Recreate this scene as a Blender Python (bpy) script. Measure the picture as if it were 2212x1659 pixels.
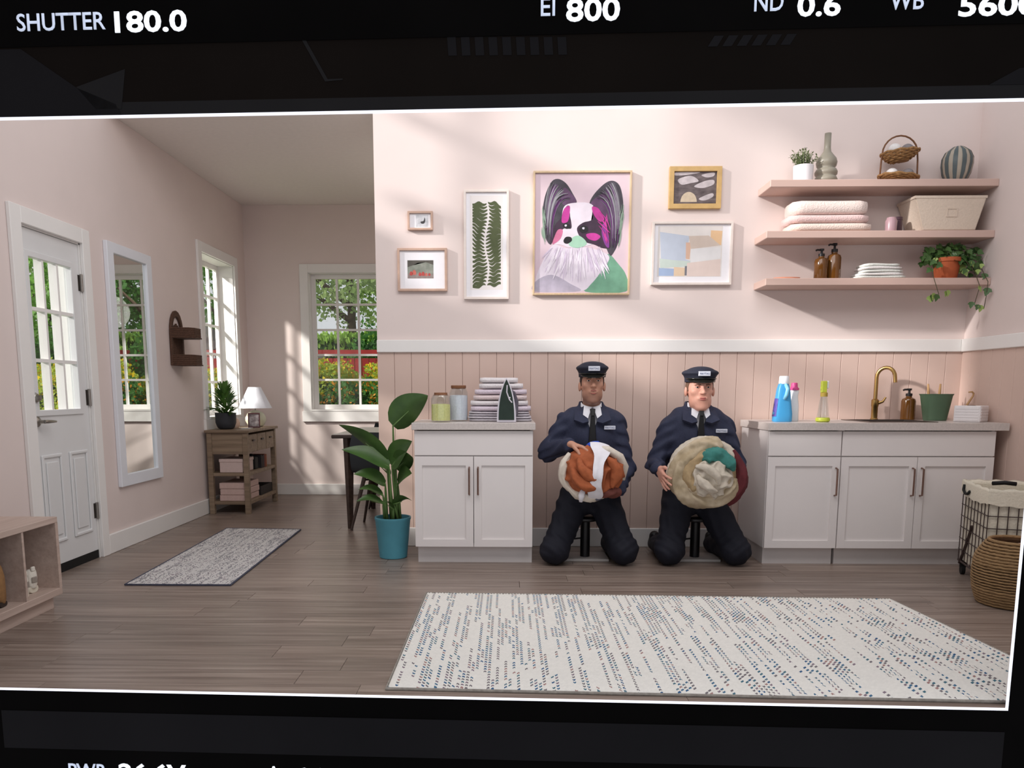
import bpy, bmesh, math, random
import numpy as np
from mathutils import Matrix, Vector, Euler
for _o in list(bpy.data.objects): bpy.data.objects.remove(_o)
scn = bpy.context.scene
COL = scn.collection
R = math.radians

# ------------------------------------------------------------------ camera
cam_d = bpy.data.cameras.new('camera'); cam = bpy.data.objects.new('camera', cam_d); COL.objects.link(cam)
cam.location = (0.0, -5.629, 1.118)
cam.rotation_euler = (math.pi/2 - 0.1385, 0.0, 0.02045)
cam_d.sensor_fit = 'HORIZONTAL'; cam_d.sensor_width = 36.0
cam_d.lens = 36.0*1705.6/2212.0
cam_d.shift_x = 0.01945; cam_d.shift_y = 0.1135
cam_d.clip_start = 0.05; cam_d.clip_end = 200
scn.camera = cam

# ------------------------------------------------------------------ sky, sun, exposure
wd = bpy.data.worlds.new('sky'); scn.world = wd; wd.use_nodes = True
bg = wd.node_tree.nodes['Background']
bg.inputs['Color'].default_value = (0.93, 0.95, 1.0, 1); bg.inputs['Strength'].default_value = 0.74
def lamp(name, kind, loc, energy, color=(1,1,1), direction=None, **kw):
    d = bpy.data.lights.new(name, kind); o = bpy.data.objects.new(name, d); COL.objects.link(o)
    o.location = loc; d.energy = energy; d.color = color
    for k, v in kw.items(): setattr(d, k, v)
    if direction is not None: o.rotation_euler = Vector(direction).to_track_quat('-Z', 'Y').to_euler()
    return o
SUN_DIR = (2.6, 1.0, -1.1)
lamp('sun', 'SUN', (-6, -3, 5), 4.2, (1.0, 0.95, 0.92), SUN_DIR, angle=R(2.8))
lamp('window_light', 'SPOT', (-4.79, 0.5, 3.75), 1350, (1.0, 0.95, 0.9), (2.04, 1.5, -2.1), spot_size=R(32), spot_blend=0.2, shadow_soft_size=0.10)
lamp('overhead_fill_light', 'AREA', (0.3, -2.55, 3.7), 58, (1.0, 0.95, 0.93), (0.0, 1.5, -1.5), shape='RECTANGLE', size=3.4, size_y=1.4)  # unseen soft fill, added to brighten the fronts of the set
lamp('alcove_fill_light', 'POINT', (-0.45, 1.25, 2.1), 8, (1.0, 0.94, 0.88), shadow_soft_size=0.2)  # no pendant hangs here: unseen fill added to brighten the alcove
vs = scn.view_settings
vs.view_transform = 'Standard'; vs.look = 'None'; vs.gamma = 1.0; vs.exposure = 0.0; vs.use_curve_mapping = False

# ------------------------------------------------------------------ helpers
def lin(c):
    return tuple(((v/255.0)/12.92 if v/255.0 <= 0.04045 else ((v/255.0+0.055)/1.055)**2.4) for v in c)
MATS = {}
def pm(name, rgb, rough=0.55, var=0.06, scale=9.0, bump=0.0, metal=0.0, stretch=(1,1,1), rgb2=None, trans=0.0, ior=1.45, spec=0.5, detail=4.0, rand=0.0, emit=0.0, sheen=0.0, bdist=0.01, two=None):
    """node-based material: base colour broken up by noise, optional relief"""
    if name in MATS: return MATS[name]
    m = bpy.data.materials.new(name); m.use_nodes = True; nt = m.node_tree; N = nt.nodes; L = nt.links
    b = N['Principled BSDF']
    tc = N.new('ShaderNodeTexCoord'); mp = N.new('ShaderNodeMapping'); mp.inputs['Scale'].default_value = stretch
    L.new(tc.outputs['Object'], mp.inputs['Vector'])
    nz = N.new('ShaderNodeTexNoise'); nz.inputs['Scale'].default_value = scale; nz.inputs['Detail'].default_value = detail
    L.new(mp.outputs[0], nz.inputs['Vector'])
    a = lin(rgb); c2 = lin(rgb2) if rgb2 else None
    rp = N.new('ShaderNodeValToRGB'); rp.color_ramp.elements[0].position = 0.3; rp.color_ramp.elements[1].position = 0.7
    lo = tuple(v*(1-var) for v in a); hi = tuple(min(1, v*(1+var)) for v in a)
    if c2: lo, hi = a, c2
    rp.color_ramp.elements[0].color = (*lo, 1); rp.color_ramp.elements[1].color = (*hi, 1)
    L.new(nz.outputs['Fac'], rp.inputs[0]); col = rp.outputs[0]
    if rand:
        oi = N.new('ShaderNodeObjectInfo'); hs = N.new('ShaderNodeHueSaturation')
        mr = N.new('ShaderNodeMapRange'); mr.inputs['To Min'].default_value = 1-rand; mr.inputs['To Max'].default_value = 1+rand
        L.new(oi.outputs['Random'], mr.inputs['Value']); L.new(mr.outputs[0], hs.inputs['Value']); L.new(col, hs.inputs['Color']); col = hs.outputs[0]
    L.new(col, b.inputs['Base Color'])
    b.inputs['Roughness'].default_value = rough; b.inputs['Metallic'].default_value = metal
    b.inputs['IOR'].default_value = ior; b.inputs['Transmission Weight'].default_value = trans
    b.inputs['Specular IOR Level'].default_value = spec
    if sheen: b.inputs['Sheen Weight'].default_value = sheen
    if emit:
        b.inputs['Emission Color'].default_value = (*a, 1); b.inputs['Emission Strength'].default_value = emit
    if bump:
        bp = N.new('ShaderNodeBump'); bp.inputs['Strength'].default_value = bump; bp.inputs['Distance'].default_value = bdist
        L.new(nz.outputs['Fac'], bp.inputs['Height']); L.new(bp.outputs[0], b.inputs['Normal'])
    MATS[name] = m; return m

def glass_mat(name, tint=(1, 1, 1), gloss=0.06):
    """thin clear pane: lets light straight through, with a faint fresnel reflection"""
    m = bpy.data.materials.new(name); m.use_nodes = True; nt = m.node_tree; N = nt.nodes; L = nt.links
    N.remove(N['Principled BSDF']); tr = N.new('ShaderNodeBsdfTransparent'); tr.inputs['Color'].default_value = (*tint, 1); gl = N.new('ShaderNodeBsdfGlossy'); gl.inputs['Roughness'].default_value = 0.02
    mx = N.new('ShaderNodeMixShader'); mx.inputs[0].default_value = gloss; L.new(tr.outputs[0], mx.inputs[1]); L.new(gl.outputs[0], mx.inputs[2])
    L.new(mx.outputs[0], N['Material Output'].inputs['Surface']); MATS[name] = m; return m
class MB:
    """collects shapes into one mesh"""
    def __init__(s): s.v = []; s.f = []
    def add(s, vs, fs):
        o = len(s.v); s.v += [tuple(p) for p in vs]; s.f += [tuple(i+o for i in f) for f in fs]; return s
    def box(s, a, b, M=None):
        x0,y0,z0 = a; x1,y1,z1 = b
        vs = [(x0,y0,z0),(x1,y0,z0),(x1,y1,z0),(x0,y1,z0),(x0,y0,z1),(x1,y0,z1),(x1,y1,z1),(x0,y1,z1)]
        if M is not None: vs = [tuple(M @ Vector(p)) for p in vs]
        return s.add(vs, [(0,3,2,1),(4,5,6,7),(0,1,5,4),(1,2,6,5),(2,3,7,6),(3,0,4,7)])
    def hexa(s, bot, top):
        return s.add(list(bot)+list(top), [(0,3,2,1),(4,5,6,7),(0,1,5,4),(1,2,6,5),(2,3,7,6),(3,0,4,7)])
    def tube(s, path, rad, n=8, cap=True, closed=False, sq=1.0):
        P = [Vector(p) for p in path]; m = len(P)
        rr = [rad]*m if isinstance(rad, (int, float)) else list(rad)
        vs = []; up = None
        for i in range(m):
            if closed: t = P[(i+1) % m]-P[i-1]
            else: t = P[min(i+1, m-1)]-P[max(i-1, 0)]
            t.normalize()
            if up is None:
                up = Vector((0,0,1)) if abs(t.z) < 0.9 else Vector((0,1,0))
            a = t.cross(up)
            if a.length < 1e-6: a = t.cross(Vector((1,0,0)))
            a.normalize(); b = a.cross(t); b.normalize(); up = b
            for k in range(n):
                an = 2*math.pi*k/n
                vs.append(P[i] + a*math.cos(an)*rr[i] + b*math.sin(an)*rr[i]*sq)
        fs = []
        for i in range(m if closed else m-1):
            j = (i+1) % m
            for k in range(n):
                fs.append((i*n+k, j*n+k, j*n+(k+1) % n, i*n+(k+1) % n))
        if cap and not closed:
            fs.append(tuple(range(n))); fs.append(tuple(reversed(range((m-1)*n, m*n))))
        return s.add(vs, fs)
    def lathe(s, prof, n=24, c=(0,0,0), sx=1.0, sy=1.0, cap=True, ang=0.0):
        vs = []; fs = []
        for r, z in prof:
            for k in range(n):
                a = 2*math.pi*k/n+ang; vs.append((c[0]+r*sx*math.cos(a), c[1]+r*sy*math.sin(a), c[2]+z))
        m = len(prof)
        for i in range(m-1):
            for k in range(n):
                fs.append((i*n+k, i*n+(k+1) % n, (i+1)*n+(k+1) % n, (i+1)*n+k))
        if cap:
            fs.append(tuple(reversed(range(n)))); fs.append(tuple(range((m-1)*n, m*n)))
        return s.add(vs, fs)
    def ell(s, c, r, nu=14, nv=9, M=None):
        vs = []; fs = []
        vs.append((c[0], c[1], c[2]-r[2]))
        for j in range(1, nv):
            ph = -math.pi/2+math.pi*j/nv
            for i in range(nu):
                a = 2*math.pi*i/nu
                vs.append((c[0]+r[0]*math.cos(ph)*math.cos(a), c[1]+r[1]*math.cos(ph)*math.sin(a), c[2]+r[2]*math.sin(ph)))
        vs.append((c[0], c[1], c[2]+r[2]))
        for i in range(nu): fs.append((0, 1+(i+1) % nu, 1+i))
        for j in range(nv-2):
            for i in range(nu):
                a = 1+j*nu+i; b = 1+j*nu+(i+1) % nu; fs.append((a, b, b+nu, a+nu))
        t = len(vs)-1; o = 1+(nv-2)*nu
        for i in range(nu): fs.append((o+i, o+(i+1) % nu, t))
        if M is not None: vs = [tuple(M @ Vector(p)) for p in vs]
        return s.add(vs, fs)
    def prism(s, poly, f0, f1):
        """poly: 2D points; f0/f1 map (a,b) to 3D for the two faces"""
        n = len(poly); vs = [f0(*p) for p in poly]+[f1(*p) for p in poly]
        fs = [tuple(range(n)), tuple(reversed(range(n, 2*n)))]+[(i, n+i, n+(i+1) % n, (i+1) % n) for i in range(n)]
        return s.add(vs, fs)
    def ring(s, outer, inner, f0, f1):
        """frame between two polygons of the same count"""
        n = len(outer)
        vs = [f0(*p) for p in outer]+[f0(*p) for p in inner]+[f1(*p) for p in outer]+[f1(*p) for p in inner]; fs = []
        for i in range(n):
            j = (i+1) % n
            fs += [(i, j, n+j, n+i), (2*n+i, 3*n+i, 3*n+j, 2*n+j), (i, 2*n+i, 2*n+j, j), (n+i, n+j, 3*n+j, 3*n+i)]
        return s.add(vs, fs)
    def loft(s, rings, cap=True):
        n = len(rings[0]); vs = [p for r in rings for p in r]; fs = []
        for i in range(len(rings)-1):
            for k in range(n): fs.append((i*n+k, i*n+(k+1) % n, (i+1)*n+(k+1) % n, (i+1)*n+k))
        if cap: fs.append(tuple(reversed(range(n)))); fs.append(tuple(range((len(rings)-1)*n, len(rings)*n)))
        return s.add(vs, fs)
    def grid(s, P, thick=None):
        m, n = len(P), len(P[0]); return s.add([p for r in P for p in r], [(i*n+j, i*n+j+1, (i+1)*n+j+1, (i+1)*n+j) for i in range(m-1) for j in range(n-1)])
    def mesh(s, name, bevel=0.0, smooth=False, seg=1, M=None, fix=True):
        me = bpy.data.meshes.new(name)
        vs = s.v if M is None else [tuple(M @ Vector(p)) for p in s.v]
        me.from_pydata(vs, [], s.f)
        if bevel or fix:
            bm = bmesh.new(); bm.from_mesh(me)
            if bevel:
                ed = [e for e in bm.edges if len(e.link_faces) == 2 and e.calc_face_angle(0) > 0.5]
                bmesh.ops.bevel(bm, geom=ed, offset=bevel, segments=seg, affect='EDGES', clamp_overlap=True)
            bmesh.ops.recalc_face_normals(bm, faces=bm.faces)
            bm.to_mesh(me); bm.free()
        if smooth:
            me.polygons.foreach_set('use_smooth', [True]*len(me.polygons))
            if smooth == 'auto':
                try: me.set_sharp_from_angle(angle=R(38))
                except Exception: pass
        me.update(); return me

WM = {}
def tag(o, label=None, cat=None, group=None, kind=None):
    if label: o['label'] = label
    if cat: o['category'] = cat
    if group: o['group'] = group
    if kind: o['kind'] = kind
    return o
def thing(name, label, cat, loc=(0,0,0), rotz=0.0, group=None):
    o = bpy.data.objects.new(name, None); COL.objects.link(o); o.empty_display_size = 0.05
    o.location = loc; o.rotation_euler = (0, 0, rotz)
    WM[o] = Matrix.Translation(Vector(loc)) @ Matrix.Rotation(rotz, 4, 'Z')
    return tag(o, label, cat, group)
def part(name, mb, mat, parent, bevel=0.0, smooth=False, seg=1, world=True, label=None, kind=None, fix=True):
    M = None
    if world and parent is not None: M = WM[parent].inverted()
    me = mb.mesh(name, bevel, smooth, seg, M, fix) if isinstance(mb, MB) else mb
    me.materials.clear(); me.materials.append(mat)
    o = bpy.data.objects.new(name, me); COL.objects.link(o); o.parent = parent
    WM[o] = WM[parent] if parent is not None else Matrix.Identity(4)
    if label: o['label'] = label
    if kind: o['kind'] = kind
    return o
def solo(name, mb, mat, label=None, cat=None, group=None, kind=None, bevel=0.0, smooth=False, seg=1, fix=True):
    """a top-level thing that is one mesh; origin at its base"""
    xs = [p[0] for p in mb.v]; ys = [p[1] for p in mb.v]; zs = [p[2] for p in mb.v]
    c = Vector(((min(xs)+max(xs))/2, (min(ys)+max(ys))/2, min(zs)))
    me = mb.mesh(name, bevel, smooth, seg, Matrix.Translation(-c), fix)
    me.materials.append(mat); o = bpy.data.objects.new(name, me); COL.objects.link(o); o.location = c
    WM[o] = Matrix.Translation(c)
    return tag(o, label, cat, group, kind)
def struct(name, mb, mat, bevel=0.0, smooth=False):
    return solo(name, mb, mat, kind='structure', bevel=bevel, smooth=smooth)
def B(a, b): return MB().box(a, b)
def copy_tree(o, parent=None):
    c = o.copy(); COL.objects.link(c); c.parent = parent
    for ch in list(o.children): copy_tree(ch, c)
    return c
def text_mesh(body, size, thick=0.0, ext=0.002):
    cu = bpy.data.curves.new('lettering', 'FONT'); cu.body = body; cu.size = size; cu.offset = thick; cu.extrude = ext
    cu.resolution_u = 3
    o = bpy.data.objects.new('lettering_tmp', cu); COL.objects.link(o)
    dg = bpy.context.evaluated_depsgraph_get(); me = bpy.data.meshes.new_from_object(o.evaluated_get(dg))
    bpy.data.objects.remove(o); me.name = 'lettering'; return me
def fit_text(body, w, h, thick=0.0, ext=0.002):
    """lettering mesh scaled to width w and cap height h, origin at its lower left"""
    me = text_mesh(body, 1.0, thick, 0.0)
    co = np.empty(len(me.vertices)*3); me.vertices.foreach_get('co', co); co = co.reshape(-1, 3)
    mn = co.min(0); mx = co.max(0); co[:, 0] = (co[:, 0]-mn[0])/(mx[0]-mn[0])*w; co[:, 1] = (co[:, 1]-mn[1])/(mx[1]-mn[1])*h
    co[:, 2] = 0
    me.vertices.foreach_set('co', co.ravel()); me.update()
    if ext:
        bm = bmesh.new(); bm.from_mesh(me)
        r = bmesh.ops.extrude_face_region(bm, geom=bm.faces[:])
        for e in r['geom']:
            if isinstance(e, bmesh.types.BMVert): e.co.z += ext
        bmesh.ops.recalc_face_normals(bm, faces=bm.faces); bm.to_mesh(me); bm.free()
    return me

# ------------------------------------------------------------------ materials of the room
M_WALL = pm('pink_wall_paint', (225,210,205), 0.7, 0.02, 3.0, 0.04)
M_BEAD = pm('pink_beadboard_paint', (213,187,175), 0.6, 0.02, 4.0, 0.03)
M_TRIM = pm('white_trim_paint', (236,233,230), 0.45, 0.015, 4.0)
M_CEIL = pm('ceiling_paint', (232,224,218), 0.8, 0.02, 30.0, 0.05)
M_DOOR = pm('white_door_paint', (222,222,222), 0.42, 0.015, 5.0)
M_GLASS = glass_mat('window_glass', (0.97, 0.98, 0.97), 0.05)
M_MIRROR = pm('mirror_silver', (235,238,236), 0.01, 0.0, 3.0, metal=1.0)
M_STEEL = pm('brushed_steel', (176,172,166), 0.3, 0.08, 60.0, metal=1.0)
M_HINGE = pm('dull_hinge_metal', (150,144,138), 0.4, 0.08, 60.0, metal=1.0)
M_BLACK = pm('black_sweep_rubber', (12,12,13), 0.7, 0.2, 40)

XL, XR, YB, YA, XC, HT = -2.752, 3.151, 0.0, 2.797, -0.922, 3.007
YF = -2.74                                                    # front end of the set floor
XA = 0.60                                                     # right end of the alcove
# ------------------------------------------------------------------ floor with its planks
fl = MB().box((XL-0.25, YF, -0.06), (XR+0.2, 0.0, -0.013)); fl.box((XL-0.25, 0.0, -0.06), (XA+0.2, YA+0.2, -0.013))
floor = struct('floor', fl, pm('floor_underlay', (60,50,44), 0.8))
def wood_mat(name, c1, c2, c3, rough, sx=1.0, rand=0.18, axis='X', grain=26.0):
    m = bpy.data.materials.new(name); m.use_nodes = True; nt = m.node_tree; N = nt.nodes; L = nt.links; b = N['Principled BSDF']
    tc = N.new('ShaderNodeTexCoord'); oi = N.new('ShaderNodeObjectInfo'); va = N.new('ShaderNodeVectorMath'); va.operation = 'ADD'
    sc = N.new('ShaderNodeVectorMath'); sc.operation = 'SCALE'; sc.inputs['Scale'].default_value = 17.0
    cb = N.new('ShaderNodeCombineXYZ'); L.new(oi.outputs['Random'], cb.inputs[0]); L.new(oi.outputs['Random'], cb.inputs[1])
    L.new(cb.outputs[0], sc.inputs[0]); L.new(tc.outputs['Object'], va.inputs[0]); L.new(sc.outputs[0], va.inputs[1])
    mp = N.new('ShaderNodeMapping')
    s = {'X': (1.2*sx, grain, grain), 'Y': (grain, 1.2*sx, grain), 'Z': (grain, grain, 1.2*sx)}[axis]
    mp.inputs['Scale'].default_value = s; L.new(va.outputs[0], mp.inputs['Vector'])
    nz = N.new('ShaderNodeTexNoise'); nz.inputs['Scale'].default_value = 1.3; nz.inputs['Detail'].default_value = 7; nz.inputs['Roughness'].default_value = 0.62
    L.new(mp.outputs[0], nz.inputs['Vector'])
    rp = N.new('ShaderNodeValToRGB'); e = rp.color_ramp.elements; e[0].position = 0.3; e[1].position = 0.72
    e[0].color = (*lin(c1), 1); e[1].color = (*lin(c3), 1); k = e.new(0.5); k.color = (*lin(c2), 1)
    L.new(nz.outputs['Fac'], rp.inputs[0])
    hs = N.new('ShaderNodeHueSaturation'); mr = N.new('ShaderNodeMapRange'); mr.inputs['To Min'].default_value = 1-rand; mr.inputs['To Max'].default_value = 1+rand
    L.new(oi.outputs['Random'], mr.inputs['Value']); L.new(mr.outputs[0], hs.inputs['Value']); L.new(rp.outputs[0], hs.inputs['Color'])
    L.new(hs.outputs[0], b.inputs['Base Color']); b.inputs['Roughness'].default_value = rough
    bp = N.new('ShaderNodeBump'); bp.inputs['Strength'].default_value = 0.12; bp.inputs['Distance'].default_value = 0.004
    L.new(nz.outputs['Fac'], bp.inputs['Height']); L.new(bp.outputs[0], b.inputs['Normal'])
    MATS[name] = m; return m
M_FLOOR = wood_mat('grey_brown_floor_planks', (104,88,79), (134,118,108), (164,148,137), 0.34, 0.8, 0.13)
rnd = random.Random(4)
FRONT = lambda x: -2.8705-0.03256*x+0.004                      # the front edge of the floor, along the display surround
xx = XL-0.25
while xx < XR+0.1:
    x1_ = min(xx+1.22, XR+0.1)
    part('plank', MB().hexa([(xx+0.0008, FRONT(xx), -0.013), (x1_-0.0008, FRONT(x1_), -0.013), (x1_-0.0008, YF-0.0008, -0.013), (xx+0.0008, YF-0.0008, -0.013)],
         [(xx+0.0008, FRONT(xx), 0.0), (x1_-0.0008, FRONT(x1_), 0.0), (x1_-0.0008, YF-0.0008, 0.0), (xx+0.0008, YF-0.0008, 0.0)]), M_FLOOR, floor)
    xx = x1_
row = 0; y = YF
while y < YA:
    y1 = min(y+0.152, YA+0.2 if y+0.16 > YA else y+0.152)
    x0 = XL-0.25; x1 = (XR+0.1) if y < 0.0 else XA+0.1
    x = x0 - rnd.uniform(0.0, 1.1)
    while x < x1:
        a = max(x, x0); b_ = min(x+1.22, x1)
        if b_-a > 0.05:
            part('plank', B((a+0.0008, y+0.0008, -0.013), (b_-0.0008, y1-0.0008, 0.0)), M_FLOOR, floor, bevel=0.001)
        x += 1.22
    y = y1 if y1 > y+0.151 else y+0.152
    row += 1

# ------------------------------------------------------------------ walls
def wall_with_holes(x0, x1, holes, h, mk):
    """boxes that fill a wall (a axis, z axis) around rectangular holes (a0,a1,z0,z1)"""
    cuts = sorted({x0, x1, *[v for hh in holes for v in hh[:2]]})
    for a, b in zip(cuts[:-1], cuts[1:]):
        hs = sorted([hh for hh in holes if hh[0] <= a+1e-6 and hh[1] >= b-1e-6], key=lambda q: q[2])
        z = 0.0
        for hh in hs:
            if hh[2] > z+1e-6: mk(a, b, z, hh[2])
            z = hh[3]
        if z < h-1e-6: mk(a, b, z, h)
T = 0.20
DY0, DY1, DZ = -1.095, -0.445, 2.052
WY0, WY1, WZ0, WZ1 = 1.573, 2.431, 0.86, 2.345
wl = MB()
mkL = lambda a, b, z0, z1: wl.box((XL-T, a, z0), (XL, b, z1))
wall_with_holes(-0.80, YA+T, [(-0.80, DY1, 0.0, DZ), (WY0, WY1, WZ0, WZ1)], HT, mkL)
wall_with_holes(-5.4, -0.80, [(DY0, -0.80, 0.0, DZ)], 2.72, mkL)  # front length runs on unseen, added to keep sun off the rug
wall_left = struct('wall_left', wl, M_WALL)
# back wall of the main room, panelled below the rail
wb = B((XC, 0.0, 0.0), (XR+T, 0.14, 3.02))
wall_back = struct('wall_back', wb, M_WALL)
# right wall
wall_right = struct('wall_right', B((XR, YF, 0.0), (XR+T, 0.0, 3.02)), M_WALL)
# alcove walls
AX0, AX1, AZ0, AZ1 = -2.092, -0.86, 0.90, 2.33
wa = MB()
wall_with_holes(XL, XA, [(AX0, AX1, AZ0, AZ1)], HT, lambda a, b, z0, z1: wa.box((a, YA, z0), (b, YA+T, z1)))
wall_alcove = struct('wall_alcove_back', wa, M_WALL)
wall_alcove_r = struct('wall_alcove_right', B((XA, 0.14, 0.0), (XA+0.1, YA+T, HT)), M_WALL)
ceiling = struct('ceiling', B((XL-T, -0.02, HT+0.001), (XA+0.1, YA+T, HT+0.08)), M_CEIL)
# unseen bar lattice added over the left wall to throw soft bars of shade
cl = MB()
for yy in (-2.40, -1.62, -1.00): cl.box((XL-0.12, yy-0.036, 2.721), (XL-0.03, yy+0.036, 4.85))
for zz in (3.28, 3.86, 4.80): cl.box((XL-0.119, -2.44, zz-0.038), (XL-0.031, -0.80, zz+0.038))
struct('shadow_lattice', cl, M_TRIM)
struct('sun_flag', MB().box((XL-T, -5.4, 2.721), (XL, -2.45, 5.7)).box((XL-T, -2.449, 4.86), (XL, -0.75, 5.7)), M_WALL)  # unseen solid flags, added to cut the sun on the right side

# beadboard planks, chair rail, baseboards
RAILB, RAILT = 1.380, 1.466
n = 34; w = (XR-XC)/n
for i in range(n):
    part('plank', B((XC+i*w+0.0010, -0.012, 0.13), (XC+(i+1)*w-0.0010, 0.0, RAILB+0.01)), M_BEAD, wall_back, bevel=0.0018)
n2 = 23; w2 = (0.0-YF)/n2
for i in range(n2):
    part('plank', B((XR-0.012, YF+i*w2+0.0010, 0.13), (XR, YF+(i+1)*w2-0.0010-(0.012 if i == n2-1 else 0), RAILB+0.01)), M_BEAD, wall_right, bevel=0.0018)
trim_1 = struct('trim_1', B((XC, -0.030, RAILB), (XR-0.030, -0.0005, RAILT)), M_TRIM, bevel=0.004)
trim_2 = struct('trim_2', B((XR-0.030, YF, RAILB), (XR-0.0005, -0.0005, RAILT)), M_TRIM, bevel=0.004)
struct('baseboard_back', B((XC, -0.026, 0.0), (XR-0.027, -0.0005, 0.135)), M_TRIM, bevel=0.004)
struct('baseboard_right', B((XR-0.026, YF, 0.0), (XR-0.0005, -0.0005, 0.135)), M_TRIM, bevel=0.004)
struct('baseboard_left', B((XL+0.0005, -0.358, 0.0), (XL+0.022, YA-0.023, 0.135)), M_TRIM, bevel=0.004)
struct('baseboard_left_front', B((XL+0.0005, YF, 0.0), (XL+0.022, -1.195, 0.135)), M_TRIM, bevel=0.004)
struct('baseboard_alcove', B((XL+0.0005, YA-0.022, 0.0), (XA, YA-0.0005, 0.118)), M_TRIM, bevel=0.004)

# ------------------------------------------------------------------ entrance door
tr = MB(); f0 = lambda a, b: (XL+0.022, a, b); f1 = lambda a, b: (XL+0.0005, a, b)
tr.box((XL+0.0005, -1.192, 0.0), (XL+0.024, DY0+0.004, DZ+0.09)); tr.box((XL+0.0005, DY1-0.004, 0.0), (XL+0.024, -0.36, DZ+0.09))
tr.box((XL+0.0005, DY0+0.004, DZ-0.004), (XL+0.024, DY1-0.004, DZ+0.09))
trim_3 = struct('trim_3', tr, M_TRIM, bevel=0.003)
jb = MB()
jb.box((XL-T-0.01, DY0, 0.0), (XL, DY0+0.012, DZ)); jb.box((XL-T-0.01, DY1-0.012, 0.0), (XL, DY1, DZ)); jb.box((XL-T-0.01, DY0, DZ-0.012), (XL, DY1, DZ))
struct('trim_4', jb, M_TRIM)
door = thing('door_1', None, None, (XL-0.05, (DY0+DY1)/2, 0.0)); door['kind'] = 'structure'
dx0, dx1 = XL-0.052, XL-0.010
a0, a1 = DY0+0.014, DY1-0.014
ga0, ga1, gz0, gz1 = -1.018, -0.560, 0.995, 1.885
db = MB()
wall_with_holes(a0, a1, [(ga0, ga1, gz0, gz1)], DZ-0.015, lambda a, b, z0, z1: db.box((dx0, a, max(z0, 0.055)), (dx1, b, z1)))
part('door_slab', db, M_DOOR, door)
# raised bead round the glass, muntins, panes
gb = MB().ring([(ga0-0.03, gz0-0.03), (ga1+0.03, gz0-0.03), (ga1+0.03, gz1+0.03), (ga0-0.03, gz1+0.03)], [(ga0+0.006, gz0+0.006), (ga1-0.006, gz0+0.006), (ga1-0.006, gz1-0.006), (ga0+0.006, gz1-0.006)],
               lambda a, b: (dx1+0.010, a, b), lambda a, b: (dx1-0.03, a, b))
part('glazing_bead', gb, M_DOOR, door, bevel=0.003)
for i in (1, 2):
    yy = ga0+(ga1-ga0)*i/3; part('muntin', B((dx0-0.004, yy-0.010, gz0), (dx1+0.004, yy+0.010, gz1)), M_TRIM, door)
for i in (1, 2):
    zz = gz0+(gz1-gz0)*i/3; part('muntin', B((dx0+0.004, ga0, zz-0.010), (dx1+0.003, ga1, zz+0.010)), M_TRIM, door)
for i in range(3):
    for j in range(3):
        pa = ga0+(ga1-ga0)*i/3; pz = gz0+(gz1-gz0)*j/3
        part('pane', B((dx1-0.024, pa+0.009, pz+0.009), (dx1-0.020, pa+(ga1-ga0)/3-0.009, pz+(gz1-gz0)/3-0.009)), M_GLASS, door)
for (p0, p1) in ((-1.030, -0.815), (-0.730, -0.515)):
    pb = MB()
    fo = lambda a, b: (dx1+0.012, a, b); fi = lambda a, b: (dx1-0.002, a, b)
    pb.ring([(p0, 0.19), (p1, 0.19), (p1, 0.735), (p0, 0.735)], [(p0+0.022, 0.212), (p1-0.022, 0.212), (p1-0.022, 0.713), (p0+0.022, 0.713)], fo, fi)
    pb.box((dx1-0.002, p0+0.045, 0.235), (dx1+0.009, p1-0.045, 0.690))
    part('door_panel', pb, M_DOOR, door, bevel=0.007)
part('sweep', B((dx0-0.004, a0, 0.001), (dx1+0.004, a1, 0.054)), M_BLACK, door)
for zz in (1.80, 1.07, 0.32):
    part('hinge', MB().tube([(XL+0.004, DY1-0.014, zz-0.055), (XL+0.004, DY1-0.014, zz+0.055)], 0.009, 10).box((XL-0.011, DY1-0.034, zz-0.05), (XL-0.008, DY1-0.012, zz+0.05)), M_HINGE, door)
lv = MB().lathe([(0.031, 0.0), (0.031, 0.008), (0.026, 0.014), (0.012, 0.018), (0.011, 0.05)], 20)
lv.v = [(dx1+z, -1.042+x, 0.935+yy) for (x, yy, z) in lv.v]
lv.tube([(dx1+0.05, -1.045, 0.935), (dx1+0.055, -1.02, 0.935), (dx1+0.052, -0.97, 0.934), (dx1+0.05, -0.925, 0.932)], [0.012, 0.012, 0.010, 0.006], 10)
part('lever_handle', lv, M_STEEL, door, smooth='auto')
dbolt = MB().lathe([(0.031, 0.0), (0.031, 0.010), (0.024, 0.020), (0.010, 0.022)], 20); dbolt.v = [(dx1+z, -1.046+x, 1.073+yy) for (x, yy, z) in dbolt.v]
dbolt.box((dx1+0.02, -1.052, 1.058), (dx1+0.042, -1.040, 1.088))
part('deadbolt', dbolt, M_STEEL, door, smooth='auto')

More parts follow.
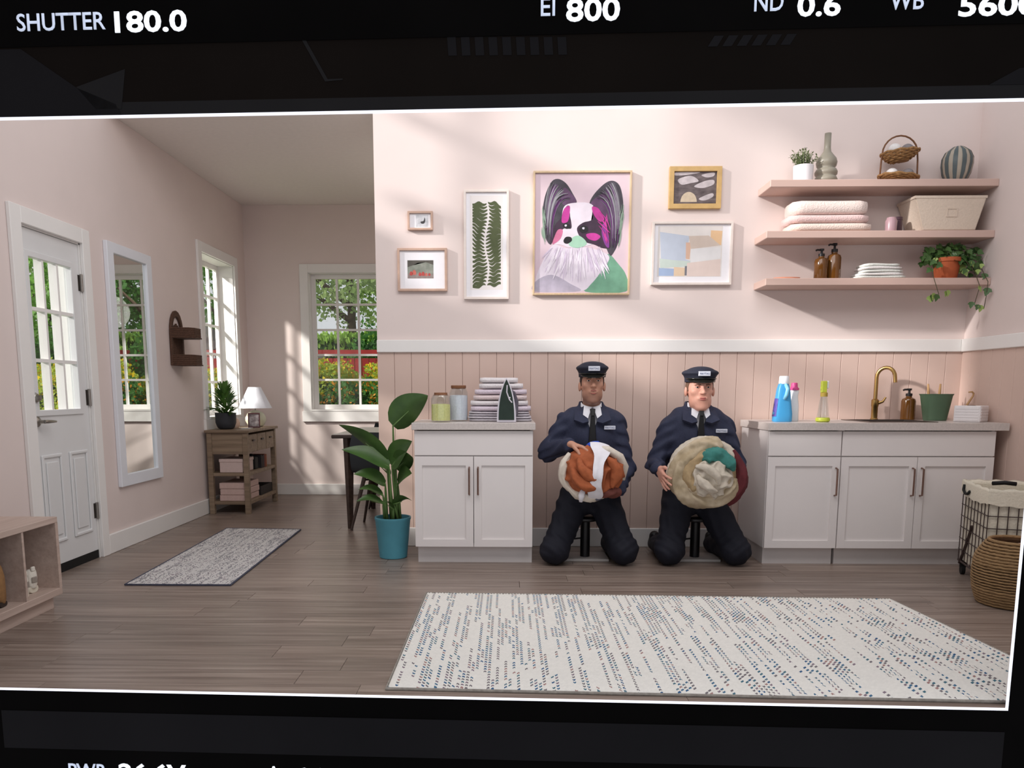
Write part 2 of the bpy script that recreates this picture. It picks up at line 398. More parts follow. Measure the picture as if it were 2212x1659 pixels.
# ------------------------------------------------------------------ windows
def window(name, axis, a0, a1, z0, z1, cols, rows, face, depth, sill=None):
    """axis 'y': opening in the left wall (a along y); axis 'x': opening in the alcove back wall"""
    P = (lambda d, a, z: (XL-d, a, z)) if axis == 'y' else (lambda d, a, z: (a, YA+d, z))
    base = P(depth, (a0+a1)/2, z0)
    w = thing(name, None, None, base); w['kind'] = 'structure'
    def bx(mb, d0, d1, b0, b1, c0, c1):
        p, q = P(d0, b0, c0), P(d1, b1, c1)
        mb.box(tuple(min(u, v) for u, v in zip(p, q)), tuple(max(u, v) for u, v in zip(p, q))); return mb
    t = 0.085
    cs = MB()                                                   # casing on the wall
    bx(cs, -0.022, -0.0005, a0-t, a0+0.004, z0-0.004, z1+t); bx(cs, -0.022, -0.0005, a1-0.004, a1+t, z0-0.004, z1+t); bx(cs, -0.022, -0.0005, a0+0.004, a1-0.004, z1-0.004, z1+t)
    bx(cs, -0.026, -0.0005, a0-t-0.012, a1+t+0.012, z0-0.115, z0-0.004)
    part('casing', cs, M_TRIM, w, bevel=0.003)
    jm = MB()                                                   # white reveal
    bx(jm, -0.0, T, a0, a0+0.010, z0, z1); bx(jm, 0.0, T, a1-0.010, a1, z0, z1); bx(jm, 0.0, T, a0, a1, z1-0.010, z1); bx(jm, -0.03, T, a0, a1, z0-0.003, z0+0.014)
    part('reveal', jm, M_TRIM, w)
    f = 0.055; g0, g1, h0, h1 = a0+f, a1-f, z0+f+0.01, z1-f
    sash = MB(); d0, d1 = depth-0.018, depth+0.018
    bx(sash, d0, d1, a0+0.01, g0, z0+0.014, z1-0.01); bx(sash, d0, d1, g1, a1-0.01, z0+0.014, z1-0.01); bx(sash, d0, d1, g0, g1, z0+0.014, h0); bx(sash, d0, d1, g0, g1, h1, z1-0.01)
    part('sash', sash, M_TRIM, w, bevel=0.002)
    for i in range(1, cols):
        a = g0+(g1-g0)*i/cols; part('muntin', bx(MB(), d0+0.004, d1-0.004, a-0.011, a+0.011, h0, h1), M_TRIM, w)
    for j in range(1, rows):
        z = h0+(h1-h0)*j/rows; part('muntin', bx(MB(), d0+0.005, d1-0.005, g0, g1, z-0.011, z+0.011), M_TRIM, w)
    for i in range(cols):
        for j in range(rows):
            aa = g0+(g1-g0)*i/cols; zz = h0+(h1-h0)*j/rows
            part('pane', bx(MB(), depth-0.002, depth+0.002, aa+0.009, aa+(g1-g0)/cols-0.009, zz+0.009, zz+(h1-h0)/rows-0.009), M_GLASS, w)
    return w
window('window_1', 'y', WY0, WY1, WZ0, WZ1, 4, 5, XL, 0.165)
window('window_2', 'x', AX0, AX1, AZ0, AZ1, 5, 5, YA, 0.10)

# ------------------------------------------------------------------ the display surround the set is seen through
M_SCR = pm('black_display_surround', (7,6,6), 0.9, 0.3, 2.0, spec=0.05)
M_SCRB = pm('brown_black_display_band', (20,16,14), 0.9, 0.25, 1.2, spec=0.05)
M_SCRG = pm('dark_grey_display_band', (34,33,34), 0.9, 0.1, 2.0, spec=0.05)
M_SCRG2 = pm('charcoal_display_patch', (27,26,28), 0.9, 0.1, 2.0, spec=0.05)
M_LINE = pm('white_display_line', (240,242,255), 0.6, 0.0, 2.0, emit=0.75)
M_TXT = pm('white_display_lettering', (240,246,255), 0.6, 0.0, 2.0, emit=0.8)
M_TXT2 = pm('grey_display_lettering', (196,206,226), 0.6, 0.0, 2.0, emit=0.5)
FA = math.atan2(-0.12, 3.686)
fr = thing('display_surround', 'black display surround with white guide line and exposure readouts', 'display frame', (0.0, -2.8705, -0.50), FA)
def FB(u0, u1, z0, z1, d0=0.0, d1=0.010):      # local boxes: d runs from the front face back into the set
    return MB().box((u0, d0, z0+0.50), (u1, d1, z1+0.50))
UL, UR, ZT = -2.02, 1.766, 2.035
part('top_panel', FB(-2.65, 2.65, 2.0815, 2.85), M_SCRB, fr, world=False)
part('top_black_band', FB(-2.65, 2.65, 2.262, 2.85, -0.004, 0.0), M_SCR, fr, world=False)
part('top_grey_band', FB(-2.65, 2.65, 2.038, 2.0815), M_SCRG, fr, world=False)
part('bottom_black_band', FB(-2.65, 2.65, -0.085, -0.004), M_SCR, fr, world=False)
part('bottom_grey_band', FB(-1.922, UR, -0.235, -0.085, -0.002, 0.006), M_SCRG2, fr, world=False)
part('bottom_panel', FB(-2.65, 2.65, -0.50, -0.085, 0.0, 0.10), M_SCR, fr, world=False)
part('side_panel', FB(UR+0.004, 2.65, -0.004, 2.038), M_SCR, fr, world=False)
part('side_panel', FB(-2.65, UL-0.004, -0.004, 2.038), M_SCR, fr, world=False)
part('guide_line', FB(UL, UR+0.004, ZT-0.004, ZT+0.0045, -0.003, 0.003), M_LINE, fr, world=False)
part('guide_line', FB(UL, UR+0.004, -0.004, 0.0035, -0.003, 0.003), M_LINE, fr, world=False)
part('guide_line', FB(UR-0.003, UR+0.004, 0.0035, ZT-0.004, -0.003, 0.003), M_LINE, fr, world=False)
part('guide_line', FB(UL-0.004, UL+0.003, 0.0035, ZT-0.004, -0.003, 0.003), M_LINE, fr, world=False)
def poly_patch(name, pts, mat, d=-0.0015):
    part(name, MB().prism(pts, lambda a, b: (a, d, b+0.5), lambda a, b: (a, d+0.0012, b+0.5)), mat, fr, world=False)
poly_patch('grey_patch', [(-2.2, 2.045), (-1.315, 2.045), (-1.33, 2.075), (-1.463, 2.1304), (-1.6464, 2.2558), (-2.2, 2.2574)], M_SCRG2)
poly_patch('grey_patch', [(-1.463, 2.132), (-1.40, 2.06), (-1.3108, 2.06), (-1.2907, 2.1857)], M_SCRG)
poly_patch('grey_patch', [(-0.685, 2.2623), (-0.672, 2.2623), (-0.603, 2.1405), (-0.5528, 2.1415), (-0.5528, 2.1375), (-0.612, 2.1335)], M_SCRG)
for k in range(9):                                               # faint ribbed marks
    u = -0.20+k*0.045; poly_patch('ribbed_mark', [(u, 2.205-0.0006*k), (u+0.028, 2.205-0.0006*k), (u+0.024, 2.262-0.001*k), (u-0.004, 2.262-0.001*k)], M_SCRG2, -0.0055 if k < 0 else -0.0015)
for k in range(6):
    u = 0.66+k*0.046; poly_patch('ribbed_mark', [(u-0.02, 2.215), (u+0.010, 2.215), (u+0.030, 2.247), (u, 2.247)], M_SCRG2)
poly_patch('grey_patch', [(1.53, 2.082), (2.3, 2.082), (2.3, 2.20), (1.62, 2.13)], M_SCRG2)
def letter(body, u, z, w, h, mat, thick=0.0):
    me = fit_text(body, w, h, thick, 0.003)
    me.transform(Matrix.Translation((u, -0.0045, z+0.5)) @ Matrix.Rotation(math.pi/2, 4, 'X'))
    part('lettering', me, mat, fr, world=False)
letter('SHUTTER', -1.650, 2.309, 0.304, 0.055, M_TXT2, 0.008)
letter('180.0', -1.314, 2.297, 0.245, 0.067, M_TXT, 0.022)
letter('EI', 0.1015, 2.317, 0.046, 0.055, M_TXT2, 0.008)
letter('800', 0.183, 2.297, 0.173, 0.070, M_TXT, 0.022)
letter('ND', 0.781, 2.315, 0.091, 0.055, M_TXT2, 0.008)
letter('0.6', 0.916, 2.2955, 0.135, 0.067, M_TXT, 0.022)
letter('WB', 1.203, 2.3095, 0.104, 0.055, M_TXT2, 0.008)
letter('5600', 1.416, 2.2840, 0.240, 0.067, M_TXT, 0.022)
letter('PWR', -1.673, -0.345, 0.150, 0.055, M_TXT2, 0.008)
letter('26.6V', -1.477, -0.352, 0.262, 0.068, M_TXT, 0.022)
letter('A', -0.905, -0.349, 0.055, 0.068, M_TXT, 0.022)
letter('0007', -0.79, -0.352, 0.24, 0.068, M_TXT, 0.022)

part('back_rail', FB(-2.65, 2.65, 2.30, 2.85, 0.010, 0.07), M_SCR, fr, world=False)
part('back_rail', FB(2.05, 2.65, -0.085, 2.30, 0.010, 0.07), M_SCR, fr, world=False)
part('back_rail', FB(-2.65, -2.40, -0.085, 2.30, 0.010, 0.07), M_SCR, fr, world=False)

# ------------------------------------------------------------------ floor rugs
def rug_mat(name, base, cols, rw, dash, thr, axis, alt=False):
    """woven rug: rows of yarn with coloured dashes picked by a hash of row and stitch"""
    m = bpy.data.materials.new(name); m.use_nodes = True; nt = m.node_tree; N = nt.nodes; L = nt.links; b = N['Principled BSDF']
    tc = N.new('ShaderNodeTexCoord'); sp = N.new('ShaderNodeSeparateXYZ'); L.new(tc.outputs['Object'], sp.inputs[0])
    def mth(op, a, v=None, w=None):
        n = N.new('ShaderNodeMath'); n.operation = op
        for i, q in enumerate((a, v)):
            if q is None: continue
            if hasattr(q, 'is_linked'): L.new(q, n.inputs[i])
            else: n.inputs[i].default_value = q
        return n.outputs[0]
    X, Y = (sp.outputs[0], sp.outputs[1]) if axis == 'Y' else (sp.outputs[1], sp.outputs[0])
    row = mth('FLOOR', mth('DIVIDE', X, rw)); st = mth('FLOOR', mth('ADD', mth('DIVIDE', Y, dash), mth('MULTIPLY', row, 0.37)))
    cb = N.new('ShaderNodeCombineXYZ'); L.new(row, cb.inputs[0]); L.new(st, cb.inputs[1])
    wn = N.new('ShaderNodeTexWhiteNoise'); wn.noise_dimensions = '2D'; L.new(cb.outputs[0], wn.inputs['Vector'])
    cb2 = N.new('ShaderNodeCombineXYZ'); L.new(mth('MULTIPLY', row, 7.31 if alt else 0.9), cb2.inputs[0]); L.new(mth('MULTIPLY', st, 0.032 if alt else 0.05), cb2.inputs[1])
    nz = N.new('ShaderNodeTexNoise'); nz.inputs['Scale'].default_value = 0.55; nz.inputs['Detail'].default_value = 2; L.new(cb2.outputs[0], nz.inputs['Vector'])
    w2 = N.new('ShaderNodeTexNoise'); w2.inputs['Scale'].default_value = 0.35; L.new(cb2.outputs[0], w2.inputs['Vector'])
    if alt:                                                      # regular alternate stitches along some of the rows
        par = mth('LESS_THAN', mth('MODULO', mth('ADD', st, 4000.0), 2.0), 0.5)
        on = mth('MULTIPLY', mth('MULTIPLY', par, mth('GREATER_THAN', nz.outputs['Fac'], thr)), mth('LESS_THAN', wn.outputs['Value'], 0.88))
        fx = mth('FRACT', mth('DIVIDE', X, rw)); on = mth('MULTIPLY', on, mth('LESS_THAN', mth('ABSOLUTE', mth('SUBTRACT', fx, 0.5)), 0.33))
    else:
        on = mth('LESS_THAN', wn.outputs['Value'], mth('MULTIPLY', mth('SUBTRACT', nz.outputs['Fac'], 0.37), thr))
    rp = N.new('ShaderNodeValToRGB'); rp.color_ramp.interpolation = 'CONSTANT'; e = rp.color_ramp.elements
    e[0].position = 0.0; e[0].color = (*lin(cols[0]), 1); e[1].position = 0.42; e[1].color = (*lin(cols[1]), 1)
    for i, c in enumerate(cols[2:]): k = e.new(0.47+0.045*i); k.color = (*lin(c), 1)
    L.new(mth('ADD', mth('MULTIPLY', w2.outputs['Fac'], 0.8), mth('MULTIPLY', wn.outputs['Value'], 0.4)), rp.inputs[0])
    n3 = N.new('ShaderNodeTexNoise'); n3.inputs['Scale'].default_value = 60; L.new(tc.outputs['Object'], n3.inputs['Vector'])
    bs = N.new('ShaderNodeValToRGB'); bs.color_ramp.elements[0].color = (*[v*0.82 for v in lin(base)], 1); bs.color_ramp.elements[1].color = (*lin(base), 1)
    L.new(n3.outputs['Fac'], bs.inputs[0])
    mx = N.new('ShaderNodeMix'); mx.data_type = 'RGBA'; L.new(on, mx.inputs['Factor']); L.new(bs.outputs[0], mx.inputs['A']); L.new(rp.outputs[0], mx.inputs['B'])
    L.new(mx.outputs['Result'], b.inputs['Base Color']); b.inputs['Roughness'].default_value = 0.95; b.inputs['Specular IOR Level'].default_value = 0.1
    return m
def rug(name, corners, thick, rw, dash, mat, label, edge_mat):
    """corners: front-left, front-right, back-right, back-left; the pile is real relief"""
    c = [Vector((*p, 0)) for p in corners]; cen = sum(c, Vector())/4
    W = ((c[1]-c[0]).length+(c[2]-c[3]).length)/2; D = ((c[3]-c[0]).length+(c[2]-c[1]).length)/2
    nu = int(W/rw)*2; nv = min(int(D/dash)*2, 260)
    t = thing(name, label, 'rug', tuple(cen)); top = MB(); P = []
    for j in range(nv+1):
        r = []
        for i in range(nu+1):
            u, v = i/nu, j/nv
            p = c[0].lerp(c[1], u).lerp(c[3].lerp(c[2], u), v)
            hgt = thick*(1.0 if i % 2 else 0.62) - (0.0016 if (j+(i//2)) % 2 else 0.0)
            if i in (0, nu) or j in (0, nv): hgt = thick*0.35
            r.append((p.x, p.y, hgt))
        P.append(r)
    top.grid(P); part('pile', top, mat, t, smooth=True, kind='stuff')
    e = MB(); q = 0.004
    e.tube([tuple(c[0]+Vector((-q, -q, 0.006))), tuple(c[1]+Vector((q, -q, 0.006))), tuple(c[2]+Vector((q, q, 0.006))), tuple(c[3]+Vector((-q, q, 0.006)))], 0.006, 6, closed=True)
    part('bound_edge', e, edge_mat, t)
    return t
M_RUG = rug_mat('cream_dashed_rug', (246,243,236), [(78,116,146), (60,98,138), (108,132,146), (138,122,134), (170,134,130), (76,116,132), (124,118,122)], 0.0165, 0.0140, 0.505, 'Y', True)
M_RUG2 = rug_mat('grey_tweed_rug', (222,218,216), [(158,148,152), (168,165,166), (132,130,136), (158,154,156), (150,148,152), (170,166,166), (142,140,142)], 0.010, 0.009, 2.6, 'Y')
M_REDGE = pm('taupe_rug_binding', (150,144,136), 0.9, 0.2, 60); M_REDGE2 = pm('blue_grey_rug_binding', (74,76,92), 0.9, 0.2, 60)
rug('area_rug', [(-0.453, -2.790), (2.155, -2.885), (2.050, -1.465), (-0.448, -1.385)], 0.014, 0.0165, 0.0140, M_RUG, 'large cream rug with dashed blue and grey stripes in the foreground', M_REDGE)
rug('runner_rug', [(-2.205, -1.222), (-1.602, -1.220), (-1.674, 0.599), (-2.278, 0.640)], 0.012, 0.010, 0.009, M_RUG2, 'grey tweed runner rug on the floor beside the entrance door', M_REDGE2)

# ------------------------------------------------------------------ leaning mirror
M_WFRAME = pm('white_mirror_frame', (228,230,236), 0.4, 0.015, 5)
t = thing('wall_mirror', 'tall narrow white-framed mirror hanging beside the entrance door', 'mirror', (XL+0.015, 0.19, 0.438))
f0 = lambda a, b: (XL+0.030, a, b); f1 = lambda a, b: (XL+0.001, a, b)
O_ = [(-0.145, 0.438), (0.532, 0.438), (0.512, 2.126), (-0.157, 2.126)]
I_ = [(-0.058, 0.522), (0.440, 0.522), (0.440, 2.055), (-0.060, 2.055)]
O_ = [(-0.148, 0.438), (0.525, 0.438), (0.525, 2.126), (-0.148, 2.126)]
part('frame', MB().ring(O_, I_, f0, f1), M_WFRAME, t, bevel=0.003)
part('mirror_glass', B((XL+0.004, -0.060, 0.520), (XL+0.012, 0.442, 2.057)), M_MIRROR, t)

# ------------------------------------------------------------------ wall basket
M_RATTAN = pm('dark_rattan', (84,58,44), 0.7, 0.35, 70, 0.5, stretch=(1, 1, 3))
t = thing('wall_basket', 'dark brown rattan two-tier basket rack hanging on the left wall', 'wall basket', (XL+0.03, 0.96, 1.318))
def arch(y0, y1, zb, zt, n=10):
    c = (y0+y1)/2; r = (y1-y0)/2; zc = zt-r*1.5
    return [(y0, zb), (y1, zb), (y1, zc)]+[(c+r*math.cos(math.pi*k/n), zc+r*1.5*math.sin(math.pi*k/n)) for k in range(1, n)]+[(y0, zc)]
o = arch(0.835, 1.085, 1.318, 1.765); i_ = arch(0.872, 1.048, 1.345, 1.715)
part('rack_frame', MB().ring(o, i_, lambda a, b: (XL+0.022, a, b), lambda a, b: (XL+0.002, a, b)), M_RATTAN, t, bevel=0.004)
bk = MB()
for k in range(7):
    yy = 0.885+k*0.0255; bk.tube([(XL+0.010, yy, 1.33), (XL+0.010, yy, 1.66-0.012*abs(k-3))], 0.009, 6)
part('woven_back', bk, M_RATTAN, t)
for zb, zt in ((1.545, 1.615), (1.325, 1.398)):
    q = MB(); nn = 9
    for lev in range(6):
        z = zb+(zt-zb)*lev/5
        q.tube([(XL+0.016, 0.845, z), (XL+0.16, 0.852, z), (XL+0.185, 0.90, z), (XL+0.185, 1.02, z), (XL+0.16, 1.068, z), (XL+0.016, 1.075, z)], 0.0085, 6)
    q.box((XL+0.012, 0.85, zb-0.006), (XL+0.18, 1.07, zb+0.004))
    part('basket_tier', q, M_RATTAN, t)

# ------------------------------------------------------------------ shoe bench
M_BENCH = wood_mat('pink_ash_bench', (178,156,144), (192,170,158), (204,184,172), 0.55, 0.9, 0.03, 'Y', 30)
t = thing('shoe_bench', 'pale pinkish wood shoe bench with open cubbies below the door', 'bench', (-2.53, -2.22, 0.0))
bx0, bx1, by0, by1, bz0, bz1 = -2.728, -2.321, -2.68, -1.662, 0.068, 0.474
part('top', B((bx0, by0, bz1-0.030), (bx1, by1, bz1)), M_BENCH, t, bevel=0.002)
part('base_board', B((bx0, by0, bz0), (bx1, by1, bz0+0.036)), M_BENCH, t, bevel=0.002)
part('side_panel', B((bx0, by1-0.024, bz0+0.036), (bx1, by1, bz1-0.030)), M_BENCH, t)
part('side_panel', B((bx0, by0, bz0+0.036), (bx1, by0+0.024, bz1-0.030)), M_BENCH, t)
part('back_panel', B((bx0, by0+0.024, bz0+0.036), (bx0+0.008, by1-0.024, bz1-0.030)), M_BENCH, t)
for yy in (-1.955, -2.228, -2.50): part('divider', B((bx0+0.008, yy-0.008, bz0+0.036), (bx1-0.004, yy+0.008, bz1-0.030)), M_BENCH, t)
part('plinth', B((bx0, by0+0.02, 0.0), (bx1-0.032, by1-0.035, bz0)), M_BENCH, t)
# shoes
M_SHOE = pm('white_canvas', (226,220,208), 0.8, 0.06, 80, 0.2); M_SOLE = pm('cream_rubber', (214,206,188), 0.6, 0.04, 30); M_SHG = pm('grey_suede', (150,140,130), 0.9, 0.1, 50)
M_BOOT = pm('tan_suede', (150,112,72), 0.9, 0.15, 40, 0.2); M_BSOLE = pm('dark_shoe_sole', (52,40,34), 0.7)
def shoe_rings(L, prof, s=1.0, n=16, z0=0.0):
    """prof: (t, halfwidth, height); length runs along -x from the heel at x=0"""
    rs = []
    for tt, hw, h in prof:
        r = []
        for k in range(n):
            a = 2*math.pi*k/n; c, sn = math.cos(a), math.sin(a)
            yy = hw*abs(c)**0.75*(1 if c >= 0 else -1); zz = h*0.5*(1+abs(sn)**0.7*(1 if sn >= 0 else -1))
            r.append((-L*tt, yy*s, z0+zz))
        rs.append(r)
    return rs
def sneaker(loc, rz, label):
    t = thing('sneaker', label, 'shoe', loc, rz, 'white sneakers in the shoe bench')
    part('sole', MB().loft(shoe_rings(0.27, [(0.0, 0.024, 0.034), (0.03, 0.036, 0.036), (0.3, 0.036, 0.034), (0.62, 0.047, 0.028), (0.85, 0.042, 0.026), (0.97, 0.022, 0.024), (1.0, 0.006, 0.020)])), M_SOLE, t, world=False, smooth='auto')
    part('upper', MB().loft(shoe_rings(0.255, [(-0.02, 0.016, 0.085), (0.02, 0.031, 0.104), (0.10, 0.034, 0.098), (0.25, 0.034, 0.088), (0.5, 0.041, 0.070), (0.75, 0.041, 0.046), (0.93, 0.026, 0.030), (1.0, 0.006, 0.010)], z0=0.020)), M_SHOE, t, world=False, smooth=True)
    part('heel_patch', MB().box((0.004, -0.017, 0.052), (0.0105, 0.017, 0.082)), M_SHG, t, world=False, bevel=0.003)
    part('heel_tab', MB().box((-0.004, -0.012, 0.110), (0.008, 0.012, 0.134)), M_SHOE, t, world=False, bevel=0.004)
sneaker((-2.362, -1.902, 0.105), R(4), 'white canvas sneaker leaning on the cubby divider of the bench')
sneaker((-2.392, -1.790, 0.105), R(-14), 'white canvas sneaker with grey heel nearer the right end of the bench')
def boot(loc, rz, label):
    t = thing('ankle_boot', label, 'shoe', loc, rz, 'tan boots in the shoe bench')
    part('sole', MB().loft(shoe_rings(0.27, [(0.0, 0.028, 0.026), (0.04, 0.036, 0.026), (0.3, 0.034, 0.022), (0.62, 0.045, 0.018), (0.88, 0.038, 0.018), (1.0, 0.008, 0.016)])), M_BSOLE, t, world=False, smooth='auto')
    part('upper', MB().loft(shoe_rings(0.255, [(-0.01, 0.020, 0.15), (0.04, 0.035, 0.185), (0.14, 0.040, 0.195), (0.27, 0.036, 0.185), (0.38, 0.036, 0.120), (0.52, 0.042, 0.080), (0.76, 0.041, 0.056), (0.94, 0.026, 0.036), (1.0, 0.006, 0.012)], z0=0.016)), M_BOOT, t, world=False, smooth=True)
boot((-2.375, -2.055, 0.105), R(5), 'tan suede ankle boot in the second cubby of the bench')
boot((-2.40, -2.155, 0.105), R(-3), 'tan suede ankle boot half hidden at the left picture edge')

# ------------------------------------------------------------------ console table in the alcove
M_OAK = wood_mat('weathered_oak', (112,94,76), (134,114,94), (154,134,112), 0.6, 0.9, 0.03, 'X', 26)
M_DARKMET = pm('dark_bronze_metal', (62,52,46), 0.45, 0.1, 40, metal=0.6)
cx0, cx1, cy0, cy1, cz = -2.715, -2.345, 1.425, 2.30, 0.762
t = thing('console_table', 'weathered oak console with drawers and two shelves in the alcove corner', 'console table', ((cx0+cx1)/2, (cy0+cy1)/2, 0.0))
part('table_top', B((cx0-0.012, cy0-0.02, cz-0.024), (cx1+0.02, cy1+0.02, cz)), M_OAK, t, bevel=0.003)
for (px, py) in ((cx0, cy0), (cx1-0.045, cy0), (cx0, cy1-0.045), (cx1-0.045, cy1-0.045)):
    part('leg', B((px, py, 0.0), (px+0.045, py+0.045, cz-0.024)), M_OAK, t, bevel=0.002)
part('side_panel', B((cx0+0.045, cy0+0.010, 0.545), (cx1-0.045, cy0+0.028, cz-0.026)), M_OAK, t)
part('side_panel', B((cx0+0.045, cy1-0.028, 0.545), (cx1-0.045, cy1-0.010, cz-0.026)), M_OAK, t)
for k in range(3):
    y0_ = cy0+0.052+k*0.262; d_ = part('drawer', B((cx1-0.028, y0_, 0.555), (cx1-0.006, y0_+0.250, cz-0.045)), M_OAK, t, bevel=0.003)
    part('pull', MB().box((cx1-0.006, y0_+0.095, 0.655), (cx1+0.008, y0_+0.155, 0.668)), M_DARKMET, d_, bevel=0.002)
part('shelf', B((cx0+0.004, cy0+0.010, 0.345), (cx1-0.004, cy1-0.010, 0.375)), M_OAK, t, bevel=0.002)
part('shelf', B((cx0+0.004, cy0+0.010, 0.085), (cx1-0.004, cy1-0.010, 0.115)), M_OAK, t, bevel=0.002)
M_PINKBOX = pm('pale_pink_card', (206,184,178), 0.8, 0.04, 30); M_BLUSH = pm('blush_linen', (200,172,164), 0.9, 0.05, 60, 0.2)
t = thing('storage_box', 'pale pink storage box on the middle shelf of the console', 'box', (-2.50, 1.62, 0.375))
part('box_body', B((-2.615, 1.45, 0.376), (-2.405, 1.75, 0.475)), M_PINKBOX, t, bevel=0.004)
part('lid', B((-2.620, 1.445, 0.470), (-2.400, 1.755, 0.500)), M_PINKBOX, t, bevel=0.004)
for k, (lab, c) in enumerate((('bottom flat pink box of three stacked on the console base shelf', 0.0), ('middle flat pink box of three stacked on the console base shelf', 0.006), ('top flat pink box of three stacked on the console base shelf', 0.0))):
    solo('flat_box', B((-2.628+c, 1.452, 0.116+k*0.0555), (-2.390+c, 1.84, 0.1695+k*0.0555)), M_BLUSH, lab, 'box', 'flat boxes on the console', bevel=0.004)
bcol = [(40,34,38), (58,36,34), (44,40,46), (112,46,34), (140,72,36)]
bname = ['black', 'dark maroon', 'charcoal', 'brick red', 'orange brown']
yy = 1.90
for k, (c, hh, ww) in enumerate(zip(bcol, (0.125, 0.115, 0.12, 0.125, 0.12), (0.034, 0.03, 0.032, 0.04, 0.04))):
    b_ = thing('book', '%s book standing on the middle shelf of the console' % bname[k], 'book', (-2.46, yy+ww/2, 0.376), 0, 'books on the console shelf')
    part('cover', MB().box((-2.56, yy, 0.376), (-2.378, yy+0.003, 0.376+hh)).box((-2.56, yy+ww-0.003, 0.376), (-2.378, yy+ww, 0.376+hh)).box((-2.381, yy, 0.376), (-2.378, yy+ww, 0.376+hh)), pm('book_cloth_%d' % k, c, 0.7, 0.1, 40), b_)
    part('pages', B((-2.556, yy+0.0035, 0.379), (-2.3815, yy+ww-0.0035, 0.373+hh)), pm('book_pages', (214,202,180), 0.9, 0.05, 60), b_)
    yy += ww+0.0015
t = thing('small_speaker', 'small black box lying on the middle shelf behind the pink box', 'box', (-2.45, 1.81, 0.376))
part('body', B((-2.50, 1.765, 0.3765), (-2.392, 1.86, 0.49)), M_BLACK, t, bevel=0.006)
part('knob', MB().lathe([(0.016, 0), (0.016, 0.02), (0.010, 0.03)], 14, (-2.44, 1.81, 0.49)), M_BLACK, t)
solo('dark_tray', MB().box((-2.62, 1.87, 0.116), (-2.38, 2.24, 0.122)).box((-2.62, 1.87, 0.122), (-2.612, 2.24, 0.20)).box((-2.388, 1.87, 0.122), (-2.38, 2.24, 0.20)).box((-2.612, 1.87, 0.122), (-2.388, 1.878, 0.20)).box((-2.612, 2.232, 0.122), (-2.388, 2.24, 0.20)),
     pm('dark_woven_tray', (44,38,36), 0.8, 0.3, 60, 0.3), 'dark open tray on the base shelf of the console', 'tray')

# things on the console
M_GPOT = pm('charcoal_ceramic', (52,54,60), 0.6, 0.08, 20); M_SOIL = pm('potting_soil', (40,30,24), 0.95, 0.4, 60, 0.5)
M_LEAF = pm('mid_green_leaf', (72,112,48), 0.5, 0.3, 12, rgb2=(98,140,66)); M_LEAFD = pm('dark_green_leaf', (36,66,36), 0.45, 0.3, 10, rgb2=(58,92,48))
def leaf_blade(mb, base, tip, width, droop=0.0, fold=0.25, n=6, twist=0.0, prof=None, roll=0.0):
    """one leaf: a folded strip along a drooping midrib"""
    b, tp = Vector(base), Vector(tip); d = tp-b; side = d.cross(Vector((0, 0, 1)))
    if side.length < 1e-5: side = Vector((1, 0, 0))
    side.normalize(); up = side.cross(d); up.normalize()
    if roll: side, up = side*math.cos(roll)+up*math.sin(roll), up*math.cos(roll)-side*math.sin(roll)
    rows = []
    for i in range(n+1):
        s_ = i/n; p = b+d*s_+Vector((0, 0, 1))*(droop*math.sin(math.pi*min(1, s_))*1.0-droop*0.0*s_)
        w = (prof(s_) if prof else math.sin(math.pi*(0.04+0.96*s_)**0.75))*width
        rows.append([tuple(p-side*w+up*w*fold), tuple(p-side*w*0.5+up*w*fold*0.35), tuple(p), tuple(p+side*w*0.5+up*w*fold*0.35), tuple(p+side*w+up*w*fold)])
    mb.grid(rows)
rr = random.Random(11)
t = thing('potted_plant', 'bushy pointed-leaf plant in a charcoal pot on the console', 'potted plant', (-2.60, 1.62, cz))
part('pot', MB().lathe([(0.055, 0), (0.075, 0.015), (0.092, 0.06), (0.094, 0.15), (0.086, 0.15), (0.084, 0.06), (0.05, 0.03)], 24, (-2.60, 1.62, cz+0.0005)), M_GPOT, t, smooth='auto')
part('soil', MB().lathe([(0.084, 0.0), (0.084, 0.005), (0.04, 0.012)], 20, (-2.60, 1.62, cz+0.13)), M_SOIL, t)
fo = MB()
for k in range(150):
    a = rr.uniform(0, 6.283); h = rr.uniform(0.0, 0.25)**1.0; el = 0.2+h*4.2+rr.uniform(-0.3, 0.3); r_ = rr.uniform(0.02, 0.05)
    b0 = Vector((-2.60+r_*math.cos(a), 1.62+r_*math.sin(a), cz+0.13+h)); ln = rr.uniform(0.08, 0.13)*(1.25-h*2.2)
    d = Vector((math.cos(a)*math.cos(el), math.sin(a)*math.cos(el), math.sin(el)))
    tip = b0+d*ln
    if tip.x < XL+0.012: tip.x = XL+0.012+rr.uniform(0, 0.02)
    leaf_blade(fo, b0, tip, rr.uniform(0.010, 0.016), 0.01, 0.3, 4)
for sgn, zz in ((-1, 0.13), (1, 0.14), (1, 0.10)):
    fo.tube([(-2.60, 1.60, cz+0.14), (-2.60+sgn*0.06, 1.55, cz+zz+0.06), (-2.60+sgn*0.10, 1.51, cz+zz+0.05)], 0.005, 5)
    for k in range(12):
        s_ = k/11; p = Vector((-2.60+sgn*(0.03+0.075*s_), 1.58-0.07*s_, cz+zz+0.05+0.01*rr.random())); a = rr.uniform(0, 6.28)
        leaf_blade(fo, p, p+Vector((sgn*0.04+0.03*math.cos(a), 0.03*math.sin(a)-0.02, 0.03*rr.uniform(-1, 1))), 0.010, 0.0, 0.3, 3)
part('foliage', fo, M_LEAF, t, smooth=True, kind='stuff', fix=False)

